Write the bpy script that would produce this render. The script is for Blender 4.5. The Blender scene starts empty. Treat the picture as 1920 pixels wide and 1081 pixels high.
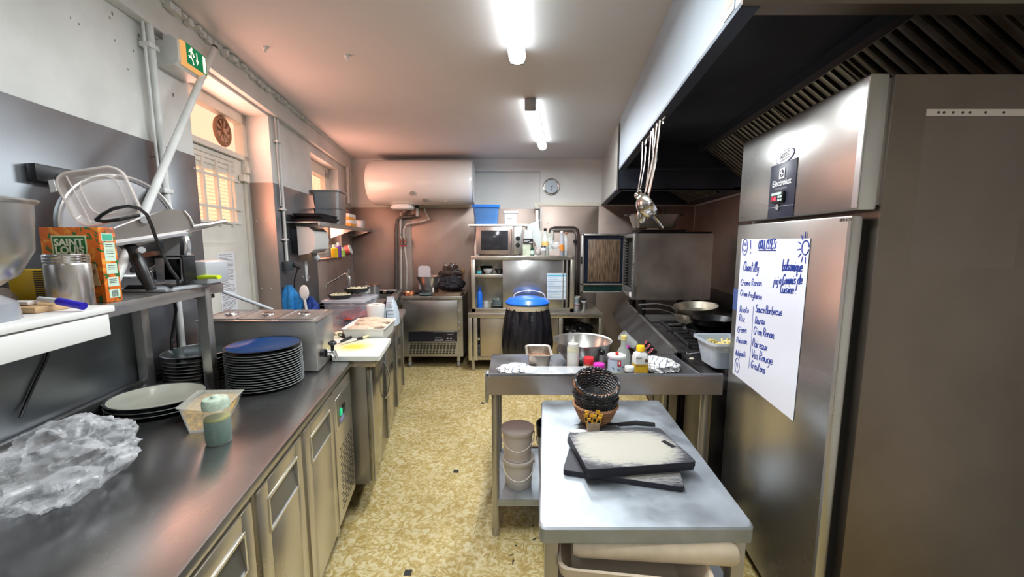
import bpy, bmesh, math, random
from mathutils import Vector, Matrix, noise
random.seed(7)
sc = bpy.context.scene
COL = sc.collection
PI = math.pi
# ---------------------------------------------------------------- camera
F, PITCH, H = 740.0, math.atan(90 / 740.0), 1.5
cd = bpy.data.cameras.new('camera'); cam = bpy.data.objects.new('camera', cd); COL.objects.link(cam)
cam.location = (0, 0, H); cam.rotation_euler = (PI / 2 - PITCH, 0, 0)
cd.sensor_fit = 'HORIZONTAL'; cd.sensor_width = 36; cd.lens = 36 * F / 1920; cd.clip_start = .02
sc.camera = cam
# ---------------------------------------------------------------- world, exposure
wd = bpy.data.worlds.new('world'); sc.world = wd; wd.use_nodes = True
wd.node_tree.nodes['Background'].inputs[0].default_value = (.75, .8, .9, 1)
wd.node_tree.nodes['Background'].inputs[1].default_value = .3
sc.view_settings.view_transform = 'Standard'; sc.view_settings.look = 'None'
sc.view_settings.gamma = 1; sc.view_settings.use_curve_mapping = False
sc.view_settings.exposure = 0.18
TUBE_E, WIN_E = 7.0, 1.7
LAMP_W, DAY_W = 37.0, 7.5
TUBE_C, WIN_C = (.93, .98, 1.0), (1.0, .50, .29)
sc.cycles.use_denoising = True
sc.cycles.max_bounces = 10; sc.cycles.diffuse_bounces = 5; sc.cycles.glossy_bounces = 5
sc.cycles.transparent_max_bounces = 24; sc.cycles.caustics_reflective = False; sc.cycles.caustics_refractive = False
sc.cycles.sample_clamp_indirect = 6
# ---------------------------------------------------------------- measuring: the photograph's pixel -> a point of the room
_c, _s = math.cos(PITCH), math.sin(PITCH)
def _ray(px, py):
    u = (px - 960) / F; v = (py - 540.5) / F
    return u, _c - v * _s, -_s - v * _c
def aZ(px, py, z):
    r = _ray(px, py); t = (z - H) / r[2]; return Vector((t * r[0], t * r[1], z))
def aY(px, py, y):
    r = _ray(px, py); t = y / r[1]; return Vector((t * r[0], y, H + t * r[2]))
def aW(px, py, x0, a):
    r = _ray(px, py); t = x0 / (r[0] - a * r[1]); return Vector((t * r[0], t * r[1], H + t * r[2]))
LA, RA = -.1615, .137                                  # the left wall leans away, the right wall too: the room widens to its far end
def LS(v): return Vector((v[0] + LA * v[1], v[1], v[2]))
def RS(v): return Vector((v[0] + RA * v[1], v[1], v[2]))
# ---------------------------------------------------------------- mesh builder
WM = {}
def wm(o): return WM.get(o.name, Matrix.Identity(4)) if o else Matrix.Identity(4)
class MB:
    def __init__(s): s.v = []; s.f = []; s.m = []; s.mi = 0; s.mark = 0
    def add(s, vs, fs):
        n = len(s.v); s.v += [Vector(a) for a in vs]
        for f in fs: s.f.append([n + i for i in f]); s.m.append(s.mi)
        return s
    def mat(s, i): s.mi = i; return s
    def begin(s): s.mark = len(s.v); return s
    def xf(s, fn):
        for i in range(s.mark, len(s.v)): s.v[i] = Vector(fn(s.v[i]))
        return s
    def tr(s, M): return s.xf(lambda v: M @ v)
    def box(s, x0, x1, y0, y1, z0, z1, b=0):
        if x0 > x1: x0, x1 = x1, x0
        if y0 > y1: y0, y1 = y1, y0
        if z0 > z1: z0, z1 = z1, z0
        if b:
            b = min(b, (x1 - x0) * .45, (y1 - y0) * .45, (z1 - z0) * .45)
            bm = bmesh.new(); bmesh.ops.create_cube(bm, size=1)
            for v in bm.verts: v.co = Vector(((x0 + x1) / 2 + v.co.x * (x1 - x0), (y0 + y1) / 2 + v.co.y * (y1 - y0), (z0 + z1) / 2 + v.co.z * (z1 - z0)))
            bmesh.ops.bevel(bm, geom=bm.edges[:], offset=b, segments=2, profile=.5, affect='EDGES', clamp_overlap=True)
            bm.verts.index_update()
            s.add([v.co.copy() for v in bm.verts], [[v.index for v in f.verts] for f in bm.faces]); bm.free(); return s
        return s.hexa([(x0, y0, z0), (x1, y0, z0), (x1, y1, z0), (x0, y1, z0)], [(x0, y0, z1), (x1, y0, z1), (x1, y1, z1), (x0, y1, z1)])
    def hexa(s, lo, hi):
        return s.add(list(lo) + list(hi), [(3, 2, 1, 0), (4, 5, 6, 7), (0, 1, 5, 4), (1, 2, 6, 5), (2, 3, 7, 6), (3, 0, 4, 7)])
    def loft(s, rings, cap=(1, 1), close=True):
        n = len(rings[0]); vs = [p for r in rings for p in r]; fs = []
        for i in range(len(rings) - 1):
            for j in range(n if close else n - 1):
                k = (j + 1) % n; fs.append((i * n + j, i * n + k, (i + 1) * n + k, (i + 1) * n + j))
        if cap[0]: fs.append(tuple(range(n - 1, -1, -1)))
        if cap[1]: fs.append(tuple((len(rings) - 1) * n + j for j in range(n)))
        return s.add(vs, fs)
    def lathe(s, prof, c=(0, 0, 0), n=32, sx=1, sy=1, cap=(0, 0)):
        return s.loft([[(c[0] + r * sx * math.cos(2 * PI * j / n), c[1] + r * sy * math.sin(2 * PI * j / n), c[2] + z) for j in range(n)] for r, z in prof], cap)
    def tube(s, pts, r, n=8, cap=(1, 1), closed=False, flat=1):
        P = [Vector(p) for p in pts]; rs = r if isinstance(r, (list, tuple)) else [r] * len(P); rings = []
        up = None
        for i, p in enumerate(P):
            if closed: t = P[(i + 1) % len(P)] - P[i - 1]
            else: t = P[min(i + 1, len(P) - 1)] - P[max(i - 1, 0)]
            if t.length < 1e-9: t = Vector((0, 0, 1))
            t.normalize()
            if up is None:
                up = Vector((0, 0, 1)) if abs(t.z) < .9 else Vector((1, 0, 0))
            a = up - t * up.dot(t)
            if a.length < 1e-4: a = t.orthogonal()
            a.normalize(); b = t.cross(a); up = a
            rings.append([p + (a * math.sin(2 * PI * j / n) * flat + b * math.cos(2 * PI * j / n)) * rs[i] for j in range(n)])
        if closed: rings.append(rings[0]); cap = (0, 0)
        return s.loft(rings, cap)
    def cyl(s, a, b, r, r2=None, n=20): return s.tube([a, b], [r, r if r2 is None else r2], n)
    def prism(s, poly, d):                                # polygon of 3D points pushed along d
        d = Vector(d); n = len(poly); P = [Vector(p) for p in poly]
        return s.add(P + [p + d for p in P], [tuple(range(n - 1, -1, -1)), tuple(range(n, 2 * n))] + [(i, (i + 1) % n, n + (i + 1) % n, n + i) for i in range(n)])
    def ball(s, c, r, n=16, sx=1, sy=1, sz=1, wob=0):
        k = n // 2; rings = []
        for i in range(k + 1):
            th = PI * i / k; th = min(max(th, .03), PI - .03); ring = []
            for j in range(n):
                ph = 2 * PI * j / n; d = Vector((math.sin(th) * math.cos(ph), math.sin(th) * math.sin(ph), -math.cos(th)))
                q = r * (1 + wob * noise.noise(d * 2.3 + Vector(c) * 9)) if wob else r
                ring.append((c[0] + d.x * q * sx, c[1] + d.y * q * sy, c[2] + d.z * q * sz))
            rings.append(ring)
        return s.loft(rings)
    def quad(s, a, b, c, d): return s.add([a, b, c, d], [(0, 1, 2, 3)])
    def build(s, name, mats, parent=None, skew=None, local=False, smooth=35, solid=0, center=True):
        if skew: s.v = [skew(v) for v in s.v]
        me = bpy.data.meshes.new(name); o = bpy.data.objects.new(name, me); COL.objects.link(o)
        if parent is not None:
            if not local:
                I = wm(parent).inverted(); s.v = [I @ v for v in s.v]
            o.parent = parent; WM[o.name] = wm(parent)
        elif center and s.v:
            xs = [v.x for v in s.v]; ys = [v.y for v in s.v]; z0 = min(v.z for v in s.v)
            c = Vector(((min(xs) + max(xs)) / 2, (min(ys) + max(ys)) / 2, z0)); s.v = [v - c for v in s.v]
            o.location = c; WM[o.name] = Matrix.Translation(c)
        me.from_pydata([tuple(v) for v in s.v], [], s.f)
        for m in (mats if isinstance(mats, (list, tuple)) else [mats]): me.materials.append(m)
        me.polygons.foreach_set('material_index', s.m)
        bm = bmesh.new(); bm.from_mesh(me); bmesh.ops.recalc_face_normals(bm, faces=bm.faces[:]); bm.to_mesh(me); bm.free()
        me.polygons.foreach_set('use_smooth', [True] * len(me.polygons))
        try: me.set_sharp_from_angle(angle=math.radians(smooth))
        except Exception: pass
        if solid:
            md = o.modifiers.new('solid', 'SOLIDIFY'); md.thickness = solid; md.offset = 0
        return o
def thing(name, label, cat, loc, rz=0, group=None):
    o = bpy.data.objects.new(name, None); COL.objects.link(o); o.empty_display_size = .05
    o.location = loc; o.rotation_euler = (0, 0, rz); o['label'] = label; o['category'] = cat
    if group: o['group'] = group
    WM[o.name] = Matrix.Translation(Vector(loc)) @ Matrix.Rotation(rz, 4, 'Z'); return o
def tag(o, label, cat, group=None, kind=None):
    o['label'] = label; o['category'] = cat
    if group: o['group'] = group
    if kind: o['kind'] = kind
    return o
def struct(o): o['kind'] = 'structure'; return o
def dup(root, loc, rz=None, label=None, group=None, rot=None):
    r = root.copy(); COL.objects.link(r); r.location = loc
    if rz is not None: r.rotation_euler = (0, 0, rz)
    if rot is not None: r.rotation_euler = rot
    if label: r['label'] = label
    if group: r['group'] = group
    for ch in list(root.children):
        c = ch.copy(); COL.objects.link(c); c.parent = r
        for g in list(ch.children):
            d = g.copy(); COL.objects.link(d); d.parent = c
    return r
def text(s, size, M, name, m, parent, ext=.0004, bold=0, font_shear=0, align='CENTER', spacing=1.0, sx=1.0):
    c = bpy.data.curves.new('t', 'FONT'); c.body = s; c.size = size; c.extrude = ext; c.offset = bold; c.shear = font_shear
    c.align_x = align; c.space_character = spacing; c.resolution_u = 3
    t = bpy.data.objects.new('t', c); me = bpy.data.meshes.new_from_object(t)
    mb = MB(); mb.add([M @ Vector((v.co.x * sx, v.co.y, v.co.z)) for v in me.vertices], [list(p.vertices) for p in me.polygons])
    bpy.data.objects.remove(t); bpy.data.curves.remove(c); bpy.data.meshes.remove(me)
    return mb.build(name, m, parent)
def frame_M(o, ux, uy):                                 # basis: local x -> ux, local y -> uy, local z -> normal
    ux = Vector(ux).normalized(); uy = Vector(uy); uy = (uy - ux * uy.dot(ux)).normalized(); n = ux.cross(uy)
    return Matrix(((ux.x, uy.x, n.x, o[0]), (ux.y, uy.y, n.y, o[1]), (ux.z, uy.z, n.z, o[2]), (0, 0, 0, 1)))
def arc(c, r, a0, a1, n, ax='xz'):
    out = []
    for i in range(n + 1):
        a = a0 + (a1 - a0) * i / n; u, v = r * math.cos(a), r * math.sin(a)
        out.append((c[0] + u, c[1], c[2] + v) if ax == 'xz' else (c[0] + u, c[1] + v, c[2]) if ax == 'xy' else (c[0], c[1] + u, c[2] + v))
    return out
def rrect(cx, cy, w, d, z, r, n=4):                      # rounded rectangle ring
    out = []; w /= 2; d /= 2; r = min(r, w * .99, d * .99)
    for qx, qy, a0 in ((1, 1, 0), (-1, 1, PI / 2), (-1, -1, PI), (1, -1, 1.5 * PI)):
        for i in range(n + 1):
            a = a0 + PI / 2 * i / n; out.append((cx + qx * (w - r) + r * math.cos(a), cy + qy * (d - r) + r * math.sin(a), z))
    return out
# ---------------------------------------------------------------- materials
def newmat(n):
    m = bpy.data.materials.new(n); m.use_nodes = True; nt = m.node_tree; return m, nt, nt.nodes['Principled BSDF']
def N(nt, t, **k):
    n = nt.nodes.new(t)
    for a, b in k.items():
        if a.startswith('i_'): n.inputs[a[2:].replace('_', ' ')].default_value = b
        else: setattr(n, a, b)
    return n
def ramp(nt, stops):
    r = nt.nodes.new('ShaderNodeValToRGB'); e = r.color_ramp.elements
    while len(e) < len(stops): e.new(.5)
    for i, (p, c) in enumerate(stops): e[i].position = p; e[i].color = (*c, 1) if len(c) == 3 else c
    return r
def pm(n, col, rough=.5, metal=0, var=0, vs=8, bump=0, bs=40, trans=0, ior=1.45, coat=0, sss=0, alpha=1, spec=.5, emit=None, es=0):
    m, nt, b = newmat(n); b.inputs['Base Color'].default_value = (*col, 1); b.inputs['Roughness'].default_value = rough
    b.inputs['Metallic'].default_value = metal; b.inputs['Transmission Weight'].default_value = trans; b.inputs['IOR'].default_value = ior
    b.inputs['Coat Weight'].default_value = coat; b.inputs['Specular IOR Level'].default_value = spec; b.inputs['Alpha'].default_value = alpha
    if sss: b.inputs['Subsurface Weight'].default_value = sss; b.inputs['Subsurface Scale'].default_value = .01
    if emit: b.inputs['Emission Color'].default_value = (*emit, 1); b.inputs['Emission Strength'].default_value = es
    tc = N(nt, 'ShaderNodeTexCoord')
    if var:
        nz = N(nt, 'ShaderNodeTexNoise'); nz.inputs['Scale'].default_value = vs; nz.inputs['Detail'].default_value = 5
        nt.links.new(tc.outputs['Object'], nz.inputs['Vector'])
        r = ramp(nt, [(.3, tuple(max(0, c * (1 - var)) for c in col)), (.7, tuple(min(1, c * (1 + var * .5)) for c in col))])
        nt.links.new(nz.outputs[0], r.inputs[0]); nt.links.new(r.outputs[0], b.inputs['Base Color'])
    if bump:
        nz = N(nt, 'ShaderNodeTexNoise'); nz.inputs['Scale'].default_value = bs; nz.inputs['Detail'].default_value = 4
        nt.links.new(tc.outputs['Object'], nz.inputs['Vector'])
        bp = N(nt, 'ShaderNodeBump'); bp.inputs['Strength'].default_value = bump; bp.inputs['Distance'].default_value = .01
        nt.links.new(nz.outputs[0], bp.inputs['Height']); nt.links.new(bp.outputs[0], b.inputs['Normal'])
    return m
def steel(n, col=(.62, .62, .62), r0=.22, r1=.4, brush=(1, 1, 30), wear=.25, ws=3, metal=.86, bump=0, scratch=0):
    m, nt, b = newmat(n); L = nt.links.new; b.inputs['Metallic'].default_value = metal
    tc = N(nt, 'ShaderNodeTexCoord'); mp = N(nt, 'ShaderNodeMapping'); mp.inputs['Scale'].default_value = brush
    L(tc.outputs['Object'], mp.inputs[0])
    nb = N(nt, 'ShaderNodeTexNoise'); nb.inputs['Scale'].default_value = 7; nb.inputs['Detail'].default_value = 2; L(mp.outputs[0], nb.inputs['Vector'])
    nw = N(nt, 'ShaderNodeTexNoise'); nw.inputs['Scale'].default_value = ws; nw.inputs['Detail'].default_value = 4; nw.inputs['Roughness'].default_value = .5; L(tc.outputs['Object'], nw.inputs['Vector'])
    r = ramp(nt, [(.3, tuple(c * (1 - wear) for c in col)), (.7, col)]); L(nw.outputs[0], r.inputs[0])
    mx = N(nt, 'ShaderNodeMix', data_type='RGBA', blend_type='MULTIPLY'); mx.inputs[0].default_value = .03
    L(r.outputs[0], mx.inputs[6]); L(nb.outputs[0], mx.inputs[7]); out = mx.outputs[2]
    L(out, b.inputs['Base Color'])
    ad = N(nt, 'ShaderNodeMath', operation='MULTIPLY_ADD'); L(nb.outputs[0], ad.inputs[0]); ad.inputs[1].default_value = .06; L(nw.outputs[0], ad.inputs[2])
    mr = N(nt, 'ShaderNodeMapRange'); mr.inputs[1].default_value = .35; mr.inputs[2].default_value = .7; mr.inputs[3].default_value = r0 + .03; mr.inputs[4].default_value = r1
    L(ad.outputs[0], mr.inputs[0])
    if scratch:
        vs = N(nt, 'ShaderNodeTexNoise'); vs.inputs['Scale'].default_value = 6; vs.inputs['Detail'].default_value = 4; vs.inputs['Distortion'].default_value = 2; vs.inputs['Roughness'].default_value = .6
        L(tc.outputs['Object'], vs.inputs['Vector']); m2 = N(nt, 'ShaderNodeMath', operation='MULTIPLY'); m2.inputs[1].default_value = scratch
        L(vs.outputs[0], m2.inputs[0]); a2 = N(nt, 'ShaderNodeMath', operation='ADD'); L(mr.outputs[0], a2.inputs[0]); L(m2.outputs[0], a2.inputs[1]); L(a2.outputs[0], b.inputs['Roughness'])
    else: L(mr.outputs[0], b.inputs['Roughness'])
    return m
def film(n, col, a, rough=.15, var=0, vs=30):            # thin clear plastic: transparent mixed with a glossy skin
    m, nt, b = newmat(n); L = nt.links.new; b.inputs['Base Color'].default_value = (*col, 1); b.inputs['Roughness'].default_value = rough
    t = N(nt, 'ShaderNodeBsdfTransparent'); mx = N(nt, 'ShaderNodeMixShader'); mx.inputs[0].default_value = a
    L(t.outputs[0], mx.inputs[1]); L(b.outputs[0], mx.inputs[2]); L(mx.outputs[0], nt.nodes['Material Output'].inputs[0])
    if var:
        tc = N(nt, 'ShaderNodeTexCoord'); nz = N(nt, 'ShaderNodeTexNoise'); nz.inputs['Scale'].default_value = vs; nz.inputs['Detail'].default_value = 6; nz.inputs['Distortion'].default_value = 1.5
        L(tc.outputs['Object'], nz.inputs['Vector'])
        mr = N(nt, 'ShaderNodeMapRange'); mr.inputs[1].default_value = .35; mr.inputs[2].default_value = .65; mr.inputs[3].default_value = max(.03, a - var); mr.inputs[4].default_value = min(1, a + var)
        L(nz.outputs[0], mr.inputs[0]); L(mr.outputs[0], mx.inputs[0])
    return m
STEEL = steel('steel', (.60, .59, .57), .2, .38, (1, 1, 14))
STEELV = steel('steel_vertical_grain', (.56, .54, .51), .25, .42, (20, 20, 1))
TOP = steel('steel_worktop', (.52, .52, .52), .17, .30, (14, 1, 1), .12, 3, metal=.95)
TOPL = steel('steel_pale_table', (.50, .55, .60), .34, .52, (6, 6, 1), .35, 9, scratch=.15)
PANEL = steel('steel_wall_panel', (.33, .355, .385), .30, .44, (1, 1, 12), .3, 2.2)
PANELB = steel('steel_warm_wall_panel', (.54, .44, .39), .46, .6, (1, 1, 12), .28, 2.4)
CAB = steel('steel_cabinet_front', (.66, .62, .54), .22, .34, (1, 1, 18), .18, 2.5)
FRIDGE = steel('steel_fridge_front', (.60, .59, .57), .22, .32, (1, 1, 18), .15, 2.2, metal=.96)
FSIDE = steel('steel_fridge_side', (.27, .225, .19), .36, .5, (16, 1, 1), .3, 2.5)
HOODF = steel('steel_hood_front', (.36, .41, .46), .5, .62, (1, 20, 1), .16, 1.8, metal=.45)
HOODI = steel('shade_toned_steel', (.10, .115, .155), .4, .6, (1, 6, 1), .3, 3)  # hood interior: shade and dark reflections put into the steel's base colour
FILT = steel('filter_steel', (.42, .39, .33), .3, .5, (1, 1, 6), .35, 8)
DSTEEL = steel('dark_steel', (.11, .105, .105), .28, .5, (6, 6, 1), .4, 5)
OVEN = steel('oven_steel', (.43, .39, .36), .32, .48, (6, 1, 6), .3, 4)
CHROME = pm('chrome', (.75, .75, .76), .12, 1)
BRIGHT = pm('bright_trim_steel', (.8, .8, .8), .28, 1)
BLACK = pm('black_plastic', (.015, .015, .017), .35)
BLACKM = pm('black_matt', (.02, .02, .022), .6, bump=.2)
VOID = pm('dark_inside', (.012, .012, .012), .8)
WHITE = pm('white_plastic', (.82, .82, .80), .35)
WHITEM = pm('white_enamel', (.80, .80, .79), .28, coat=.2)
PAINT = pm('white_wall_paint', (.80, .81, .80), .6, var=.06, vs=2.5, bump=.12, bs=60)
PAINTL = pm('worn_white_paint', (.76, .77, .75), .55, var=.12, vs=5, bump=.25, bs=30)
CEIL = pm('ceiling_paint', (.72, .71, .72), .7, var=.05, vs=1.5)
DOORP = pm('cream_door_paint', (.78, .77, .70), .4, var=.08, vs=6)
CREAM = pm('cream_ledge', (.78, .75, .66), .5, var=.08, vs=10)
PIPEW = pm('white_painted_pipe', (.74, .76, .75), .4, var=.1, vs=12)
PAPER = pm('paper', (.86, .87, .90), .6)
INK = pm('blue_ink', (.03, .06, .34), .5)
INKD = pm('dark_ink', (.04, .04, .06), .6)
BLUE = pm('blue_plastic', (.02, .17, .75), .3, coat=.3)
REDP = pm('red_plastic', (.6, .02, .03), .35)
PINKP = pm('magenta_plastic', (.6, .03, .42), .35)
YELP = pm('yellow_plastic', (.95, .6, .02), .35)
WOOD = pm('pale_wood', (.55, .36, .19), .5, var=.3, vs=15)
GLASS = film('clear_glass', (.8, .85, .85), .22, .05)
CLEAR = film('clear_plastic', (.85, .87, .9), .3, .12)
CLEARB = film('milky_plastic', (.82, .85, .88), .55, .25)
BLUECL = film('blue_clear_plastic', (.10, .26, .60), .6, .2)
RUBBER = pm('rubber', (.03, .03, .03), .7)
GREYP = pm('grey_plastic', (.36, .38, .40), .4)
PLATE = pm('dark_glazed_plate', (.035, .04, .045), .25, coat=.4)
PLATEE = pm('plate_edge', (.17, .18, .18), .4)
PLATEB = pm('blue_glazed_plate', (.015, .06, .20), .15, coat=.6)
# the floor: mottled ochre vinyl tiles
def floor_mat():
    m, nt, b = newmat('ochre_vinyl_floor'); L = nt.links.new; tc = N(nt, 'ShaderNodeTexCoord')
    n1 = N(nt, 'ShaderNodeTexNoise'); n1.inputs['Scale'].default_value = 26; n1.inputs['Detail'].default_value = 6; n1.inputs['Distortion'].default_value = 1.6; n1.inputs['Roughness'].default_value = .6
    n2 = N(nt, 'ShaderNodeTexNoise'); n2.inputs['Scale'].default_value = 2.2; n2.inputs['Detail'].default_value = 4
    for n_ in (n1, n2): L(tc.outputs['Object'], n_.inputs['Vector'])
    r = ramp(nt, [(.36, (.46, .32, .10)), (.5, (.60, .46, .19)), (.54, (.70, .58, .31)), (.68, (.78, .68, .43))]); L(n1.outputs[0], r.inputs[0])
    r2 = ramp(nt, [(.35, (.78, .76, .70)), (.6, (1, 1, 1))]); L(n2.outputs[0], r2.inputs[0])
    mx = N(nt, 'ShaderNodeMix', data_type='RGBA', blend_type='MULTIPLY'); mx.inputs[0].default_value = .8; L(r.outputs[0], mx.inputs[6]); L(r2.outputs[0], mx.inputs[7])
    mp = N(nt, 'ShaderNodeMapping'); mp.inputs['Rotation'].default_value = (0, 0, math.radians(6)); L(tc.outputs['Object'], mp.inputs[0])
    br = N(nt, 'ShaderNodeTexBrick'); br.offset = 0; br.inputs['Scale'].default_value = 1; br.inputs['Brick Width'].default_value = .13; br.inputs['Row Height'].default_value = .13; br.inputs['Mortar Size'].default_value = .0012; br.inputs['Mortar Smooth'].default_value = .3
    L(mp.outputs[0], br.inputs['Vector'])
    n3 = N(nt, 'ShaderNodeTexNoise'); n3.inputs['Scale'].default_value = 3.5; L(tc.outputs['Object'], n3.inputs['Vector'])
    r3 = ramp(nt, [(.42, (0, 0, 0)), (.58, (1, 1, 1))]); L(n3.outputs[0], r3.inputs[0])
    mu = N(nt, 'ShaderNodeMath', operation='MULTIPLY'); L(br.outputs['Fac'], mu.inputs[0]); L(r3.outputs[0], mu.inputs[1])
    m2 = N(nt, 'ShaderNodeMix', data_type='RGBA'); L(mu.outputs[0], m2.inputs[0]); L(mx.outputs[2], m2.inputs[6]); m2.inputs[7].default_value = (.25, .16, .05, 1)
    L(m2.outputs[2], b.inputs['Base Color']); b.inputs['Roughness'].default_value = .38
    return m
FLOOR = floor_mat()
def emis(n, col, e, slats=0):
    m, nt, b = newmat(n); L = nt.links.new; em = N(nt, 'ShaderNodeEmission'); em.inputs[0].default_value = (*col, 1); em.inputs[1].default_value = e
    if slats:
        tc = N(nt, 'ShaderNodeTexCoord'); wv = N(nt, 'ShaderNodeTexWave', bands_direction='Z'); wv.inputs['Scale'].default_value = slats; L(tc.outputs['Object'], wv.inputs[0])
        r = ramp(nt, [(.0, tuple(c * .72 for c in col)), (.4, col)]); L(wv.outputs[0], r.inputs[0]); L(r.outputs[0], em.inputs[0])
    L(em.outputs[0], nt.nodes['Material Output'].inputs[0]); return m
TUBE = emis('lit_tube', TUBE_C, TUBE_E); WIN = emis('sunlit_orange_blind', WIN_C, WIN_E, 14); WINP = emis('sunlit_orange_glass', (1, .50, .32), WIN_E * .9)

def area(name, loc, rot, sx, sy, w, col):
    l = bpy.data.lights.new(name, 'AREA'); l.shape = 'RECTANGLE'; l.size = sx; l.size_y = sy; l.energy = w; l.color = col
    o = bpy.data.objects.new(name, l); COL.objects.link(o); o.location = loc; o.rotation_euler = rot; return o
# the light of the two tubes, an added fill tube behind the camera and the orange daylight of the door, its transom and the window
for x_, y_, ln, k_ in ((-.02, 1.5, 1.4, 1), (.23, 3.65, 1.2, 1), (-.45, -1.2, 1.3, .6)): area('tube_and_fill_light', (x_, y_, 2.42), (0, 0, 0), .12, ln, LAMP_W * k_, TUBE_C)
DAYC = (1, .46, .33)
for y_, z_, sy, sz_, x0_, k_ in ((2.42, 1.77, .5, .30, -1.39, .5), (2.42, 2.19, .7, .20, -1.39, .5), (4.08, 1.82, .5, .66, -1.325, 1.3)):
    p_ = LS((x0_, y_, z_)); area('daylight_' + ('door' if y_ < 3 else 'window'), p_, (0, -PI / 2, math.atan(-LA)), sz_, sy, DAY_W * k_, DAYC)
# ================================================================ THE ROOM
XL, XR, YB, YF, ZC = -1.239, 1.644, 5.15, -2.6, 2.52
mb = MB(); mb.box(-3, 3.2, YF - .1, YB + .2, -.1, 0).mat(1)
for px, py in ((855, 883), (765, 1073), (905, 755), (1187, 1000)):
    p = aZ(px, py, 0); mb.box(p.x - .017, p.x + .017, p.y - .017, p.y + .017, 0, .0006)
for px, py, l_, a_ in ((964, 900, .05, 1.2), (1002, 1010, .04, .4), (962, 1052, .045, 1.4), (958, 1040, .03, .2), (1000, 985, .03, 1.0), (905, 865, .02, .6), (968, 1022, .02, 2.2)):
    p = aZ(px, py, 0); d_ = Vector((math.cos(a_), math.sin(a_), 0)); e2 = Vector((-d_.y, d_.x, 0)); mb.prism([p - d_ * l_ / 2, p + e2 * .004, p + d_ * l_ / 2 + e2 * .004, p + d_ * l_ * .1 - e2 * .005], (0, 0, .0004))
struct(mb.build('floor', [FLOOR, pm('dark_tile_insert', (.03, .03, .03), .5)], center=False))
struct(MB().box(-3, 3.2, YF - .1, YB + .2, ZC, ZC + .1).build('ceiling', CEIL, center=False))
# left wall: solid pieces around the door recess and the window recess
DY0, DY1, WY0, WY1, RX = 2.004, 2.881, 3.724, 4.62, -1.42
mb = MB()
mb.box(XL, XL - .45, YF, DY0, 0, ZC); mb.box(XL, XL - .45, DY1, WY0, 0, ZC); mb.box(XL, XL - .45, WY1, YB + .2, 0, ZC)
mb.box(XL, XL - .45, DY0, DY1, 2.36, ZC); mb.box(XL, XL - .45, WY0, WY1, 2.30, ZC); mb.box(XL, XL - .45, WY0, WY1, 0, 1.31)
mb.mat(1)
for px, py, r_ in ((210, 25, .010), (206, 34, .007), (260, 66, .012), (262, 80, .009), (259, 74, .006), (215, 76, .006), (325, 178, .011), (148, 45, .005), (240, 130, .005), (290, 160, .005), (250, 95, .006), (132, 34, .004)):
    q_ = aW(px, py, XL, LA); n_ = 7; mb.prism([(XL, q_.y + r_ * .6 * math.cos(2 * PI * k / n_) * random.uniform(.5, 1.2), q_.z + r_ * math.sin(2 * PI * k / n_) * random.uniform(.5, 1.2)) for k in range(n_)], (.0006, 0, 0))
struct(mb.build('wall_left', [PAINTL, pm('bare_plaster', (.22, .20, .17), .8)], skew=LS, center=False))
# back wall with the full-height niche
NX0, NX1 = -.487, .359
mb = MB(); mb.box(-3, NX0, YB, YB + .2, 0, ZC); mb.box(NX1, 3.2, YB, YB + .2, 0, ZC); mb.box(NX0, NX1, YB, YB + .2, 2.376, ZC); mb.box(NX0, NX1, YB + .1, YB + .2, 0, 2.376)
struct(mb.build('wall_back', PAINT, center=False))
struct(MB().box(XR, XR + .2, YF, YB, 0, ZC).build('wall_right', PAINT, skew=RS, center=False))
struct(MB().box(-3, 3.2, YF - .1, YF, 0, ZC).build('wall_front', pm('dim_room_wall', (.13, .10, .08), .7), center=False))  # unseen wall; its dark brown stands in for the dim room behind
# beam under the ceiling along the left wall, ledge above the back panels
mb = MB(); mb.box(XL, XL + .045, YF, YB, 2.375, ZC, .004).box(XL, XL + .058, YF, YB, 2.50, ZC)
for k in range(70):                                      # flaking paint along the top edge
    y = .9 + 2.6 * (k / 70) ** 1.2 + random.uniform(-.02, .02); mb.box(XL + .05, XL + .062 + random.uniform(0, .02), y, y + random.uniform(.01, .04), 2.492 + random.uniform(-.012, .01), 2.512)
struct(mb.build('trim_1', PAINTL, skew=LS, center=False))
mb = MB(); mb.box(-2.2, NX0, YB - .022, YB, 1.915, 1.955, .006).box(NX1 - .03, 2.4, YB - .022, YB, 1.935, 1.99, .006).box(NX1 - .07, NX1, YB - .015, YB + .02, 1.90, 1.975, .004)
struct(mb.build('trim_2', CREAM, center=False))
# stainless wall cladding
def cladding(name, label, bits, m, skew, loc, bolts=()):
    mb = MB()
    for b in bits: mb.box(*b, .0015)
    mb.mat(1)
    for (p, q) in bolts: mb.cyl(p, q, .005, n=8)
    return tag(mb.build(name, [m, CHROME], skew=skew), label, 'wall panel')
g = 'stainless wall cladding sheets'
for y0, y1, lb in ((-1.0, .55, 'grey stainless wall sheet nearest the photographer behind the steel worktop'), (.554, 1.74, 'grey stainless wall sheet behind the meat slicer and knife bar'), (1.744, DY0 - .002, 'narrow grey stainless wall sheet between white pipes and cream door')):
    cladding('wall_panel', lb, [(XL, XL + .006, y0, y1, .9, 1.911)], PANEL, LS, 0, [((XL + .004, y1 - .02, z), (XL + .009, y1 - .02, z)) for z in (1.05, 1.4, 1.85)])
cladding('wall_panel', 'steel sheet lining the door reveal, glowing pink at the top', [(XL - .175, XL + .004, DY1 - .006, DY1, .55, 1.908)], PANELB, LS, 0, [((XL - x, DY1 - .01, z), (XL - x, DY1 - .004, z)) for x in (.06, .13) for z in (1.15, 1.64)])
cladding('wall_panel', 'stainless sheet on the left wall behind the paper towel dispenser', [(XL, XL + .006, DY1, WY0, .55, 1.908)], PANEL, LS, 0)
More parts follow.
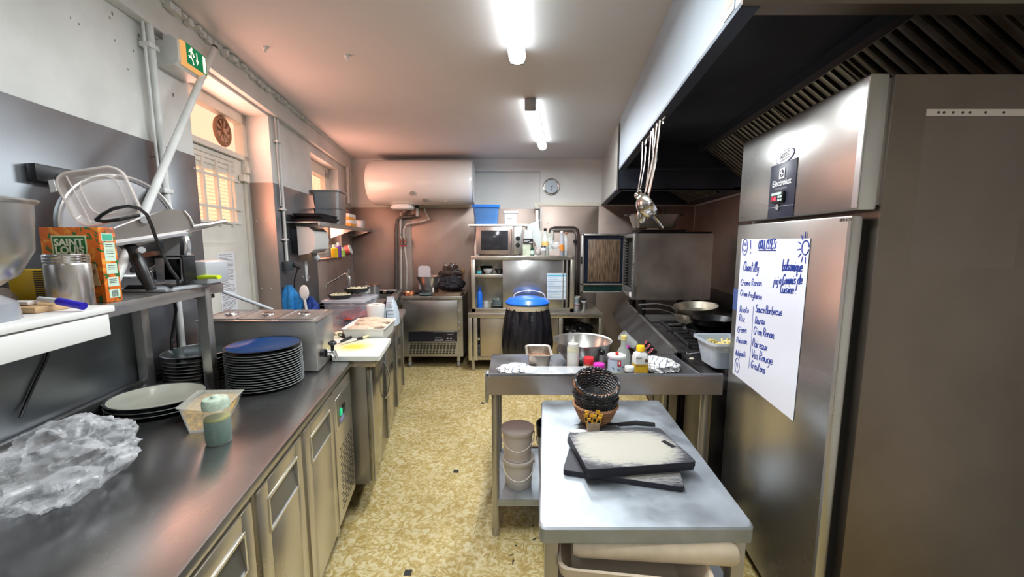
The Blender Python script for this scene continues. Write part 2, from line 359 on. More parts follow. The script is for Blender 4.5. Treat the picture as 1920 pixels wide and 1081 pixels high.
cladding('wall_panel', 'stainless sheet in the far left corner below the small window', [(XL, XL + .006, WY0 + .002, YB - .002, .55, 1.31), (XL, XL + .006, WY1, YB - .002, 1.31, 1.90)], PANELB, LS, 0)
for x0, x1, lb in ((-2.06, -1.30, 'warm steel sheet on the back wall left of the hot water pipes'), (-1.296, -.49, 'warm steel sheet on the back wall behind the blast chiller')):
    cladding('wall_panel', lb, [(x0, x1, YB - .006, YB, .02, 1.912)], PANELB, None, 0, [((x, YB - .012, z), (x, YB - .004, z)) for x in (x0 + .12, x1 - .12) for z in (1.3, 1.72)])
cladding('wall_panel', 'grey steel sheet inside the shallow back wall niche', [(NX0 + .004, NX1 - .004, YB + .094, YB + .1, .02, 1.91)], PANELB, None, 0)
for x0, x1, lb in ((.362, 1.11, 'warm steel sheet on the back wall behind the black conduit'), (1.114, 1.93, 'warm steel sheet on the back wall above the oven'), (1.97, 2.34, 'brownish steel sheet in the far right corner')):
    cladding('wall_panel', lb, [(x0, x1, YB - .006, YB, .02, 1.93)], PANELB, None, 0, [((x, YB - .012, z), (x, YB - .004, z)) for x in (x0 + .1, x1 - .1) for z in (1.72,)])
tag(MB().box(.30, .352, YB + .02, YB + .09, .1, 1.9, .004).box(.365, .385, YB - .014, YB - .006, .1, 1.92).build('corner_profile', STEEL), 'bright steel corner strip at the right edge of the niche', 'corner strip')
tag(MB().box(1.932, 1.965, YB - .03, YB - .002, .1, 1.93, .003).build('steel_upright', STEEL), 'square steel upright on the back wall in the far right corner', 'upright')
for y0, y1, lb in ((1.9, 3.6, 'brownish steel sheet on the right wall behind the stove'), (3.604, 5.12, 'brownish steel sheet on the right wall behind the oven')):
    cladding('wall_panel', lb, [(XR - .006, XR, y0, y1, .02, 1.93)], PANELB, RS, 0, [((XR - .012, y, 1.7), (XR - .004, y, 1.7)) for y in (y0 + .15, y1 - .15)])
# ---- the door in its recess
def lw(px, py, x0=RX): p = aW(px, py, x0, LA); return p.y, p.z      # y and height on the door plane
fr = MB(); X0 = RX
fr.box(X0 - .05, X0 + .02, DY0, DY1, 2.295, 2.36); fr.box(X0 - .05, X0 + .02, DY0, DY0 + .05, 0, 2.36); fr.box(X0 - .05, X0 + .02, DY1 - .05, DY1, 0, 2.36); fr.box(X0 - .05, X0 + .02, DY0, DY1, 2.05, 2.082)
fo = struct(fr.build('door_1', DOORP, skew=LS))
LY0, LY1 = DY0 + .052, DY1 - .055
PY0, PY1, PZ0, PZ1 = 2.12, 2.715, 1.612, 1.925
mb = MB()
mb.box(X0 - .045, X0 - .005, LY0, PY0, .02, 2.045); mb.box(X0 - .045, X0 - .005, PY1, LY1, .02, 2.045); mb.box(X0 - .045, X0 - .005, PY0, PY1, PZ1, 2.045); mb.box(X0 - .045, X0 - .005, PY0, PY1, .02, PZ0)
mb.box(X0 - .005, X0 + .004, LY0 + .05, LY1 - .13, .12, 1.49).box(X0 + .003, X0 + .008, LY0 + .08, LY1 - .16, .15, 1.46, .003)
for z in (1.955, 1.985, 2.015): mb.box(X0 - .006, X0 + .002, PY0, PY1, z, z + .024, .002)
mb.build('door_leaf', DOORP, fo, skew=LS)
MB().box(X0 - .05, X0 - .04, PY0, PY1, PZ0, PZ1).build('door_pane', WIN, fo, skew=LS)
MB().box(X0 - .05, X0 - .04, DY0 + .05, DY1 - .05, 2.082, 2.295).build('transom_pane', WINP, fo, skew=LS)
mb = MB()
for y in (2.20, 2.355, 2.495, 2.645): mb.box(X0 - .01, X0 + .012, y - .009, y + .009, PZ0 - .02, 1.99)
for z in (PZ0 + .002, 1.705, 1.895): mb.box(X0 - .012, X0 + .008, PY0 - .02, PY1 + .05, z - .007, z + .007)
mb.build('window_bars', DOORP, fo, skew=LS)
mb = MB(); mb.cyl((X0 + .03, DY1 - .05, 1.90), (X0 + .03, DY1 - .05, 1.95), .014).cyl((X0 + .03, DY1 - .05, 1.965), (X0 + .03, DY1 - .05, 2.01), .014).box(X0, X0 + .035, DY1 - .11, DY1 - .045, 1.905, 1.945).box(X0, X0 + .035, DY1 - .055, DY1 - .005, 1.968, 2.008)
mb.build('hinge', DOORP, fo, skew=LS)
# transom ventilator
y, z = lw(423, 246); v = thing('ventilator', 'round brown ventilator grille set in the glass above the door', 'ventilator', LS((X0 - .03, y, z)))
mb = MB(); mb.tube([(X0 - .02, y + .085 * math.cos(a), z + .085 * math.sin(a)) for a in [2 * PI * k / 28 for k in range(28)]], .012, closed=True); mb.cyl((X0 - .035, y, z), (X0 - .02, y, z), .083, n=28)
BR = pm('brown_plastic', (.30, .16, .09), .5); mb.build('housing', BR, v, skew=LS)
mb = MB()
for k in range(8): a = 2 * PI * k / 8 + .2; mb.box(X0 - .02, X0 - .008, y - .006, y + .006, z, z + .07) if 0 else mb.prism([(X0 - .02, y + .015 * math.cos(a), z + .015 * math.sin(a)), (X0 - .02, y + .075 * math.cos(a), z + .075 * math.sin(a)), (X0 - .012, y + .07 * math.cos(a + .5), z + .07 * math.sin(a + .5))], (.003, 0, 0))
mb.cyl((X0 - .02, y, z), (X0 - .003, y, z), .018); mb.build('blades', pm('copper_plastic', (.5, .28, .17), .4), v, skew=LS)
# notice on the door
ya, za = lw(407, 474, X0 + .01); yb_, zb = lw(446, 585, X0 + .01)
nz = thing('door_notice', 'printed A4 text notice taped to the lower door panel', 'notice', LS((X0 + .01, (ya + yb_) / 2, zb)))
MB().box(X0 + .009, X0 + .0105, ya, yb_ + .01, 1.04, za).build('sheet', PAPER, nz, skew=LS)
mb = MB(); zz = za - .012; k = 0
while zz > 1.06:
    w = (yb_ - ya) * random.choice((.9, .95, .85, .6, .95)); mb.box(X0 + .0105, X0 + .011, ya + .012, ya + .0 + w, zz - .0022, zz); zz -= .0085 if k % 4 else .015; k += 1
mb.build('printed_lines', INKD, nz, skew=LS)
# ---- the window near the far corner
fr = MB(); X1 = XL - .12
fr.box(X1 - .04, X1 + .02, WY0, WY1, 2.24, 2.30).box(X1 - .04, X1 + .02, WY0, WY1, 1.31, 1.36).box(X1 - .04, X1 + .02, WY0, WY0 + .05, 1.31, 2.3).box(X1 - .04, X1 + .02, WY1 - .05, WY1, 1.31, 2.3)
fr.box(X1 - .03, X1 + .035, WY0 + .05, WY0 + .1, 1.36, 2.24).box(X1 - .03, X1 + .035, WY1 - .21, WY1 - .06, 1.36, 2.24).box(X1 - .03, X1 + .035, WY0 + .05, WY1 - .06, 2.18, 2.24).box(X1 - .03, X1 + .035, WY0 + .05, WY1 - .06, 1.36, 1.42)
wo = struct(fr.build('window_1', DOORP, skew=LS))
MB().box(X1 - .03, X1 - .02, WY0 + .1, WY1 - .21, 1.42, 2.17).build('window_pane', WIN, wo, skew=LS)
MB().box(XL - .11, XL + .03, WY0 + .002, WY1 - .002, 1.31, 1.325, .003).build('window_sill', PANELB, wo, skew=LS)
# ---- pipes on the left wall
def pipe(name, label, pts, r, m, skew=LS, cat='pipe', clips=()):
    mb = MB()
    for p, rr in zip(pts, r if isinstance(r, list) else [r] * len(pts)): mb.tube(p, rr, 12)
    for c in clips: mb.box(*c, .002)
    return tag(mb.build(name, m, skew=skew), label, cat)
xp = XL + .02
pipe('wall_pipe', 'white painted pair of pipes running down the wall left of the door', [[(xp + .012, 1.735, .96), (xp + .012, 1.735, 2.375)], [(xp + .008, 1.705, 1.70), (xp + .008, 1.705, 2.375)]], [.015, .006], PIPEW, clips=[(XL + .007, xp + .03, 1.70, 1.76, 2.28, 2.3), (XL + .007, xp + .03, 1.70, 1.76, 1.70, 1.72)])
pipe('wall_pipe', 'white painted pipe at the left edge of the photo', [[(xp + .015, 1.01, 1.33), (xp + .015, 1.01, 2.375)]], .017, PIPEW)
pipe('wall_pipe', 'thin white conduit down to the black socket on the left wall', [[(xp, 2.985, 1.34), (xp, 2.985, 2.37)], [(xp, 2.945, 1.75), (xp, 2.945, 2.37)]], [.012, .005], PIPEW, clips=[(XL, xp + .016, 2.93, 3.01, z, z + .014) for z in (2.2, 1.72, 1.5)])
pipe('wall_pipe', 'pair of white pipes in the far left ceiling corner', [[(xp + .02, 4.9, 1.95), (xp + .02, 4.9, 2.375)], [(xp + .02, 5.03, 1.95), (xp + .02, 5.03, 2.375)]], [.02, .012], PIPEW)
# the long white pole that leans from the shelf up to the beam
a = aW(401, 92, XL + .085, LA); b_ = aW(296, 338, XL + .16, LA)
e_ = b_ + (b_ - a) * ((b_.z - 1.335) / (a.z - b_.z)); e_.x = max(e_.x, LS((XL + .03, e_.y, 0)).x); pl = thing('leaning_pole', 'long white pole leaning diagonally up to the ceiling beam', 'pole', e_)
MB().cyl(e_, a, .014, n=14).build('shaft', PIPEW, pl); d = (a - b_).normalized(); MB().cyl(a - d * .004, a + d * .018, .0135, n=14).build('end_cap', BLACK, pl)
# second pole beside the worktop end
a = aY(412, 543, 1.93); b_ = aY(505, 578, 2.0)
tag(MB().cyl(aZ(415, 545, 1.26), aZ(510, 580, 1.12), .009, n=12).build('broom_handle', pm('pale_blue_pole', (.6, .65, .7), .35)), 'pale grey pole slanting behind the bain marie', 'pole')
# exit sign
y0, z0 = aW(303, 68, XL + .06, LA).y, 2.30
EXS = lambda v: LS((v[0], 1.79 + (v[1] - 1.695) * .672, 2.246 + (v[2] - 2.262) * .88))
ex = thing('exit_sign', 'lit green emergency exit sign with running figure on the left wall', 'exit sign', LS((XL + .05, 1.88, 2.25)))
mb = MB(); ring = lambda y: [(XL + .001, y, 2.262), (XL + .001, y, 2.372), (XL + .046, y, 2.374), (XL + .047, y, 2.40), (XL + .08, y, 2.40), (XL + .105, y, 2.378), (XL + .105, y, 2.285), (XL + .085, y, 2.262)]
mb.loft([ring(1.695), ring(1.985)]); mb.build('housing', PIPEW, ex, skew=EXS)
XS = XL + .106
MB().box(XS - .012, XS + .010, 1.722, 1.975, 2.275, 2.388, .008).build('lens', emis('warm_lens', (1, .50, .16), .8), ex, skew=EXS)
MB().box(XS + .0102, XS + .0125, 1.755, 1.966, 2.290, 2.384).build('green_face', emis('green_sign_face', (.02, .26, .10), .7), ex, skew=EXS)
SG = emis('sign_white', (1, .85, .6), 1.6); xs = XS + .0128
gy = lambda y: 1.76 + (y - 1.68) * .80; gz = lambda z: 2.295 + (z - 2.305) * .86
MB().box(xs, xs + .001, gy(1.885), gy(1.922), gz(2.305), gz(2.40)).build('door_mark', SG, ex, skew=EXS)
MB().box(xs, xs + .001, gy(1.80), gy(1.808), gz(2.345), gz(2.39)).prism([(xs, gy(1.788), gz(2.348)), (xs, gy(1.820), gz(2.348)), (xs, gy(1.804), gz(2.322))], (.001, 0, 0)).build('arrow_mark', SG, ex, skew=EXS)
mb = MB(); mb.cyl((xs, gy(1.738), gz(2.393)), (xs + .001, gy(1.738), gz(2.393)), .008, n=14)
for pts in ([(1.730, 2.38), (1.722, 2.345), (1.742, 2.33), (1.752, 2.308)], [(1.722, 2.345), (1.706, 2.335), (1.692, 2.345)], [(1.730, 2.378), (1.748, 2.368), (1.758, 2.352)], [(1.730, 2.378), (1.710, 2.382), (1.70, 2.366)]):
    mb.tube([(xs + .0005, gy(p), gz(q)) for p, q in pts], .0045, 6, flat=.3)
mb.build('running_figure', SG, ex, skew=EXS)
# ---- ceiling: tube lights and hooks
def tube_light(y0, y1, x0, x1, label, vis=True):
    L = thing('ceiling_light', label, 'ceiling light', ((x0 + x1) / 2, (y0 + y1) / 2, ZC - .09), 0, None)
    def sk(v): t = (v[1] - y0) / (y1 - y0); return Vector((x0 + (x1 - x0) * t + v[0], v[1], v[2]))
    MB().box(-.035, .035, y0, y1, ZC - .03, ZC - .0005, .004).box(-.04, .04, y0 - .035, y0, ZC - .085, ZC - .001, .008).box(-.04, .04, y1, y1 + .02, ZC - .08, ZC - .001, .008).build('housing', GREYP if vis else WHITE, L, skew=sk)
    n = 12; rg = lambda y: [(.045 * math.cos(a), y, ZC - .045 + .038 * math.sin(a)) for a in [PI + .0 + 2 * PI * k / n for k in range(n)]]
    MB().loft([rg(y0), rg(y1)]).build('diffuser', TUBE, L, skew=sk)
    return L
tube_light(.78, 2.25, -.075, .028, 'nearer long fluorescent tube light at the top of the photo')
tube_light(3.02, 4.27, .135, .318, 'farther fluorescent tube light on the ceiling, towards the water heater')
tube_light(-1.9, -.6, -.3, -.2, 'added fill tube light behind the photographer')  # added out of view for fill light
for (px, py), lb in (((497, 88), 'small white ceiling hook nearer the left beam'), ((650, 103), 'small white ceiling hook farther from the beam')):
    p = aZ(px, py, ZC); tag(MB().lathe([(.012, 0), (.014, -.008), (.006, -.016), (.005, -.03), (.001, -.03)], p, 12, cap=(1, 1)).build('ceiling_hook', WHITE), lb, 'hook')
# ---- hood 1
h = thing('extractor_hood', 'large wall canopy hood with pale steel front above the stove', 'extractor hood', RS((1.0, 2.3, 2.10)))
ye, yf = 1.10, 3.48; xf = .44
MB().box(xf, xf + .012, ye, yf, 2.10, ZC - .001).build('front_panel', HOODF, h, skew=RS)
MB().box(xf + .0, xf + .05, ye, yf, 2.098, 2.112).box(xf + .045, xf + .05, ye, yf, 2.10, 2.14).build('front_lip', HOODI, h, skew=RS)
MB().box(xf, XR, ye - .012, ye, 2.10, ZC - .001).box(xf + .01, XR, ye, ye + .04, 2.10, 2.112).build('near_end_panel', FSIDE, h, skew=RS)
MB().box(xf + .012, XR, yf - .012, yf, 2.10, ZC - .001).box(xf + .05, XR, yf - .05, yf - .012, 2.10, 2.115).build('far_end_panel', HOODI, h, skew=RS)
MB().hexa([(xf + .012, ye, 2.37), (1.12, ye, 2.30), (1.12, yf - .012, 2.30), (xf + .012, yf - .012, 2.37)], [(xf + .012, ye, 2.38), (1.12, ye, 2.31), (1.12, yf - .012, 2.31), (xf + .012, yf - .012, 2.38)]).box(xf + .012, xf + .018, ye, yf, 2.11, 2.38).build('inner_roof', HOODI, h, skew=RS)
MB().hexa([(1.10, ye, 2.245), (1.16, ye, 2.25), (1.16, yf - .02, 2.25), (1.10, yf - .02, 2.245)], [(1.10, ye, 2.30), (1.16, ye, 2.315), (1.16, yf - .02, 2.315), (1.10, yf - .02, 2.30)]).box(1.53, XR, ye, yf - .02, 1.95, 1.985).box(1.51, 1.53, ye, yf - .02, 1.955, 2.02).build('filter_rail', pm('dark_grey_steel', (.16, .17, .2), .4, .8), h, skew=RS)
p0, p1 = Vector((1.15, 0, 2.262)), Vector((1.525, 0, 1.985)); dn = (p1 - p0); dl = dn.length; dn.normalize(); nr = Vector((-.5943, 0, -.8042))
nr = Vector((dn.z, 0, -dn.x)); nr = nr if nr.z < 0 else -nr
def filt(y0, y1, parent, p0, dn, dl, nr, nb=9):
    mb = MB(); mb.mat(1); q = lambda s_, y, h_: tuple(Vector((p0.x, y, p0.z)) + dn * s_ + nr * h_)
    mb.hexa([q(0, y0, -.03), q(dl, y0, -.03), q(dl, y1, -.03), q(0, y1, -.03)], [q(0, y0, -.025), q(dl, y0, -.025), q(dl, y1, -.025), q(0, y1, -.025)]); mb.mat(0)
    for a0, a1, b0, b1 in ((0, dl, y0, y0 + .012), (0, dl, y1 - .012, y1), (0, .018, y0, y1), (dl - .018, dl, y0, y1)):
        mb.hexa([q(a0, b0, -.02), q(a1, b0, -.02), q(a1, b1, -.02), q(a0, b1, -.02)], [q(a0, b0, .004), q(a1, b0, .004), q(a1, b1, .004), q(a0, b1, .004)])
    st = (y1 - y0 - .03) / nb
    for k in range(nb):
        c = y0 + .015 + st * (k + .5); w = st * .27
        pr = [(-w, -.012), (-w, .0), (-w * .6, .003), (w * .6, .003), (w, .0), (w, -.012)]
        mb.loft([[q(s_, c + a, b) for a, b in pr] for s_ in (.01, dl - .01)])
    return mb.build('baffle_filter', [FILT, VOID], parent, skew=RS)
for k in range(4): filt(ye + .13 + k * .555, ye + .13 + k * .555 + .53, h, p0, dn, dl, nr)
# hood 2 over the oven
h2 = thing('extractor_hood', 'smaller lower canopy hood over the oven in the far right corner', 'extractor hood', RS((1.0, 4.3, 1.95)))
y0, y1 = 3.62, 5.13
MB().box(xf, xf + .012, y0, y1, 1.95, ZC - .001).build('front_panel', steel('hood_front_beige', (.66, .64, .60), .35, .5, (1, 20, 1), .15, 2), h2, skew=RS)
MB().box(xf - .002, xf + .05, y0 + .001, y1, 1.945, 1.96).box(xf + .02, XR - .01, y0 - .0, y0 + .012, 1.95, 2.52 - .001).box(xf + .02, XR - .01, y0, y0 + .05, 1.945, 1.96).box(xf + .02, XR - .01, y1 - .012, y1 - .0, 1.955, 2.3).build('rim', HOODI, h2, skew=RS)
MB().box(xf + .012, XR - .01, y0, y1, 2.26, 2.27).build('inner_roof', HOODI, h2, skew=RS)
q0 = Vector((1.15, 0, 2.16)); e_ = Vector((1.50, 0, 1.97)) - q0; dl2 = e_.length; e_.normalize(); n2 = Vector((e_.z, 0, -e_.x)); n2 = n2 if n2.z < 0 else -n2
for k in range(2): filt(4.0 + k * .5, 4.48 + k * .5, h2, q0, e_, dl2, n2, 8)
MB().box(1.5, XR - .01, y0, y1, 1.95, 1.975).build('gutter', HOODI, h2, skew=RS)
# sticker high on the hood front
p = aW(1372, 10, xf - .001, RA)
tag(MB().box(xf - .003, xf - .001, p.y - .02, p.y + .05, p.z - .02, p.z + .10).mat(1).box(xf - .0045, xf - .003, p.y - .01, p.y + .03, p.z + .0, p.z + .06).build('hood_sticker', [PAPER, pm('faded_print', (.5, .45, .3), .6)], skew=RS), 'small printed sticker on the pale hood front near the photographer', 'sticker')
# ================================================================ LEFT SIDE: the long refrigerated counter
FX = -.497                                               # front edge of the worktop (in the left wall's lean)
ct = thing('refrigerated_counter', 'long steel refrigerated counter along the left wall with recessed door handles', 'counter', LS((-.85, .8, 0)))
mb = MB(); mb.box(XL + .008, FX, -.9, 1.958, .866, .9, .013); mb.box(XL + .008, XL + .03, -.9, 1.958, .89, .955, .005)
mb.build('worktop', TOP, ct, skew=LS)
MB().box(XL + .02, FX - .03, -.88, 1.945, .20, .868).build('body', CAB, ct, skew=LS)
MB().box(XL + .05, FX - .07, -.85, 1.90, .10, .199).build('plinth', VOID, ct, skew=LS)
for k, (y, x) in enumerate(((-.7, FX - .1), (1.85, FX - .1), (1.85, XL + .1), (-.7, XL + .1))): MB().cyl((x, y, 0), (x, y, .2), .02).build('foot', CHROME, ct, skew=LS)
DG = steel('handle_recess_steel', (.32, .33, .34), .3, .45, (1, 12, 1), .2, 6)
for y0, y1 in ((.10, .555), (.59, .925), (.955, 1.262), (1.292, 1.625)):
    mb = MB(); hy0, hy1 = y0 + .06, y1 - .05; hz0, hz1 = .70, .79
    xa, xb = FX - .03, FX - .012
    mb.box(xa, xb, y0, hy0, .215, .845, .002).box(xa, xb, hy1, y1, .215, .845, .002).box(xa, xb, hy0, hy1, .215, hz0, .002).box(xa, xb, hy0, hy1, hz1, .845, .002)
    d = mb.build('door', CAB, ct, skew=LS)
    mb = MB(); mb.hexa([(xa - .001, hy0, hz0), (xb, hy0, hz0), (xb, hy1, hz0), (xa - .001, hy1, hz0)], [(xa - .001, hy0, hz0 + .01), (xa + .004, hy0, hz1), (xa + .004, hy1, hz1), (xa - .001, hy1, hz0 + .01)])
    mb.mat(1)
    for a0, a1, c0, c1 in ((hy0 - .006, hy1 + .006, hz1, hz1 + .007), (hy0 - .006, hy1 + .006, hz0 - .007, hz0), (hy0 - .007, hy0, hz0 - .006, hz1 + .006), (hy1, hy1 + .007, hz0 - .006, hz1 + .006)): mb.box(xb - .001, xb + .003, a0, a1, c0, c1)
    mb.build('handle', [DG, BRIGHT], d, skew=LS)
mb = MB(); mb.box(FX - .03, FX - .014, 1.645, 1.94, .215, .845, .002); mb.mat(1)
for r in range(17):
    for c in range(5):
        y = 1.70 + c * .045 + (r % 2) * .012; z = .26 + r * .018; mb.box(FX - .015, FX - .0128, y, y + .026, z, z + .006)
cp = mb.build('compressor_panel', [CAB, DSTEEL], ct, skew=LS)
mb = MB(); mb.box(FX - .0145, FX - .011, 1.665, 1.925, .655, .80, .001); mb.mat(1).box(FX - .012, FX - .0105, 1.675, 1.915, .665, .79); mb.mat(2).box(FX - .0108, FX - .004, 1.715, 1.745, .705, .735, .003); mb.mat(3).box(FX - .0108, FX - .006, 1.76, 1.80, .70, .74, .002)
mb.mat(4).box(FX - .0107, FX - .0085, 1.715, 1.78, .672, .69)
mb.build('control_panel', [BRIGHT, DG, pm('green_lamp', (.02, .4, .2), .3, emit=(.05, .9, .4), es=.4), BLACK, pm('badge_blue', (.25, .3, .5), .3)], cp, skew=LS)
# ---- glass-fronted second counter further back
t2 = thing('undercounter_fridge', 'second steel counter with curved edge and bow door handles beyond the long worktop', 'counter', LS((-.8, 2.7, 0)))
X2 = -.385
mb = MB(); mb.box(XL + .008, X2, 1.962, 3.46, .852, .898, .012); mb.build('worktop', steel('steel_counter_top', (.60, .55, .52), .2, .34, (14, 1, 1), .2, 5), t2, skew=LS)
MB().box(XL + .02, X2 - .055, 1.98, 3.44, .2, .852).build('body', STEELV, t2, skew=LS)
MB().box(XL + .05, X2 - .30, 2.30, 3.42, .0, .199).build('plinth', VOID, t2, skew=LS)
DOORG = steel('mirror_steel_door', (.42, .40, .34), .08, .18, (1, 1, 8), .15, 3)
for i, (y0, y1) in enumerate(((1.99, 2.47), (2.49, 2.96), (2.98, 3.43))):
    d = MB().box(X2 - .055, X2 - .035, y0, y1, .21, .83, .003).build('door', DOORG, t2, skew=LS)
    for ya_ in (y0, y1 - .012): MB().box(X2 - .036, X2 - .026, ya_, ya_ + .012, .21, .83, .002).build('door_edge', STEEL, d, skew=LS)
    yy = y1 - .05
    if i == 0: MB().tube([(X2 - .035, yy, .50)] + [(X2 - .03 + .030 * math.sin(PI * k / 10), yy, .50 + .24 * k / 10) for k in range(1, 10)] + [(X2 - .035, yy, .74)], .006, 8).build('handle', STEEL, d, skew=LS)
# ---- sink unit in the far corner
sk = thing('sink_unit', 'steel sink unit with a basin in the far left corner', 'sink', LS((-.9, 4.2, 0)))
SX = -.57; mb = MB(); y0, y1 = 3.62, 4.86
mb.box(XL + .002, SX, y0, y0 + .45, .845, .9, .004).box(XL + .002, SX, y1 - .06, y1, .845, .9, .004).box(XL + .002, XL + .12, y0, y1, .845, .9).box(SX - .07, SX, y0, y1, .845, .9, .004)
mb.box(XL + .12, SX - .07, y0 + .44, y1 - .05, .64, .65).box(XL + .12, XL + .13, y0 + .44, y1 - .05, .64, .88).box(SX - .08, SX - .07, y0 + .44, y1 - .05, .64, .88).box(XL + .12, SX - .07, y0 + .44, y0 + .45, .64, .88).box(XL + .12, SX - .07, y1 - .06, y1 - .05, .64, .88)
mb.build('basin', STEEL, sk, skew=LS)
for x, y in ((SX - .05, y0 + .03), (SX - .05, y1 - .03), (XL + .05, y0 + .03), (XL + .05, y1 - .03)): MB().box(x - .02, x + .02, y - .02, y + .02, 0, .845).build('leg', STEELV, sk, skew=LS)
MB().box(XL + .01, SX - .1, y0 + .05, y1 - .05, .2, .22).build('shelf', DSTEEL, sk, skew=LS)
fa = thing('faucet', 'chrome lever faucet with long spout arm at the sink', 'faucet', aY(655, 548, 3.95) - Vector((0, 0, .0)))
p = lambda a, b, y=3.95: aY(a, b, y)
MB().tube([p(656, 560), p(656, 530), p(654, 519), p(650, 514)], [.016, .016, .018, .01], 12).cyl(p(655, 512), p(655, 505), .012).build('body', CHROME, fa)
MB().tube([p(652, 513), p(647, 513), p(613, 533), p(612, 545)], .009, 10).build('spout', CHROME, fa)
for (px, py, r, hh, y, lb) in ((700, 533, .088, .10, 4.15, 'wide steel cooking pot by the sink, left of the tall one'), (702, 545, .05, .15, 4.0, 'narrow upright steel pot at the sink edge')):
    c = p(px, py, y) ; c.z = .902; t = thing('cooking_pot', lb, 'pot', c)
    if r > .06: c.x -= .07
    c = c.copy(); MB().lathe([(.001, 0), (r, 0), (r, hh), (r + .006, hh + .004), (r - .004, hh), (r - .004, .01), (.001, .01)], c, 28).build('pot_body', STEEL, t)
    if r > .06: MB().lathe([(r + .004, hh), (r * .7, hh + .03), (.01, hh + .042)], c, 28, cap=(1, 1)).lathe([(.012, hh + .04), (.016, hh + .06), (.002, hh + .064)], c, 12, cap=(1, 1)).build('lid', CHROME, t)
    else: MB().lathe([(r + .025, hh), (r + .025, hh + .008), (.002, hh + .012)], c, 24, cap=(1, 1)).build('lid', pm('copper_tint', (.75, .5, .38), .25, 1), t)
t = thing('hand_shower', 'chrome rinse spray head lying on the sink edge', 'spray head', aZ(728, 545, .9))
c = aZ(722, 546, .92); MB().ball(c, .026, 12, 1, 1, .9).build('head', CHROME, t); MB().cyl(c, c + Vector((.08, -.05, .0)), .011).build('grip', BLACK, t)
# ---- wall shelf on brackets in the far corner
ws = thing('wall_shelf', 'steel wall shelf on the left wall before the small window', 'shelf', LS((-1.1, 4, 1.62)))
SZ = 1.645; MB().box(XL + .004, -.98, 3.06, 5.13, SZ - .012, SZ, .002).box(-.99, -.978, 3.06, 5.13, SZ - .04, SZ, .002).build('shelf_board', STEEL, ws, skew=LS)
for y in (3.25, 4.2, 5.0): MB().prism([(XL + .005, y, SZ - .012), (-1.0, y, SZ - .012), (-1.0, y, SZ - .04), (XL + .005, y, SZ - .12)], (0, .012, 0)).build('bracket', STEEL, ws, skew=LS)
# trays and pans on it
for i, (y0, y1, x0, x1, z0) in enumerate(((3.08, 3.60, XL + .02, -.985, SZ), (3.14, 3.66, XL + .03, -.975, SZ + .022), (3.10, 3.62, XL + .025, -.98, SZ + .044))):
    mb = MB(); cx, cy, w, d = (x0 + x1) / 2, (y0 + y1) / 2, x1 - x0, y1 - y0
    mb.loft([rrect(cx, cy, w - .03, d - .03, z0, .03), rrect(cx, cy, w - .012, d - .012, z0 + .016, .03), rrect(cx, cy, w, d, z0 + .018, .03), rrect(cx, cy, w, d, z0 + .020, .03), rrect(cx, cy, w - .02, d - .02, z0 + .018, .03), rrect(cx, cy, w - .04, d - .04, z0 + .004, .03)])
    tag(mb.build('baking_tray', BLACKM, skew=LS), 'black flat baking tray on the wall shelf, %s of the pile' % ('bottom', 'middle', 'topmost')[i], 'tray', 'black trays on the wall shelf')
GN = steel('galvanised_grey', (.42, .43, .44), .35, .5, (1, 1, 10), .2, 6)
def gastro(name, label, cat, cx, cy, z0, w, d, hh, m, skew=None, rz=0, group=None, t=.003, lip=.014, taper=.03, cr=.03):
    mb = MB()
    mb.loft([rrect(0, 0, w - taper, d - taper, 0, cr), rrect(0, 0, w - lip, d - lip, hh - .004, cr), rrect(0, 0, w + lip, d + lip, hh - .004, cr), rrect(0, 0, w + lip, d + lip, hh, cr), rrect(0, 0, w - lip, d - lip, hh, cr), rrect(0, 0, w - taper - .006, d - taper - .006, t, cr)])
    M = Matrix.Translation((cx, cy, z0)) @ Matrix.Rotation(rz, 4, 'Z'); mb.v = [M @ v for v in mb.v]
    return tag(mb.build(name, m, skew=skew), label, cat, group)
gastro('food_container', 'grey metal food container on the wall shelf, lower of the two', 'container', -1.10, 3.78, SZ, .25, .30, .145, GN, LS)
b = gastro('food_container', 'lidded grey metal food container stacked uppermost on the wall shelf', 'container', -1.10, 3.78, SZ + .147, .255, .30, .15, GN, LS)
tag(MB().loft([rrect(-1.10, 3.78, .275, .32, SZ + .299, .03), rrect(-1.10, 3.78, .275, .32, SZ + .308, .03), rrect(-1.10, 3.78, .2, .25, SZ + .312, .03)]).build('container_lid', GN, skew=LS), 'flat grey lid on the uppermost food container', 'lid')
ORG = pm('orange_print', (.85, .35, .05), .5); CARD = pm('pale_carton', (.78, .72, .66), .6, var=.1)
for i, (z0, dx) in enumerate(((SZ + .001, 0), (SZ + .068, -.012))):
    mb = MB(); mb.box(-1.14 + dx, -1.0 + dx, 4.12, 4.42, z0, z0 + .064, .002); mb.mat(1).box(-1.10 + dx, -.998 + dx, 4.118, 4.36, z0 + .002, z0 + .03); mb.mat(0)
    tag(mb.build('carton', [CARD, ORG], skew=LS), 'white and orange carton on the wall shelf, %s' % ('under another carton', 'on top of another carton')[i], 'box')
gastro('food_container', 'small pale plastic tray at the far end of the wall shelf', 'container', -1.06, 4.8, SZ, .13, .18, .09, CLEARB, LS)
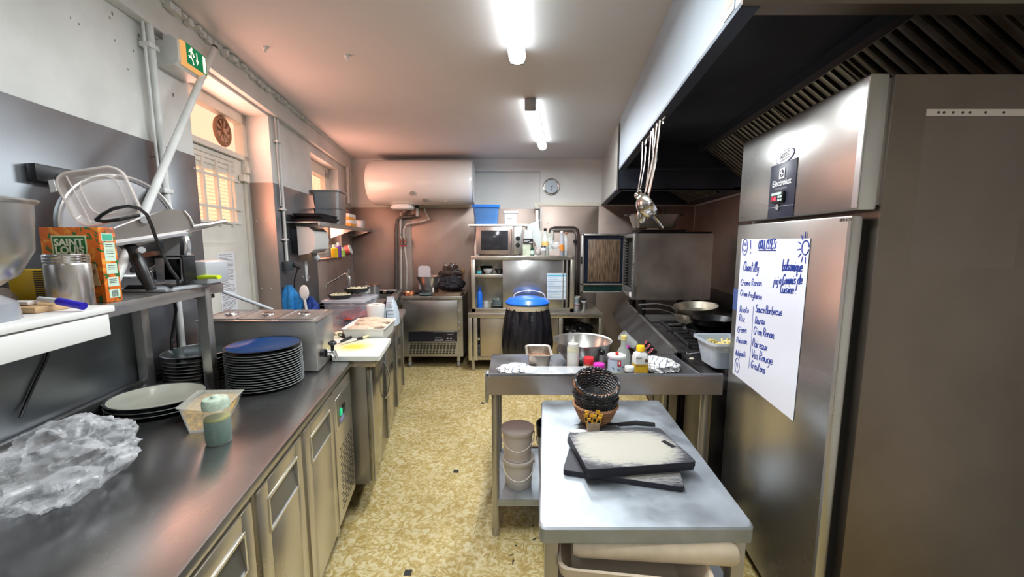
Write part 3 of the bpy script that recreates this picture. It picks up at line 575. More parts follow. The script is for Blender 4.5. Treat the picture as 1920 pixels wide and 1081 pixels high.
# paper towel dispenser below the shelf
dp = thing('towel_dispenser', 'white and dark wall dispenser for paper towels under the wall shelf', 'dispenser', LS((-1.17, 3.35, 1.39)))
MB().box(XL + .006, XL + .065, 3.13, 3.47, 1.40, 1.60, .01).build('back', BLACK, dp, skew=LS)
mb = MB(); mb.loft([[(x, y, z) for x, z in ((XL + .06, 1.385), (XL + .15, 1.40), (XL + .185, 1.43), (XL + .20, 1.50), (XL + .19, 1.57), (XL + .15, 1.605), (XL + .06, 1.61))] for y in (3.12, 3.48)])
mb.build('cover', WHITE, dp, skew=LS)
MB().cyl((XL + .09, 3.4, 1.375), (XL + .10, 3.44, 1.345), .028, n=14).build('towel_end', PAPER, dp, skew=LS)
t = thing('hook_rail', 'white plastic plate with a hook under the towel dispenser', 'hook', LS((XL + .01, 3.42, 1.2)))
MB().box(XL + .006, XL + .014, 3.38, 3.44, 1.15, 1.33, .003).build('plate', WHITE, t, skew=LS); MB().tube([(XL + .014, 3.41, 1.2), (XL + .035, 3.41, 1.18), (XL + .04, 3.41, 1.2)], .005).build('hook', CHROME, t, skew=LS)
t = thing('wall_socket', 'black plug adapter at the foot of the white conduit', 'socket', LS((XL + .03, 2.96, 1.29)))
MB().box(XL + .006, XL + .06, 2.93, 3.02, 1.275, 1.345, .008).build('housing', pm('dark_socket', (.05, .07, .08), .4), t, skew=LS)
MB().cyl((XL + .06, 3.0, 1.32), (XL + .10, 3.03, 1.29), .014).build('plug', BLACK, t, skew=LS)
MB().tube([(XL + .09, 3.02, 1.3), (XL + .05, 3.03, 1.2), (XL + .04, 3.02, 1.05), (XL + .05, 3.0, .91)], .005).build('cable', BLACK, t, skew=LS)
# items on the small window sill
for (y, r, hh, m, lb, n_) in ((4.05, .035, .13, YELP, 'yellow printed bottle on the window sill', 'bottle'), (4.2, .03, .15, pm('violet_plastic', (.14, .06, .35), .4), 'dark violet bottle on the window sill', 'bottle'), (4.33, .035, .10, pm('lime', (.4, .65, .12), .4), 'lime green tub on the window sill', 'tub')):
    t = thing(n_, lb, n_, LS((-1.10, y, 1.326))); c = (-1.10 - XL * 0 - .06, y, 1.327)
    MB().lathe([(.001, 0), (r, 0), (r, hh * .7), (r * .5, hh * .8)], c, 18, cap=(1, 1)).build('body', m, t, skew=LS); MB().lathe([(r * .5, hh * .8), (r * .5, hh), (.001, hh)], c, 14, cap=(1, 1)).build('cap', WHITE, t, skew=LS)
t = thing('roll_tub', 'round white and red tub lying on the window sill', 'tub', LS((-1.14, 4.46, 1.33)))
MB().cyl((-1.15, 4.45, 1.385), (-1.10, 4.45, 1.40), .055, n=24).build('body', pm('red_white', (.7, .12, .12), .4), t, skew=LS); MB().cyl((-1.10, 4.45, 1.40), (-1.09, 4.45, 1.403), .052, n=24).build('lid', WHITE, t, skew=LS)
# ---- rack shelf over the worktop
rk = thing('over_shelf', 'steel over-counter rack shelf on square posts above the worktop', 'shelf', LS((-1.1, .9, .9)))
Z1 = 1.322
MB().box(XL + .008, -.962, -.4, 1.67, Z1 - .003, Z1, .001).box(-.965, -.96, -.4, 1.67, Z1 - .038, Z1, .001).box(XL + .008, -.96, 1.666, 1.67, Z1 - .038, Z1, .001).build('shelf_board', STEEL, rk, skew=LS)
for x, y in ((-.975, 1.555), (-1.205, 1.515), (-.99, .2), (-1.20, .2)):
    MB().box(x - .019, x + .019, y - .019, y + .019, .9005, Z1 - .004, .002).build('post', STEEL, rk, skew=LS)
wb = thing('white_board_shelf', 'white laminated board resting on the near end of the rack shelf', 'board', LS((-.95, .6, Z1)))
MB().box(-1.13, -.845, .0, .985, Z1 + .0005, Z1 + .016, .002).build('board', WHITE, wb, skew=LS)
MB().box(-.862, -.845, .0, .965, Z1 - .055, Z1 - .004, .002).build('apron', WHITE, wb, skew=LS)
ZB = Z1 + .0165
# ---- mixer with bowl at the left edge
mx = thing('stand_mixer', 'grey mixer foot carrying a large steel bowl at the left edge', 'mixer', (-1.10, .74, ZB))
c = (-1.10, .74, ZB)
MB().loft([rrect(c[0] - .005, c[1], .19, .20, ZB, .07), rrect(c[0] - .005, c[1], .185, .195, ZB + .035, .07), rrect(c[0] - .0, c[1], .14, .14, ZB + .056, .06)]).build('foot', pm('grey_metal_paint', (.30, .32, .35), .3, coat=.5), mx)
MB().lathe([(.03, .055), (.07, .06), (.11, .09), (.135, .14), (.142, .235), (.150, .240), (.150, .244), (.139, .24), (.131, .14), (.105, .095), (.001, .068)], c, 40).build('bowl', STEEL, mx)
# small things on the white board
bd = tag(MB().box(-1.255, -1.06, .865, .955, ZB, ZB + .014, .003).build('wooden_board', WOOD), 'small pale wooden board on the white shelf board', 'board')
t = thing('pastry_brush', 'flat brush with ochre bristles lying on the small wooden board', 'brush', (-1.17, .90, ZB + .015))
MB().box(-1.10, -1.19, .885, .91, ZB + .0145, ZB + .024, .004).build('handle', pm('whitish_handle', (.75, .7, .66), .4), t)
MB().box(-1.27, -1.188, .872, .922, ZB + .0145, ZB + .03, .008).build('bristles', pm('ochre_bristle', (.55, .36, .06), .7, bump=.6, bs=150), t)
t = thing('marker_pen', 'blue capped marker pen on the edge of the white board', 'marker', (-1.03, .9, ZB + .01))
MB().cyl((-1.095, .905, ZB + .027), (-1.035, .90, ZB + .022), .006).build('barrel', pm('white_barrel', (.8, .8, .82), .4), t); MB().cyl((-1.045, .90, ZB + .0225), (-.985, .896, ZB + .0115), .0088, n=14).build('cap', pm('blue_marker_cap', (.03, .02, .45), .3), t)
# steel canister
cc = (-1.178, 1.045, Z1 - .003)
t = thing('steel_canister', 'brushed steel screw-top canister in front of the orange sugar box', 'canister', cc)
MB().lathe([(.001, 0), (.0435, 0), (.0445, .004), (.0445, .118), (.0425, .122)], cc, 40, cap=(1, 0)).build('body', steel('canister_steel', (.62, .58, .55), .16, .3, (20, 20, 1), .15, 6), t)
mb = MB(); pr = [(.0425, .122)]
for k in range(3): pr += [(.04455, .124 + k * .007), (.04455, .128 + k * .007), (.0425, .1305 + k * .007)]
MB().lathe(pr + [(.042, .146), (.001, .146)], cc, 40, cap=(0, 1)).build('threaded_rim', CHROME, t)
# sugar box
bx0, bx1, by0, by1 = -1.335, -1.168, 1.125, 1.172
t = thing('sugar_box', 'orange cardboard sugar box with a green label reading SAINT LOUIS', 'box', ((bx0 + bx1) / 2, by0 + .03, Z1 + .001))
def orange():
    m, nt, b = newmat('orange_carton'); L = nt.links.new; tc = N(nt, 'ShaderNodeTexCoord')
    n = N(nt, 'ShaderNodeTexNoise'); n.inputs['Scale'].default_value = 22; n.inputs['Distortion'].default_value = 2; L(tc.outputs['Object'], n.inputs['Vector'])
    r = ramp(nt, [(.40, (.03, .16, .03)), (.43, (.80, .15, .02)), (.58, (.85, .20, .02)), (.62, (.95, .38, .05))]); L(n.outputs[0], r.inputs[0]); L(r.outputs[0], b.inputs['Base Color']); b.inputs['Roughness'].default_value = .4; return m
MB().box(bx0, bx1, by0, by1, Z1 + .0005, Z1 + .215, .001).build('carton', orange(), t)
FW = bx1 - bx0; yf_ = by0 - .0008
MB().box(bx0 + .035, bx0 + .127, yf_, yf_ + .001, Z1 + .130, Z1 + .188, .004).build('green_label', pm('label_green', (.02, .16, .04), .4), t)
MB().box(bx0 + .031, bx0 + .131, yf_ + .0002, yf_ + .001, Z1 + .126, Z1 + .192, .004).build('label_border', pm('label_cream', (.75, .78, .45), .5), t)
IV = pm('ivory_print', (.88, .86, .70), .5)
for s_, zz in (('SAINT', .1635), ('LOUIS', .1415)): text(s_, .028, frame_M((bx0 + .081, yf_ - .001, Z1 + zz), (1, 0, 0), (0, 0, 1)), 'lettering', IV, t, bold=.0008, sx=1.08)
MB().prism([(bx0 + .07, yf_, Z1 + .05), (bx0 + .155, yf_, Z1 + .05), (bx0 + .148, yf_, Z1 + .112), (bx0 + .085, yf_, Z1 + .105)], (0, .001, 0)).build('beige_patch', pm('beige_patch', (.72, .50, .30), .5), t)
text('CASSONADE', .020, frame_M((bx0 + .112, yf_ - .001, Z1 + .082), (1, 0, 0), (0, 0, 1)), 'lettering', pm('brown_print', (.2, .05, .03), .5), t, sx=.62)
mb = MB(); xs = bx1 + .0006
for z0, z1 in ((.118, .172), (.082, .112), (.045, .072), (.012, .036)): mb.box(bx1, xs, by0 + .01, by1 - .006, Z1 + z0, Z1 + z1)
mb.box(bx1, xs, by0 + .006, by0 + .038, Z1 + .176, Z1 + .198); mb.mat(1)
for z in (.165, .16, .15, .145, .14, .13, .105, .1, .095, .065, .06, .055): mb.box(xs, xs + .0004, by0 + .014, by1 - .012, Z1 + z, Z1 + z + .0015)
for k in range(6): mb.box(xs, xs + .0004, by0 + .018 + k * .003, by0 + .0195 + k * .003, Z1 + .015, Z1 + .033)
mb.mat(2).box(xs, xs + .0004, by0 + .008, by0 + .036, Z1 + .178, Z1 + .196)
mb.build('side_print', [pm('mint_print', (.65, .82, .66), .5), INKD, pm('teal_print', (.08, .45, .3), .5)], t)
# yellow carton behind the canister
t = thing('yellow_carton', 'yellow carton with dark barcode stripes between bowl and canister', 'box', (-1.33, 1.08, Z1))
MB().box(-1.36, -1.255, 1.06, 1.10, Z1, Z1 + .10, .001).build('carton', YELP, t)
mb = MB()
for k in range(14): mb.box(-1.29, -1.262, 1.0592, 1.06, Z1 + .015 + k * .006, Z1 + .018 + k * .006)
mb.build('barcode', INKD, t)
tag(MB().ball((-1.31, 1.0, Z1 + .03), .03, 12, 1.1, .8, .95, .35).build('crumpled_bag', film('brown_clear', (.5, .4, .35), .6, .2)), 'small crumpled clear bag between bowl and canister', 'bag')
# ---- knife bar on the wall
kb = thing('knife_bar', 'black magnetic knife bar on the grey wall sheet', 'knife bar', LS((XL + .01, 1.35, 1.69)))
MB().box(XL + .007, XL + .035, 1.19, 1.50, 1.675, 1.725, .002).build('bar', BLACK, kb, skew=LS); MB().cyl((XL + .035, 1.26, 1.70), (XL + .04, 1.26, 1.70), .006).build('screw', CHROME, kb, skew=LS)
for y, lb, z0, z1, m in ((1.515, 'bright pointed knife blade standing above the clear lid', 1.5, 1.755, BRIGHT), (1.625, 'dark pointed knife blade right of the clear lid', 1.45, 1.70, DSTEEL)):
    t = thing('kitchen_knife', lb, 'knife', LS((XL + .04, y, z0)))
    MB().prism([(XL + .034, y - .014, z0), (XL + .034, y + .014, z0), (XL + .034, y + .014, z1 - .04), (XL + .034, y, z1), (XL + .034, y - .014, z1 - .045)], (.002, 0, 0)).build('blade', m, t, skew=LS)
    MB().box(XL + .026, XL + .044, y - .012, y + .012, z0 - .11, z0, .004).build('handle', BLACK, t, skew=LS)
# ---- the slicer
P = lambda a, b, y=1.47: aY(a, b, y)
sl = thing('meat_slicer', 'grey meat slicer with round guard plate, tilted carriage and black handle', 'slicer', (-1.28, 1.45, Z1 + .001))
GM = pm('cast_aluminium', (.50, .52, .55), .42, .25); LM = steel('slicer_plate', (.66, .67, .70), .25, .4, (1, 1, 10), .12, 5)
b0 = P(310, 534, 1.47); b1 = P(397, 490, 1.56)
MB().box(-1.40, -1.185, 1.34, 1.60, Z1 + .001, Z1 + .012, .003).box(-1.275, -1.165, 1.50, 1.62, Z1 + .012, Z1 + .098, .006).build('base', GM, sl)
MB().hexa([P(309, 530, 1.44), P(340, 530, 1.44), P(340, 530, 1.49), P(309, 530, 1.49)], [P(306, 436, 1.44), P(336, 432, 1.44), P(336, 432, 1.49), P(306, 436, 1.49)]).build('column', GM, sl)
ctr = P(228, 428, 1.50)
def disc(c, r, t_, tilt, m, name, par, rim=None, flat=.84):
    M = Matrix.Translation(c) @ Matrix.Rotation(tilt, 4, 'Z') @ Matrix.Rotation(PI / 2, 4, 'X')
    mb = MB(); mb.begin(); mb.lathe([(.001, 0), (r * .93, 0), (r * .95, .004), (r, .006), (r, -t_), (.001, -t_)], (0, 0, 0), 56, flat, 1); mb.tr(M)
    o = mb.build(name, m, par)
    if rim:
        mb = MB(); mb.begin(); mb.tube([(r * flat * math.cos(2 * PI * k / 56), r * math.sin(2 * PI * k / 56), .005) for k in range(56)], .006, 8, closed=True); mb.tr(M); mb.build('guard_ring', rim, o)
    return o
ctr = aY(233, 425, 1.385); disc(ctr, .172, .02, math.radians(77), LM, 'guard_plate', sl, BRIGHT, 1.0)
disc(P(338, 462, 1.52), .062, .012, math.radians(-25), LM, 'blade', sl, BRIGHT, .8)
# carriage: a bent tray plate
ys = 1.40
pts = [(200, 462), (262, 459), (352, 437), (425, 418), (425, 411), (362, 422), (352, 404), (340, 394), (316, 392), (262, 410), (205, 432)]
yc = lambda px: 1.15 + (px - 119) / 306 * .40
fr_ = [P(a, b, yc(a)) for a, b in pts]
MB().prism(fr_, (-.012, .004, .002)).build('carriage_plate', steel('carriage_steel', (.46, .42, .39), .3, .42, (6, 1, 1), .2, 5), sl)
MB().hexa([P(205, 463, yc(205) - .02), P(352, 440, yc(352) - .02), P(362, 424, yc(362) + .05), P(215, 440, yc(215) + .05)], [P(205, 458, yc(205) - .02), P(352, 435, yc(352) - .02), P(362, 419, yc(362) + .05), P(215, 435, yc(215) + .05)]).build('carriage_tray', LM, sl)
MB().tube([P(362, 424, yc(362) - .004), P(395, 420, yc(395) - .004), P(424, 414, yc(424) - .004)], [.007, .009, .010], 10).tube([P(345, 395, yc(345) - .003), P(355, 406, yc(355) - .003), P(362, 421, yc(362) - .003)], .004, 8).cyl(P(352, 434, yc(352) - .01), P(356, 440, yc(356) - .02), .007).build('carriage_lever', BRIGHT, sl)
MB().cyl(P(272, 412, yc(272) - .015), P(272, 412, yc(272)), .012).build('knob', GM, sl)
MB().tube([P(218, 452, 1.33), P(232, 456, 1.32), P(246, 466, 1.31), P(258, 488, 1.30), P(270, 515, 1.30), P(284, 543, 1.30)], [.014, .017, .019, .019, .018, .014], 14).build('handle', BLACK, sl)
MB().cyl(P(262, 470, 1.29), P(266, 468, 1.28), .010).build('handle_knob', GREYP, sl)
MB().hexa([P(232, 541, 1.34), P(292, 541, 1.34), P(292, 541, 1.40), P(232, 541, 1.40)], [P(240, 534, 1.34), P(290, 534, 1.34), P(290, 534, 1.40), P(240, 534, 1.40)]).build('carriage_foot', BLACK, sl)
MB().box(P(245, 0, 1.46).x, P(303, 0, 1.46).x, 1.44, 1.49, P(0, 526, 1.46).z, P(0, 482, 1.46).z, .006).build('motor_cover', pm('pale_alu', (.5, .52, .54), .35, .6), sl)
MB().box(P(243, 0, 1.46).x, P(305, 0, 1.46).x, 1.438, 1.492, P(0, 482, 1.46).z, P(0, 478, 1.46).z, .003).box(P(301, 0, 1.46).x, P(305, 0, 1.46).x, 1.436, 1.492, P(0, 526, 1.46).z, P(0, 478, 1.46).z, .002).build('cover_trim', BLACK, sl)
MB().ball(P(240, 507, 1.40), .024, 14, 1.1, 1, 1.2).build('sharpener', pm('black_gloss', (.01, .01, .012), .12), sl)
MB().prism([P(222, 478, 1.43), P(290, 470, 1.43), P(296, 478, 1.43), P(240, 486, 1.43)], (0, .02, 0)).build('tray_lip', pm('pinkish_steel', (.75, .55, .45), .3, .9), sl)
# the power cable that hangs over the carriage and down behind the shelf
tag(MB().tube([P(180, 412, 1.14), P(190, 403, 1.14), P(212, 391, 1.15), P(240, 386, 1.17), P(262, 391, 1.19), P(275, 402, 1.21), P(284, 422, 1.23), P(292, 445, 1.25), P(305, 475, 1.28), P(320, 505, 1.28), P(333, 522, 1.29), P(334, 534, 1.30), P(322, 536, 1.4), P(305, 534, 1.5)], .0048, 8).tube([P(180, 412, 1.14), P(195, 415, 1.14), P(225, 411, 1.15), P(262, 403, 1.19)], .0048, 8).build('power_cable', BLACK), 'black power cable looping over the slicer carriage', 'cable')
tag(MB().tube([aY(327, 560, 1.62), aY(330, 580, 1.6), aY(326, 610, 1.6), aY(321, 640, 1.6), aY(322, 656, 1.6)], .0055, 8).cyl(aY(327, 548, 1.62), aY(327, 566, 1.62), .012).box(aY(296, 0, 1.62).x, aY(345, 0, 1.62).x, 1.60, 1.64, 1.262, 1.28, .004).build('hanging_plug_cable', BLACK), 'black cable with plug hanging below the rack shelf', 'cable')
tag(MB().tube([aW(95, 640, XL + .012, LA), aW(88, 672, XL + .012, LA), aW(68, 712, XL + .012, LA), aW(52, 748, XL + .012, LA), aW(38, 782, XL + .02, LA)], .004, 8).build('wall_cable', BLACK), 'thin black cable hanging on the wall beneath the white board', 'cable')
# clear polycarbonate lid hanging over the slicer
cl = thing('plastic_cover', 'large clear rounded plastic cover leaning against the slicer guard', 'plastic cover', P(190, 430, 1.18))
o_ = P(152, 428, 1.16); ux = (P(274, 405, 1.22) - o_); uy = (P(118, 325, 1.14) - o_); W_, H_ = ux.length, uy.length
M = frame_M(o_, ux, uy)
def onlid(r_): return [M @ Vector(v) for v in r_]
mb = MB(); z = 0
mb.loft([onlid(rrect(W_ / 2, H_ / 2, W_, H_, 0, .035, 6)), onlid(rrect(W_ / 2, H_ / 2, W_, H_, .012, .035, 6)), onlid(rrect(W_ / 2, H_ / 2, W_ - .012, H_ - .012, .014, .03, 6)), onlid(rrect(W_ / 2, H_ / 2, W_ - .03, H_ - .03, .004, .03, 6)), onlid(rrect(W_ / 2, H_ / 2, W_ - .05, H_ - .05, .008, .03, 6))], cap=(0, 1))
mb.build('panel', film('polycarbonate', (.82, .72, .67), .42, .12), cl)
mb = MB(); mb.begin(); mb.tube([(p_[0], p_[1], .012) for p_ in rrect(W_ / 2, H_ / 2, W_ - .004, H_ - .004, 0, .035, 6)], .0035, 6, closed=True); mb.tube([(p_[0], p_[1], .010) for p_ in rrect(W_ / 2 + .01, H_ / 2, W_ - .07, H_ - .05, 0, .03, 6)], .002, 6, closed=True); mb.tube([(.03, .01, .01), (.03, H_ - .01, .01)], .002, 6); mb.tr(M); mb.build('rim', film('rim_plastic', (.9, .85, .82), .6, .1), cl)
tag(MB().prism([P(90, 338, 1.15), P(100, 336, 1.15), P(106, 358, 1.15), P(95, 361, 1.15)], (0, .002, 0)).build('paper_tag', PAPER), 'small white paper tag beside the clear lid', 'tag')
# neon knife handle on the shelf end
t = thing('kitchen_knife', 'knife with a neon yellow handle at the far end of the rack shelf', 'knife', aZ(378, 524, Z1))
MB().tube([P(344, 521, 1.55), P(360, 521, 1.52), P(385, 519, 1.50), P(411, 519, 1.48)], [.008, .012, .011, .010], 12, flat=.75).build('handle', pm('neon_yellow', (.72, .95, .02), .35, emit=(.6, .9, 0), es=0), t)
MB().prism([P(330, 527, 1.57), P(346, 517, 1.55), P(346, 526, 1.55)], (0, .002, 0)).build('blade', BRIGHT, t)
# ================================================================ ON THE WORKTOP
WZ = .9005
ORD = ['topmost', 'second', 'third', 'fourth', 'fifth', 'sixth', 'seventh', 'eighth', 'ninth', 'tenth', 'eleventh', 'twelfth', 'thirteenth', 'fourteenth', 'fifteenth', 'sixteenth', 'seventeenth']
def plate_mesh(r, name, mats, c, hh=.014, sx=1, sy=1):
    mb = MB(); mb.lathe([(.001, 0), (r * .62, 0), (r * .66, .002), (r * .97, hh - .003)], c, 44, sx, sy, cap=(1, 0))
    mb.mat(1).lathe([(r * .97, hh - .003), (r, hh - .001), (r * .985, hh + .0005)], c, 44, sx, sy); mb.lathe([(r * .985, hh + .0005), (r * .94, hh - .001)], c, 44, sx, sy).mat(0).lathe([(r * .94, hh - .001), (r * .66, .005), (.001, .004)], c, 44, sx, sy, cap=(0, 1))
    return mb.build(name, mats)
def stack(cx, cy, r, n, pitch, top, topm, lab, grp):
    base = None
    for k in range(n):
        i = n - 1 - k; ox, oy = random.uniform(-.0012, .0012), random.uniform(-.0012, .0012)
        if k == n - 1: o = plate_mesh(r, 'plate', topm, (cx, cy, WZ + k * pitch), .021); tag(o, top, 'plate', grp)
        elif base is None: base = o = plate_mesh(r, 'plate', [PLATE, PLATEE], (cx, cy, WZ)); tag(o, lab % (ORD[i] + ' from the top' if 0 else 'at the very bottom'), 'plate', grp)
        else:
            o = base.copy(); COL.objects.link(o); o.location = (cx + ox, cy + oy, WZ + k * pitch); o['label'] = lab % (ORD[i] + ' from the top')
stack(-1.034, 1.605, .141, 16, .0101, 'blue glazed plate lying topmost on the stack beside the bain marie', [PLATEB, BLACK], 'dark grey plate in the blue topped stack, %s', 'dark plates stacked under the blue one')
stack(-1.345, 1.655, .131, 9, .0140, 'dark grey-green glazed plate topmost on the stack behind the rack post', [pm('dark_green_glaze', (.05, .07, .07), .12, coat=.6), BRIGHT], 'dark pale-rimmed plate in the stack behind the rack post, %s', 'dark plates stacked behind the rack post')
IVP = pm('ivory_glaze', (.62, .62, .52), .22, coat=.5, var=.12, vs=9)
for k, (m, lb) in enumerate(((PLATE, 'dark serving plate at the bottom under the ivory oval plate'), (PLATE, 'dark serving plate directly under the ivory oval plate'), (IVP, 'ivory glazed oval plate on two dark plates by the rack posts'))):
    tag(plate_mesh(.153, 'serving_plate', [m, PLATE if k == 2 else PLATEE], (-1.275, 1.365, WZ + k * .0155), .017, 1, .86), lb, 'plate', 'serving plates by the rack posts')
# bain marie
bm_ = thing('bain_marie', 'steel bain marie with three lidded pans and a drain tap on the worktop', 'bain marie', (-1.17, 1.88, WZ))
bx0, by0, by1, bz = -1.43, 1.752, 2.02, 1.135
def bs(v): return Vector((v[0] + LA * (v[1] - by0), v[1], v[2]))
mb = MB(); mb.begin(); mb.box(bx0, -.888, by0, by1, WZ + .004, bz, .004); mb.xf(bs); mb.begin(); mb.box(bx0 - .006, -.880, by0 - .008, by1 + .008, bz, bz + .006, .002).xf(bs)
mb.build('housing', STEELV, bm_)
for i in range(3):
    x0 = bx0 + .006 + i * .176
    mb = MB(); mb.begin(); mb.loft([rrect(x0 + .087, (by0 + by1) / 2, .170, .25, bz + .0062, .015), rrect(x0 + .087, (by0 + by1) / 2, .170, .25, bz + .012, .015), rrect(x0 + .087, (by0 + by1) / 2, .15, .225, bz + .0125, .015), rrect(x0 + .087, (by0 + by1) / 2, .145, .22, bz + .009, .015)], cap=(1, 1)).xf(bs)
    ld = mb.build('pan_lid', STEEL, bm_)
    mb = MB(); mb.begin(); mb.lathe([(.028, .0092), (.03, .016), (.024, .019), (.001, .015)], (x0 + .087, (by0 + by1) / 2, bz), 20, cap=(1, 1)).box(x0 + .08, x0 + .094, by0 + .09, by0 + .11, bz + .015, bz + .022, .002).xf(bs); mb.build('lid_grip', CHROME, ld)
tc = bs((-.888, by0 + .12, WZ + .06))
tp = MB().cyl(tc, tc + Vector((.045, 0, 0)), .009).cyl(tc + Vector((.04, 0, .004)), tc + Vector((.052, 0, -.03)), .010, .007).cyl(tc + Vector((.0, 0, 0)), tc + Vector((.006, 0, 0)), .018).build('tap', CHROME, bm_)
MB().cyl(tc + Vector((.034, 0, .0)), tc + Vector((.034, 0, .035)), .008).ball(tc + Vector((.034, 0, .045)), .018, 12, 1.2, 1, .7).build('tap_lever', BLACK, tp)
kc = bs((-.888, by0 + .05, WZ + .075)); MB().cyl(kc, kc + Vector((.022, 0, 0)), .020).box(kc.x + .02, kc.x + .03, kc.y - .004, kc.y + .004, kc.z - .018, kc.z + .018, .002).build('thermostat_knob', BLACK, bm_)
# food tray and squeeze bottle
c4 = [aZ(355, 812, WZ), aZ(419, 806, WZ), aZ(448, 752, WZ), aZ(372, 752, WZ)]
t4 = [aZ(334, 766, .952), aZ(412, 773, .952), aZ(454, 732, .952), aZ(372, 733, .952)]
ft = thing('food_tray', 'clear plastic tray of yellow diced food behind the squeeze bottle', 'tray', (sum(c4, Vector()) / 4))
def lerp4(t, ins=0):
    q = [c4[i].lerp(t4[i], t) for i in range(4)]; m_ = sum(q, Vector()) / 4; return [p_ + (m_ - p_) * ins for p_ in q]
MB().loft([lerp4(0), lerp4(.95), lerp4(1, -.06), lerp4(1.02, -.06), lerp4(1.0, .03), lerp4(.03, .03)]).build('tub', film('tray_clear', (.85, .85, .82), .28, .05), ft)
MB().loft([lerp4(.05, .05), lerp4(.80, .05)]).build('diced_food', pm('mango_dice', (.80, .48, .05), .5, var=.5, vs=70, bump=.6, bs=90), ft)
MB().loft([lerp4(1.03, -.07), lerp4(1.07, -.05)]).build('film_cover', film('foggy_film', (.80, .80, .72), .28, .1), ft)
def bottle(name, label, c, parts, n=28):
    t = thing(name, label, 'bottle', c)
    for nm, pr, m in parts: MB().lathe(pr, c, n, cap=(1, 1)).build(nm, m, t)
    return t
c = (-.880, 1.122, WZ)
bottle('squeeze_bottle', 'squat squeeze bottle half full of green sauce on the worktop', c, (
    ('sauce', [(.001, .002), (.030, .002), (.0325, .008), (.0325, .072), (.001, .073)], pm('green_sauce', (.05, .17, .13), .4, var=.3, vs=60)),
    ('oil_layer', [(.0325, .0731), (.0325, .078), (.001, .0781)], pm('oil_green', (.30, .32, .03), .3)),
    ('body', [(.001, 0), (.032, 0), (.0345, .006), (.0345, .108), (.033, .112)], film('bottle_side', (.8, .85, .78), .22, .05)),
    ('cap', [(.0345, .108), (.0345, .128), (.031, .136), (.012, .137), (.009, .145), (.001, .146)], pm('green_white_cap', (.55, .68, .55), .35, var=.25, vs=60))))
# crumpled plastic bag
FOLDS = ((3.2, .14), (6.5, .075), (13, .035))
def bag(name, label, cat, c, rx, ry, rz, m, seed, n=84, amp=.34, fold=11):
    mb = MB(); k = n // 2; rings = []
    for i in range(k + 1):
        th = PI * min(max(i / k, .02), .98); ring = []
        for j in range(n):
            ph = 2 * PI * j / n; d = Vector((math.sin(th) * math.cos(ph), math.sin(th) * math.sin(ph), -math.cos(th)))
            q = 1 + amp * noise.noise(d * 1.5 + Vector((seed, 0, 0))); rg = 0
            for s_, a_ in FOLDS:
                rg += a_ * (1 - 2.6 * abs(noise.noise(d * s_ + Vector((0, seed * 3.1, s_)))))
            q += rg; z = c[2] + rz * (1 + d.z * q); ring.append((c[0] + rx * d.x * q, c[1] + ry * d.y * q, max(z, c[2] + .001 + .002 * (1 + noise.noise(d * 9)))))
        rings.append(ring)
    o = mb.loft(rings).build(name, m, smooth=28); return tag(o, label, cat)
def bagmat():
    m, nt, b = newmat('thin_bag_plastic'); L = nt.links.new; b.inputs['Base Color'].default_value = (.90, .92, .96, 1); b.inputs['Roughness'].default_value = .2; b.inputs['Specular IOR Level'].default_value = .8
    t = N(nt, 'ShaderNodeBsdfTransparent'); mx = N(nt, 'ShaderNodeMixShader'); lw_ = N(nt, 'ShaderNodeLayerWeight'); lw_.inputs[0].default_value = .45
    tc = N(nt, 'ShaderNodeTexCoord'); nz = N(nt, 'ShaderNodeTexNoise'); nz.inputs['Scale'].default_value = 11; nz.inputs['Detail'].default_value = 5; nz.inputs['Distortion'].default_value = 3
    L(tc.outputs['Object'], nz.inputs['Vector']); mr = N(nt, 'ShaderNodeMapRange'); mr.inputs[1].default_value = .45; mr.inputs[2].default_value = .62; mr.inputs[3].default_value = .03; mr.inputs[4].default_value = .26; L(nz.outputs[0], mr.inputs[0])
    m2 = N(nt, 'ShaderNodeMath', operation='MULTIPLY'); m2.inputs[1].default_value = .42; L(lw_.outputs['Facing'], m2.inputs[0]); ad = N(nt, 'ShaderNodeMath', operation='ADD', use_clamp=True); L(m2.outputs[0], ad.inputs[0]); L(mr.outputs[0], ad.inputs[1])
    L(ad.outputs[0], mx.inputs[0]); L(t.outputs[0], mx.inputs[1]); L(b.outputs[0], mx.inputs[2]); L(mx.outputs[0], nt.nodes['Material Output'].inputs[0])
    bp = N(nt, 'ShaderNodeBump'); bp.inputs['Strength'].default_value = .25; bp.inputs['Distance'].default_value = .01; L(nz.outputs[0], bp.inputs['Height']); L(bp.outputs[0], b.inputs['Normal']); return m
FOLDS = ((2.2, .17), (4.5, .075), (9, .018)); bag('plastic_bag', 'large crumpled clear plastic bag lying on the near left worktop', 'bag', (-1.07, .875, WZ), .098, .135, .074, bagmat(), 4.2, 120); FOLDS = ((3.2, .14), (6.5, .075), (13, .035))
t = thing('clear_box', 'clear ribbed plastic box showing through the crumpled bag', 'box', (-1.0, .92, WZ + .01))
MB().loft([rrect(-1.07, .90, .09, .06, WZ + .004, .01), rrect(-1.07, .90, .10, .07, WZ + .035, .01), rrect(-1.07, .90, .094, .064, WZ + .035, .01)]).build('body', CLEAR, t)
mb = MB()
for k in range(5): mb.box(-1.105 + k * .016, -1.101 + k * .016, .864, .869, WZ + .006, WZ + .033)
mb.build('ribs', CLEARB, t)
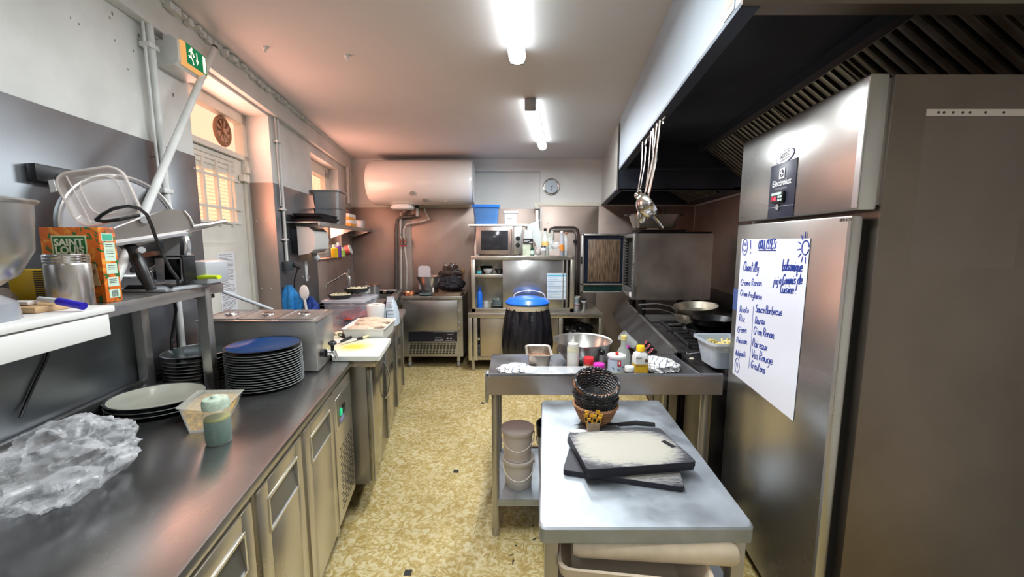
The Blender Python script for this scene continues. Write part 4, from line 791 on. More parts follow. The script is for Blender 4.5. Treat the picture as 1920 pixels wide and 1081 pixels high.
# ================================================================ ON THE SECOND COUNTER
cb = thing('cutting_board', 'white cutting board with a yellow stain on the second counter', 'cutting board', (-.86, 2.15, .899))
q = [aZ(623, 668, .925), aZ(711, 668, .925), aZ(733, 634, .925), aZ(600, 634, .925)]
def yb():
    m, nt, b = newmat('stained_white_board'); L = nt.links.new; tc = N(nt, 'ShaderNodeTexCoord'); n = N(nt, 'ShaderNodeTexNoise'); n.inputs['Scale'].default_value = 7; n.inputs['Detail'].default_value = 5; L(tc.outputs['Object'], n.inputs['Vector'])
    g = N(nt, 'ShaderNodeTexGradient', gradient_type='SPHERICAL'); mp = N(nt, 'ShaderNodeMapping'); mp.inputs['Scale'].default_value = (6.5, 7, 4); mp.inputs['Location'].default_value = (.1, .25, 0); L(tc.outputs['Object'], mp.inputs[0]); L(mp.outputs[0], g.inputs[0])
    mu = N(nt, 'ShaderNodeMath', operation='MULTIPLY'); L(g.outputs[1], mu.inputs[0]); L(n.outputs[0], mu.inputs[1]); r = ramp(nt, [(.05, (.80, .82, .74)), (.42, (.80, .66, .08))]); L(mu.outputs[0], r.inputs[0]); L(r.outputs[0], b.inputs['Base Color']); b.inputs['Roughness'].default_value = .4; return m
MB().prism([tuple(v) for v in q], (0, 0, -.0235)).build('board', yb(), cb)
for (a, b_, c_, lb, hm) in (((628, 645), (640, 641), (658, 633), 'small kitchen knife with a black handle on the stained board', BLACK), ((628, 649), (674, 636), (702, 628), 'kitchen knife with a pale wooden handle across the stained board', pm('pale_handle', (.75, .68, .42), .4))):
    A, B, C = aZ(*a, .928), aZ(*b_, .928), aZ(*c_, .93); t = thing('kitchen_knife', lb, 'knife', B); d = (B - A).normalized(); s_ = Vector((-d.y, d.x, 0)) * .011
    if hm is BLACK: A = B - d * .08
    MB().prism([A, B - s_, B + s_ * .2], (0, 0, .0015)).build('blade', BRIGHT, t); MB().tube([B + Vector((0, 0, .004)), B.lerp(C, .2) + Vector((0, 0, .005)), C + Vector((0, 0, .005))], [.007, .009, .008], 10).build('handle', hm, t)
    if hm is not BLACK: MB().cyl(B + Vector((0, 0, .004)) - d * .01, B + Vector((0, 0, .005)) + d * .02, .0095, n=12).build('bolster', BLACK, t)
# white tray of chicken
def wt(v, z): return v
q0 = [aZ(634, 636, .929) if 0 else Vector((-.99, 2.31, .8985)), Vector((-.775, 2.31, .8985)), Vector((-.795, 2.58, .8985)), Vector((-1.01, 2.58, .8985))]
def ql(t_, o): m_ = sum(q0, Vector()) / 4; return [Vector((p_.x + (p_.x - m_.x) * o, p_.y + (p_.y - m_.y) * o, p_.z + t_)) for p_ in q0]
wt_ = thing('white_tray', 'white plastic tray holding raw chicken fillets on the second counter', 'tray', (-.89, 2.44, .8985))
MB().loft([ql(0, 0), ql(.075, .12), ql(.08, .2), ql(.084, .2), ql(.082, .10), ql(.004, -.03)]).build('tub', WHITE, wt_)
CH = pm('chicken', (.72, .56, .42), .45, var=.2, vs=30, sss=.1)
for i, (x, y, w, a) in enumerate(((-.93, 2.36, .09, .1), (-.86, 2.40, .1, .25), (-.92, 2.46, .1, -.1), (-.85, 2.50, .09, .2), (-.93, 2.54, .09, .3))):
    o = MB().ball((0, 0, 0), .05, 16, 1.7, .75, .38, .3).build('chicken_fillet', CH, center=False); o.location = (x, y, .968 + .004 * i); o.rotation_euler = (0, 0, a)
    tag(o, 'pale raw chicken fillet in the white tray, %s' % ('frontmost', 'front right', 'middle left', 'back right', 'rearmost left')[i], 'chicken', 'chicken fillets in the white tray')
# paper roll, printed tub
c = aZ(685, 600, .9); c.z = .8985; c = Vector((-.965, 2.76, .8985))
t = thing('paper_roll', 'white paper towel roll standing on the second counter', 'paper roll', c)
MB().lathe([(.022, .15), (.060, .152), (.062, .148), (.056, .0), (.001, 0)], c, 32).lathe([(.022, .15), (.022, .1)], c, 20).build('roll', pm('soft_paper', (.80, .77, .74), .8), t); MB().lathe([(.0225, .152), (.0215, .1), (.001, .1)], c, 20, cap=(0, 1)).build('core', pm('card_core', (.35, .28, .2), .8), t)
c = Vector((-.865, 2.80, .8985)); t = thing('printed_pouch', 'tall pale blue pouch with dark print beside the paper roll', 'pouch', c)
MB().loft([rrect(c.x, c.y, .085, .13, c.z, .02), rrect(c.x, c.y, .08, .12, c.z + .08, .02), rrect(c.x - .005, c.y + .01, .06, .09, c.z + .15, .02), rrect(c.x - .01, c.y + .01, .05, .025, c.z + .185, .01), rrect(c.x - .01, c.y + .01, .052, .02, c.z + .20, .005)]).build('pouch', pm('pale_blue_film', (.58, .66, .74), .35, var=.1), t)
mb = MB()
for z0, z1, x0, x1 in ((.165, .168, -.03, .02), (.14, .143, -.026, .026), (.11, .113, -.02, .03), (.085, .088, -.02, .03), (.06, .063, -.02, .03), (.04, .043, -.028, .03)): mb.box(c.x + x0, c.x + x1, c.y - .066 + z0 * .06 - (.0 if z0 < .09 else -.008 * (z0 - .08) * 20), c.y - .062 + z0 * .06, c.z + z0, c.z + z1)
mb.box(c.x - .022, c.x - .019, c.y - .064, c.y - .058, c.z + .06, c.z + .11); mb.build('print', pm('navy_print', (.04, .07, .16), .5), t)
# big clear box of red meat, pans on its lid
c = Vector((-1.205, 2.93, .8985)); bxm = thing('meat_box', 'big clear plastic box holding red minced meat under two black pans', 'box', c)
W0, D0 = .30, .33
MB().loft([rrect(c.x, c.y, W0 - .05, D0 - .05, c.z, .03), rrect(c.x, c.y, W0 - .005, D0 - .005, c.z + .165, .03), rrect(c.x, c.y, W0 - .012, D0 - .012, c.z + .165, .03), rrect(c.x, c.y, W0 - .056, D0 - .056, c.z + .003, .03)]).build('tub', film('meatbox_clear', (.72, .75, .88), .16, .06), bxm)
MB().loft([rrect(c.x, c.y, W0 + .01, D0 + .01, c.z + .162, .03), rrect(c.x, c.y, W0 + .012, D0 + .012, c.z + .178, .03), rrect(c.x, c.y, W0 - .02, D0 - .02, c.z + .182, .03)]).build('lid', film('meatbox_lid', (.70, .74, .82), .55, .1), bxm)
mb = MB(); mb.begin(); mb.ball((c.x + .02, c.y, c.z + .040), .12, 28, .95, 1.05, .38, .5); mb.xf(lambda v: Vector((min(max(v.x, c.x - .12), c.x + .12), v.y, max(v.z, c.z + .006)))); mb.build('minced_meat', pm('red_meat', (.50, .06, .04), .4, var=.5, vs=60, bump=.8, bs=80), bxm)
VEG = pm('diced_onion', (.72, .74, .52), .5, var=.25, vs=60)
def pan(label, c, r, hh, m, food=None, hdir=None, hl=.18, hm=None, cat='pan', hz=.02):
    t = thing('frying_pan', label, cat, c)
    MB().lathe([(.001, 0), (r * .78, 0), (r * .84, .004), (r, hh), (r + .003, hh + .002), (r - .004, hh), (r * .81, .006), (.001, .005)], c, 40).build('pan_body', m, t)
    if food:
        mb = MB()
        for k in range(food[1]):
            a, q = random.uniform(0, 6.28), r * .8 * math.sqrt(random.random()); mb.ball((c[0] + q * math.cos(a), c[1] + q * math.sin(a), c[2] + hh * .55 + random.uniform(0, .012)), .009, 6, 1.2, 1, .7)
        o = mb.build('food', food[0], t); o['kind'] = 'stuff'
    if hdir is not None:
        d = Vector(hdir).normalized(); p0_ = Vector(c) + Vector((d.x, d.y, 0)) * (r - .002) + Vector((0, 0, hh * .7)); MB().tube([p0_, p0_ + d * .03 + Vector((0, 0, hz * .5)), p0_ + d * hl * .5 + Vector((0, 0, hz)), p0_ + d * hl + Vector((0, 0, hz))], [.010, .008, .009, .011], 10, flat=.5).build('handle', hm or m, t)
    return t
zl = .8985 + .183
pan('shallow black pan of chopped onion on the front edge of the meat box', (c.x - .05, c.y - .07, zl), .088, .028, BLACKM, (VEG, 60))
pan('shallow black pan of chopped onion, propped higher and further back', (c.x + .02, c.y + .06, zl + .030), .095, .030, BLACKM, (VEG, 80))
tag(MB().lathe([(.03, 0), (.032, .004), (.03, .06), (.028, .06), (.03, .004)], (c.x + .04, c.y + .20, zl + .03 - .15 + .12), 20, cap=(1, 0)).build('glass_jar', GLASS), 'small clear glass behind the pans on the meat box', 'jar')
# black board with cheese bits left of tray
tag(MB().box(-1.10, -1.02, 2.12, 2.62, .8985, .905, .003).build('black_mat', BLACKM), 'black mat between the bain marie and the white tray', 'mat')
for i, (x, y) in enumerate(((-1.05, 2.30), (-1.085, 2.42), (-1.04, 2.46), (-1.06, 2.2))):
    tag(MB().ball((x, y, .921), .022, 12, 1.2, .9, .7, .8).build('cheese_chunk', pm('cream_food', (.78, .74, .52), .5)), 'pale crumbled chunk on the black mat, %s' % ('beside the white tray front', 'left of the white tray', 'nearest the meat box', 'nearest the bain marie')[i], 'food', 'pale chunks on the black mat')
# blue cloths and bag hanging by the door
def drape(name, label, cat, p0, w, hh, m, dx, seed, thick=.01):
    mb = MB(); rings = []; n = 40
    for i in range(11):
        t_ = i / 10; ring = []
        for j in range(n):
            a = 2 * PI * j / n; s_ = (.35 + .65 * min(1, t_ * 2.5)); r_ = 1 + .25 * math.sin(a * 5 + seed) * s_ + .3 * noise.noise(Vector((math.cos(a) * 2, math.sin(a) * 2, t_ * 2 + seed)))
            ring.append((p0[0] + dx * t_ + w * .5 * s_ * math.cos(a) * r_, p0[1] + .035 * s_ * math.sin(a) * r_, p0[2] - hh * t_))
        rings.append(ring)
    return tag(mb.loft(rings).build(name, m), label, cat)
drape('blue_cloth', 'bright blue cloth hanging on the left wall beside the towel dispenser', 'cloth', (-1.66, 2.92, 1.17), .13, .24, pm('blue_cloth', (.02, .25, .65), .7, var=.4, vs=30, bump=.5, bs=60), .0, 1.3)
drape('dark_blue_cloth', 'dark blue cloth bundle right of the bright blue cloth', 'cloth', (-1.52, 2.95, 1.08), .09, .16, pm('navy_cloth', (.01, .05, .28), .7, var=.4, vs=30), .01, 4.1)
c = aY(570, 543, 2.9); t = thing('scoop', 'white round scoop leaning over the blue cloths', 'scoop', c)
MB().ball(c + Vector((0, 0, -.02)), .045, 20, .8, .25, 1.25).build('bowl', WHITE, t); MB().tube([c + Vector((0, 0, -.07)), c + Vector((.01, 0, -.16))], .009).build('handle', WHITE, t)
drape('blue_bag', 'small deep blue bag hanging beside the meat box', 'bag', (-1.44, 2.85, 1.02), .07, .11, pm('royal_blue', (.01, .06, .45), .5), 0, 2.7)
# ================================================================ BACK WALL: water heater and pipes
wh = thing('water_heater', 'large white horizontal cylindrical water heater high on the back wall', 'water heater', (-1.09, 4.87, 1.93))
R0, hx0, hx1, hy, hz = .262, -1.715, -.455, 4.87, 2.185
mb = MB(); mb.begin(); mb.lathe([(.001, 0), (R0 * .6, .004), (R0 * .9, .025), (R0, .07), (R0, hx1 - hx0 - .05), (R0 * .97, hx1 - hx0 - .02), (R0 * .93, hx1 - hx0), (.001, hx1 - hx0 + .002)], (0, 0, 0), 56)
mb.tr(Matrix.Translation((hx0, hy, hz)) @ Matrix.Rotation(PI / 2, 4, 'Y')); mb.build('tank', WHITEM, wh)
mb = MB(); mb.begin(); mb.tube([(R0 * .94 * math.cos(a), R0 * .94 * math.sin(a), 0) for a in [2 * PI * k / 48 for k in range(48)]], .006, 6, closed=True).tr(Matrix.Translation((hx1 - .004, hy, hz)) @ Matrix.Rotation(PI / 2, 4, 'Y')); mb.box(hx1, hx1 + .004, hy - .11, hy - .09, hz - .05, hz + .05).build('end_seam', pm('seam_grey', (.5, .5, .5), .5), wh)
mb = MB(); mb.cyl((-1.47 + .32, hy - R0 * .86, hz - .145), (-1.47 + .32, hy - R0 * .90, hz - .150), .026, n=18); mb.build('gauge', pm('gauge_grey', (.35, .34, .32), .4), wh)
BG_ = pm('badge_grey', (.4, .38, .35), .4); MB().cyl((-1.02, hy - .16, hz - .215), (-1.02, hy - .165, hz - .222), .03, n=18).build('badge', BG_, wh); MB().box(-.80, -.76, hy - .14, hy - .12, hz - .235, hz - .22).build('vent', BG_, wh)
mb = MB(); mb.loft([rrect(-1.32, hy - .02, .24, .14, hz - R0 - .055, .05), rrect(-1.32, hy - .02, .27, .17, hz - R0 - .04, .05), rrect(-1.32, hy - .02, .27, .17, hz - R0 - .02, .05), rrect(-1.32, hy - .02, .22, .14, hz - R0 + .006, .05)]); mb.build('connection_cover', WHITE, wh)
for x, lb in ((-1.45, 0), (-.75, 0)): MB().box(x - .02, x + .02, hy, YB - .001, hz - .1, hz + .1, .003).build('wall_bracket', GREYP, wh)
y = 5.08
def bp_(name, label, pts, r, m, cat='pipe', par=None):
    return tag(MB().tube(pts, r, 12).build(name, m), label, cat)
DP = pm('dark_insulated_pipe', (.17, .15, .14), .5, .3, var=.3, vs=20); WP = pm('off_white_pipe', (.72, .66, .62), .4, var=.15, vs=9)
q = lambda a, b, yy=y: aY(a, b, yy)
bp_('water_pipe', 'thick dark vertical pipe rising to the water heater', [q(743, 680), q(743, 430), q(745, 413), q(752, 407), q(778, 405)], .022, DP)
bp_('water_pipe', 'dark thinner pipe beside the thick one under the heater', [q(750, 560), q(750, 415), q(752, 408)], .013, pm('grey_pipe', (.35, .32, .3), .45, .4))
bp_('water_pipe', 'left off-white hot water pipe with red valve running to the floor', [q(752, 688), q(752, 455), q(750, 440), q(752, 400), q(762, 393)], .0125, WP)
bp_('water_pipe', 'right off-white hot water pipe with red valve below the heater', [q(762, 548), q(763, 500), q(758, 455), q(757, 430), q(762, 420), q(790, 415), q(805, 411), q(797, 396), q(796, 387)], .0115, WP)
for px, lb in ((753, 'left red-handled valve on the hot water pipes'), (760, 'right red-handled valve on the hot water pipes')):
    c = q(px, 452, y - .02); t = thing('pipe_valve', lb, 'valve', c)
    MB().cyl(c + Vector((0, 0, -.04)), c + Vector((0, 0, .04)), .018, n=14).build('body', pm('brass_valve', (.30, .24, .2), .35, .8), t); MB().box(c.x - .022, c.x + .022, c.y - .03, c.y - .018, c.z - .065, c.z - .05, .003).cyl(c, c + Vector((0, -.03, 0)), .006).build('handle', REDP, t)
c = q(782, 387, y - .1); t = thing('safety_valve', 'white and black safety valve under the water heater', 'valve', c)
MB().cyl(c + Vector((0, 0, -.12)), c + Vector((0, 0, -.02)), .018).build('body', WP, t); MB().ball(c, .026, 14).build('knob', BLACK, t)
bp_('gas_conduit', 'black double conduit bent over the steel cabinet top on the back wall', [q(1030, 436), q(1032, 429), q(1040, 426), q(1076, 426), q(1083, 430), q(1084, 440), q(1084, 570)], .015, pm('black_pipe', (.05, .035, .035), .4), 'conduit')
bp_('gas_conduit', 'thin inner black conduit beside the thick one on the back wall', [q(1034, 440, y + .03), q(1037, 432, y + .03), q(1074, 432, y + .03), q(1079, 438, y + .03), q(1079, 570, y + .03)], .006, DP, 'conduit')
t = thing('small_valve', 'small dark gas valve on the black conduit', 'valve', q(1086, 452)); MB().box(q(1083, 0).x, q(1090, 0).x, y - .02, y + .01, q(0, 455).z, q(0, 449).z, .003).build('body', BLACK, t)
t = thing('wall_box', 'cream electrical box on the back wall behind the bottles', 'electrical box', q(1028, 446, 5.14)); MB().box(q(1013, 0).x, q(1043, 0).x, 5.07, 5.142, q(0, 462).z, q(0, 432).z, .006).build('box', CREAM, t)
# clock
c = aY(1033, 350, YB); ck = thing('wall_clock', 'round wall clock with a pale blue dial on the back wall', 'clock', (c.x, YB, c.z - .1))
def ydisc(c, r, y0_, y1_, n=36): return MB().cyl((c.x, y0_, c.z), (c.x, y1_, c.z), r, n=n)
ydisc(c, .088, YB - .03, YB - .001).build('dial', pm('pale_dial', (.50, .58, .66), .3, coat=.4), ck)
MB().tube([(c.x + .093 * math.cos(2 * PI * k / 40), YB - .026, c.z + .093 * math.sin(2 * PI * k / 40)) for k in range(40)], .011, 8, closed=True).build('rim', CHROME, ck)
MB().box(c.x - .002, c.x + .003, YB - .036, YB - .032, c.z - .055, c.z + .005).prism([(c.x, YB - .036, c.z - .003), (c.x + .028, YB - .036, c.z + .006), (c.x + .028, YB - .036, c.z + .01), (c.x, YB - .036, c.z + .004)], (0, .002, 0)).build('hands', BLACK, ck)
# ---- blast chiller
bc = thing('blast_chiller', 'steel blast chiller on castors with vented lower grille by the back wall', 'chiller', (-.93, 4.85, 0))
x0, x1, yf2, zt = -1.275, -.575, 4.53, .86
MB().box(x0, x1, yf2, 5.12, .14, zt - .03).build('body', STEELV, bc)
MB().box(x0 - .004, x1 + .004, yf2 - .03, 5.12, zt - .032, zt, .004).build('top', STEEL, bc)
d = MB().box(x0 + .02, x1 - .055, yf2 - .03, yf2 - .001, .455, zt - .045, .006).build('door', steel('chiller_door', (.46, .44, .42), .25, .36, (14, 1, 14), .2, 4), bc)
MB().box(x1 - .055, x1 - .03, yf2 - .035, yf2 - .001, .47, .57, .004).box(x1 - .052, x1 - .035, yf2 - .02, yf2 - .001, .66, .70, .003).build('hinge', STEEL, d)
mb = MB(); mb.box(x0 + .05, x1 - .05, yf2 - .012, yf2, .315, .448, .002); mb.mat(1).box(x0 + .065, x1 - .065, yf2 - .014, yf2 - .011, .325, .44)
mb.mat(2)
for a in (.36, .49): mb.tube([(x0 + a + dx, yf2 - .0145, z) for dx, z in ((0, .335), (.115, .335), (.115, .432), (0, .432))], .0016, 4, closed=True)
for k in range(4): mb.box(x0 + .375 + k * .025, x0 + .39 + k * .025, yf2 - .016, yf2 - .013, .345, .353)
mb.box(x0 + .375, x0 + .455, yf2 - .016, yf2 - .013, .375, .378).box(x0 + .51, x0 + .53, yf2 - .016, yf2 - .013, .355, .37).box(x0 + .55, x0 + .57, yf2 - .016, yf2 - .013, .355, .37).box(x0 + .52, x0 + .59, yf2 - .016, yf2 - .013, .41, .415)
mb.build('control_panel', [STEEL, pm('panel_black', (.02, .02, .03), .25), pm('grey_marks', (.5, .5, .5), .4)], bc)
mb = MB(); mb.hexa([(x0 + .045, yf2 - .006, .17), (x1 - .055, yf2 - .006, .17), (x1 - .055, yf2, .17), (x0 + .045, yf2, .17)], [(x0 + .045, yf2 - .006, .308), (x1 - .055, yf2 - .006, .308), (x1 - .055, yf2, .308), (x0 + .045, yf2, .308)]); mb.mat(1)
for r in range(7):
    for c_ in range(14): xx = x0 + .065 + c_ * .039 + r * .003; z = .178 + r * .0185; mb.box(xx, xx + .028, yf2 - .0075, yf2 - .0055, z, z + .012)
mb.build('grille', [STEEL, VOID], bc)
for x in (x0 + .06, x1 - .06):
    for yy in (yf2 + .05, 5.05):
        k_ = MB().box(x - .018, x + .018, yy - .02, yy + .02, .07, .14, .004).build('castor', STEEL, bc); MB().cyl((x - .014, yy, .036), (x + .014, yy, .036), .0355, n=20).build('wheel', pm('grey_wheel', (.3, .3, .3), .5), k_)
# things on the chiller
ZQ = zt + .001
def onc(px, yy=4.7): return Vector((aY(px, 550, yy).x, yy, ZQ))
c = onc(806, 4.82); t = thing('steel_bowl', 'flared steel bowl on the blast chiller with a white mat leaning in it', 'bowl', c)
MB().lathe([(.001, 0), (.085, 0), (.10, .03), (.115, .11), (.165, .205), (.175, .21), (.160, .205), (.11, .115), (.095, .03), (.001, .005)], c, 36).build('bowl', STEEL, t)
t = thing('chopping_mat', 'white rounded plastic mat standing in the steel bowl', 'mat', c + Vector((-.06, 0, .1)))
a = [aY(779, 500, 4.82), aY(796, 500, 4.82), aY(807, 530, 4.80), aY(786, 530, 4.80)]
M = frame_M((a[3] + a[2]) / 2 - Vector((.0, 0, .08)), (1, 0, 0), (-.22, .0, 1)); mb = MB(); mb.begin(); mb.loft([[(v[0], v[1], z) for v in rrect(0, .14, .15, .30, 0, .04)] for z in (0, .008)]).tr(M); mb.build('sheet', pm('lilac_white', (.72, .68, .72), .45), t)
c = onc(846, 4.90); t = thing('utensil_bin', 'pale plastic tub holding whisks and kitchen tools on the chiller', 'utensil holder', c)
MB().loft([rrect(c.x, c.y, .22, .14, c.z, .02), rrect(c.x, c.y, .25, .16, c.z + .15, .02), rrect(c.x, c.y, .24, .15, c.z + .15, .02), rrect(c.x, c.y, .21, .13, c.z + .004, .02)]).build('tub', pm('cream_tub', (.70, .67, .56), .45), t)
for k, (dx, lean, lb) in enumerate(((-.05, -.10, 'wire whisk standing at the left in the pale tub'), (.0, .0, 'wire whisk standing in the middle of the pale tub'), (.04, .03, 'wire whisk standing at the right in the pale tub'))):
    b0_ = c + Vector((dx, 0, .16)); u = Vector((lean, 0, 1)).normalized(); w_ = thing('whisk', lb, 'whisk', b0_)
    MB().cyl(b0_ - u * .09, b0_ + u * .04, .010).build('handle', DSTEEL, w_); mb = MB(); sd = u.cross(Vector((0, 1, 0)))
    for j in range(5):
        e = sd * math.cos(j * PI / 5) + Vector((0, 1, 0)) * math.sin(j * PI / 5); mb.tube([b0_ + u * (.04 + .17 * math.sin(PI * i / 10)) + e * .045 * math.cos(PI * i / 10) * (math.sin(PI * i / 10) ** .6 + .15) for i in range(11)], .0022, 5)
    mb.build('wires', CHROME, w_)
bag('dark_cover', 'crumpled black machine cover hanging over the whisks', 'cover', (c.x + .01, c.y - .10, c.z + .17), .11, .04, .085, pm('black_brown_plastic', (.05, .035, .03), .35), 2.3, 40, .5)
b0_ = c + Vector((.12, 0, .12)); t = thing('wooden_spoon', 'wooden spoon standing at the right of the pale tub', 'spoon', b0_)
MB().tube([b0_ - Vector((.02, 0, .1)), b0_ + Vector((.02, 0, .10))], .006).build('handle', WOOD, t); MB().ball(b0_ + Vector((.03, 0, .14)), .035, 14, .75, .3, 1.25).build('bowl', WOOD, t)
b0_ = c + Vector((.09, 0, .13)); t = thing('basting_brush', 'brush with a dark violet band in the pale tub', 'brush', b0_); MB().box(b0_.x - .03, b0_.x + .02, b0_.y - .01, b0_.y + .01, b0_.z + .03, b0_.z + .07, .006).build('head', WHITE, t); MB().box(b0_.x - .01, b0_.x + .04, b0_.y - .012, b0_.y + .012, b0_.z, b0_.z + .035, .006).build('band', pm('violet_band', (.10, .02, .2), .4), t)
bag('black_cloth', 'crumpled black cloth lying on the tray on the chiller', 'cloth', (onc(846, 4.66).x, 4.66, ZQ + .045), .135, .09, .085, pm('black_cloth', (.018, .018, .024), .8), 9.7, 40, .25)
tr_ = gastro('roasting_tray', 'brown edged metal tray under the black cloth on the chiller', 'tray', onc(842, 4.66).x, 4.66, ZQ, .36, .24, .04, steel('browned_steel', (.38, .28, .2), .3, .45), None)
c = onc(834, 4.80); tag(MB().box(c.x - .04, c.x + .03, 4.80, 4.83, ZQ + .0, ZQ + .14, .004).build('white_box', WHITE), 'small white box between steel bowl and pale tub', 'box')
c = onc(800, 4.62); plate_mesh(.09, 'small_plate', [pm('teal_grey_glaze', (.12, .19, .22), .25, coat=.4), pm('teal_edge', (.35, .42, .45), .3)], (c.x, 4.62, ZQ), .016); tag(COL.objects[-1] if 0 else bpy.data.objects['small_plate'], 'small teal grey plate at the front of the chiller top', 'plate')
c = onc(766, 4.60); pan('small copper pan at the left front edge of the chiller top', (c.x, 4.62, ZQ), .07, .035, pm('copper', (.75, .33, .18), .3, .9), None, (1, .25, 0), .17, BLACK)
c = onc(787, 4.75); bag('black_cloths_heap', 'low dark heap of cloths beside the copper pan', 'cloth', (c.x, 4.74, ZQ), .07, .05, .02, pm('dark_heap', (.05, .04, .04), .7), 6.1, 30, .3)
tag(MB().lathe([(.001, 0), (.035, 0), (.035, .10), (.03, .105), (.001, .105)], (onc(788, 4.9).x, 4.92, ZQ), 20).build('beige_jar', pm('beige_jar', (.45, .36, .27), .5)), 'small beige jar left of the steel bowl', 'jar')
tag(MB().cyl(onc(812, 4.60) + Vector((0, 0, 0)), onc(812, 4.60) + Vector((0, 0, .09)), .011).build('white_candle_tube', WHITE), 'thin white tube standing before the steel bowl', 'tube')
# ---- low cabinet along the back wall
lc = thing('low_cabinet', 'long low steel cabinet with sliding doors by the back wall', 'cabinet', (.28, 4.8, 0))
cx0, cx1, cf, zt2 = -.50, 1.035, 4.41, .685
MB().box(cx0, cx1, cf - .01, 5.12, zt2 - .055, zt2, .004).box(cx0 + .01, cx1 - .01, 5.08, 5.12, .14, zt2 - .05).box(cx0, cx1, cf + .03, 5.11, .125, .17, .003).build('carcass', CAB, lc)
for x in (cx0 + .0, -.44, .535, cx1 - .045): MB().box(x, x + .045, cf, cf + .05, .13, zt2 - .055, .002).build('upright', CAB, lc)
MB().box(cx0, cx0 + .01, cf + .01, 5.11, .13, zt2 - .05).box(cx1 - .01, cx1, cf + .01, 5.11, .13, zt2 - .05).build('side', CAB, lc)
MB().box(-.395, .53, cf + .3, 5.08, .36, .375).box(.55, cx1 - .02, cf + .04, 5.08, .36, .385).box(cx0 + .06, -.37, cf + .04, cf + .3, .36, .385).build('shelf', CAB, lc)
for a, b_ in ((-.365, .06), (.05, .53)): MB().box(a, b_, cf + (.03 if a < 0 else .045), cf + (.04 if a < 0 else .055), .17, zt2 - .06, .002).build('sliding_door', steel('door_beige_steel', (.64, .56, .44), .3, .4, (1, 1, 14), .15, 2), lc)
for x in (cx0 + .05, cx1 - .05): MB().cyl((x, cf + .05, 0), (x, cf + .05, .13), .024).build('foot', STEEL, lc)
for x in (cx0 + .05, cx1 - .05): MB().cyl((x, 5.06, 0), (x, 5.06, .13), .024).build('foot', STEEL, lc)
base = None
for k in range(7):
    lb = 'white plate in the left opening of the low cabinet, %s from the bottom' % ('lowest', 'second', 'third', 'fourth', 'fifth', 'sixth', 'seventh')[k]
    if base is None: base = plate_mesh(.075, 'plate', [WHITE, WHITE], (-.40, cf + .17, .172), .013); tag(base, 'white plate in the left opening of the low cabinet, lowest of the pile', 'plate', 'white plates in the low cabinet')
    else: o = base.copy(); COL.objects.link(o); o.location = (-.40, cf + .17, .172 + k * .016); o['label'] = lb
bag('black_liners', 'crumpled black bags stuffed in the right opening of the low cabinet', 'bags', (.78, 4.62, .386), .17, .10, .065, pm('gloss_black_film', (.015, .015, .017), .18), 3.4, 50, .3)
# ---- upper cabinet standing on it
uc = thing('upper_cabinet', 'steel cabinet with open left half standing on the low cabinet', 'cabinet', (.12, 4.6, zt2))
ux0, ux1, uf, ub, uz0, uz1 = -.462, .705, 4.44, 4.84, zt2 + .001, 1.332
MB().box(ux0, ux1, uf, ub, uz1 - .05, uz1, .003).box(ux0, ux1, uf, ub, uz0, uz0 + .045, .003).box(ux0, ux1, ub - .01, ub, uz0, uz1).box(ux0, ux0 + .045, uf, ub, uz0, uz1 - .04, .002).box(ux1 - .045, ux1, uf, ub, uz0, uz1 - .04, .002).build('carcass', CAB, uc)
MB().box(ux0 + .045, -.09, uf + .02, ub - .01, 1.085, 1.12, .002).build('shelf', CAB, uc)
d = MB().box(-.105, .575, uf + .015, uf + .03, uz0 + .046, uz1 - .052, .002).build('sliding_door', steel('upper_door', (.60, .60, .60), .16, .26, (8, 1, 8), .15, 4), uc)
MB().box(.575, .585, uf + .01, uf + .035, uz0 + .046, uz1 - .052).build('door_edge', BRIGHT, d); MB().box(.61, .63, uf + .005, uf + .04, uz0 + .046, uz1 - .052).build('track', BRIGHT, uc)
nt_ = thing('cabinet_notice', 'pale blue table notice taped on the steel cabinet door', 'notice', (.4, uf, .85))
a, b_ = aY(1026, 512, uf + .014), aY(1061, 561, uf + .014)
MB().box(a.x, b_.x, uf + .0135, uf + .0149, b_.z, a.z).build('sheet', pm('pale_blue_paper', (.66, .76, .84), .6), nt_)
mb = MB(); mb.box(a.x + .004, b_.x - .004, uf + .0128, uf + .0136, a.z - .035, a.z - .018); hh = (a.z - b_.z)
mb.mat(1)
for k in range(1, 5): z = a.z - .035 - k * (hh - .05) / 4.2; mb.box(a.x + .004, b_.x - .004, uf + .0128, uf + .0136, z, z + .005)
for k in range(12): z = a.z - .05 - k * .021; mb.box(a.x + .012, a.x + random.uniform(.06, .18), uf + .0128, uf + .0136, z, z + .003)
mb.build('printed_rows', [pm('cyan_print', (.1, .45, .65), .5), pm('grey_blue_print', (.3, .45, .6), .5)], nt_)
def bowl_(name, label, c, r, hh, m): return tag(MB().lathe([(.001, 0), (r * .5, 0), (r * .85, hh * .5), (r, hh), (r * .95, hh), (r * .8, hh * .5), (.001, .006)], c, 28).build(name, m), label, 'bowl')
sz = 1.1205
bowl_('white_bowl', 'small white bowl on the upper shelf of the steel cabinet', (-.275, 4.56, sz), .062, .055, WHITE)
bowl_('black_bowl', 'small black bowl right of the white one in the cabinet', (-.145, 4.56, sz), .058, .055, BLACK)
bowl_('black_bowl', 'black bowl behind the white bowl in the cabinet', (-.31, 4.72, sz), .075, .075, BLACK)
tag(MB().box(-.40, -.352, 4.50, 4.56, sz, sz + .028, .006).build('blue_sponge', pm('cyan_sponge', (.08, .5, .6), .7)), 'small cyan sponge left of the white bowl', 'sponge')
tag(MB().lathe([(.001, 0), (.06, 0), (.06, .10), (.04, .13), (.001, .13)], (-.02 - .01, 4.62, sz), 24).build('black_jar', BLACK), 'black jar at the right end of the cabinet shelf', 'jar')
fz = uz0 + .046
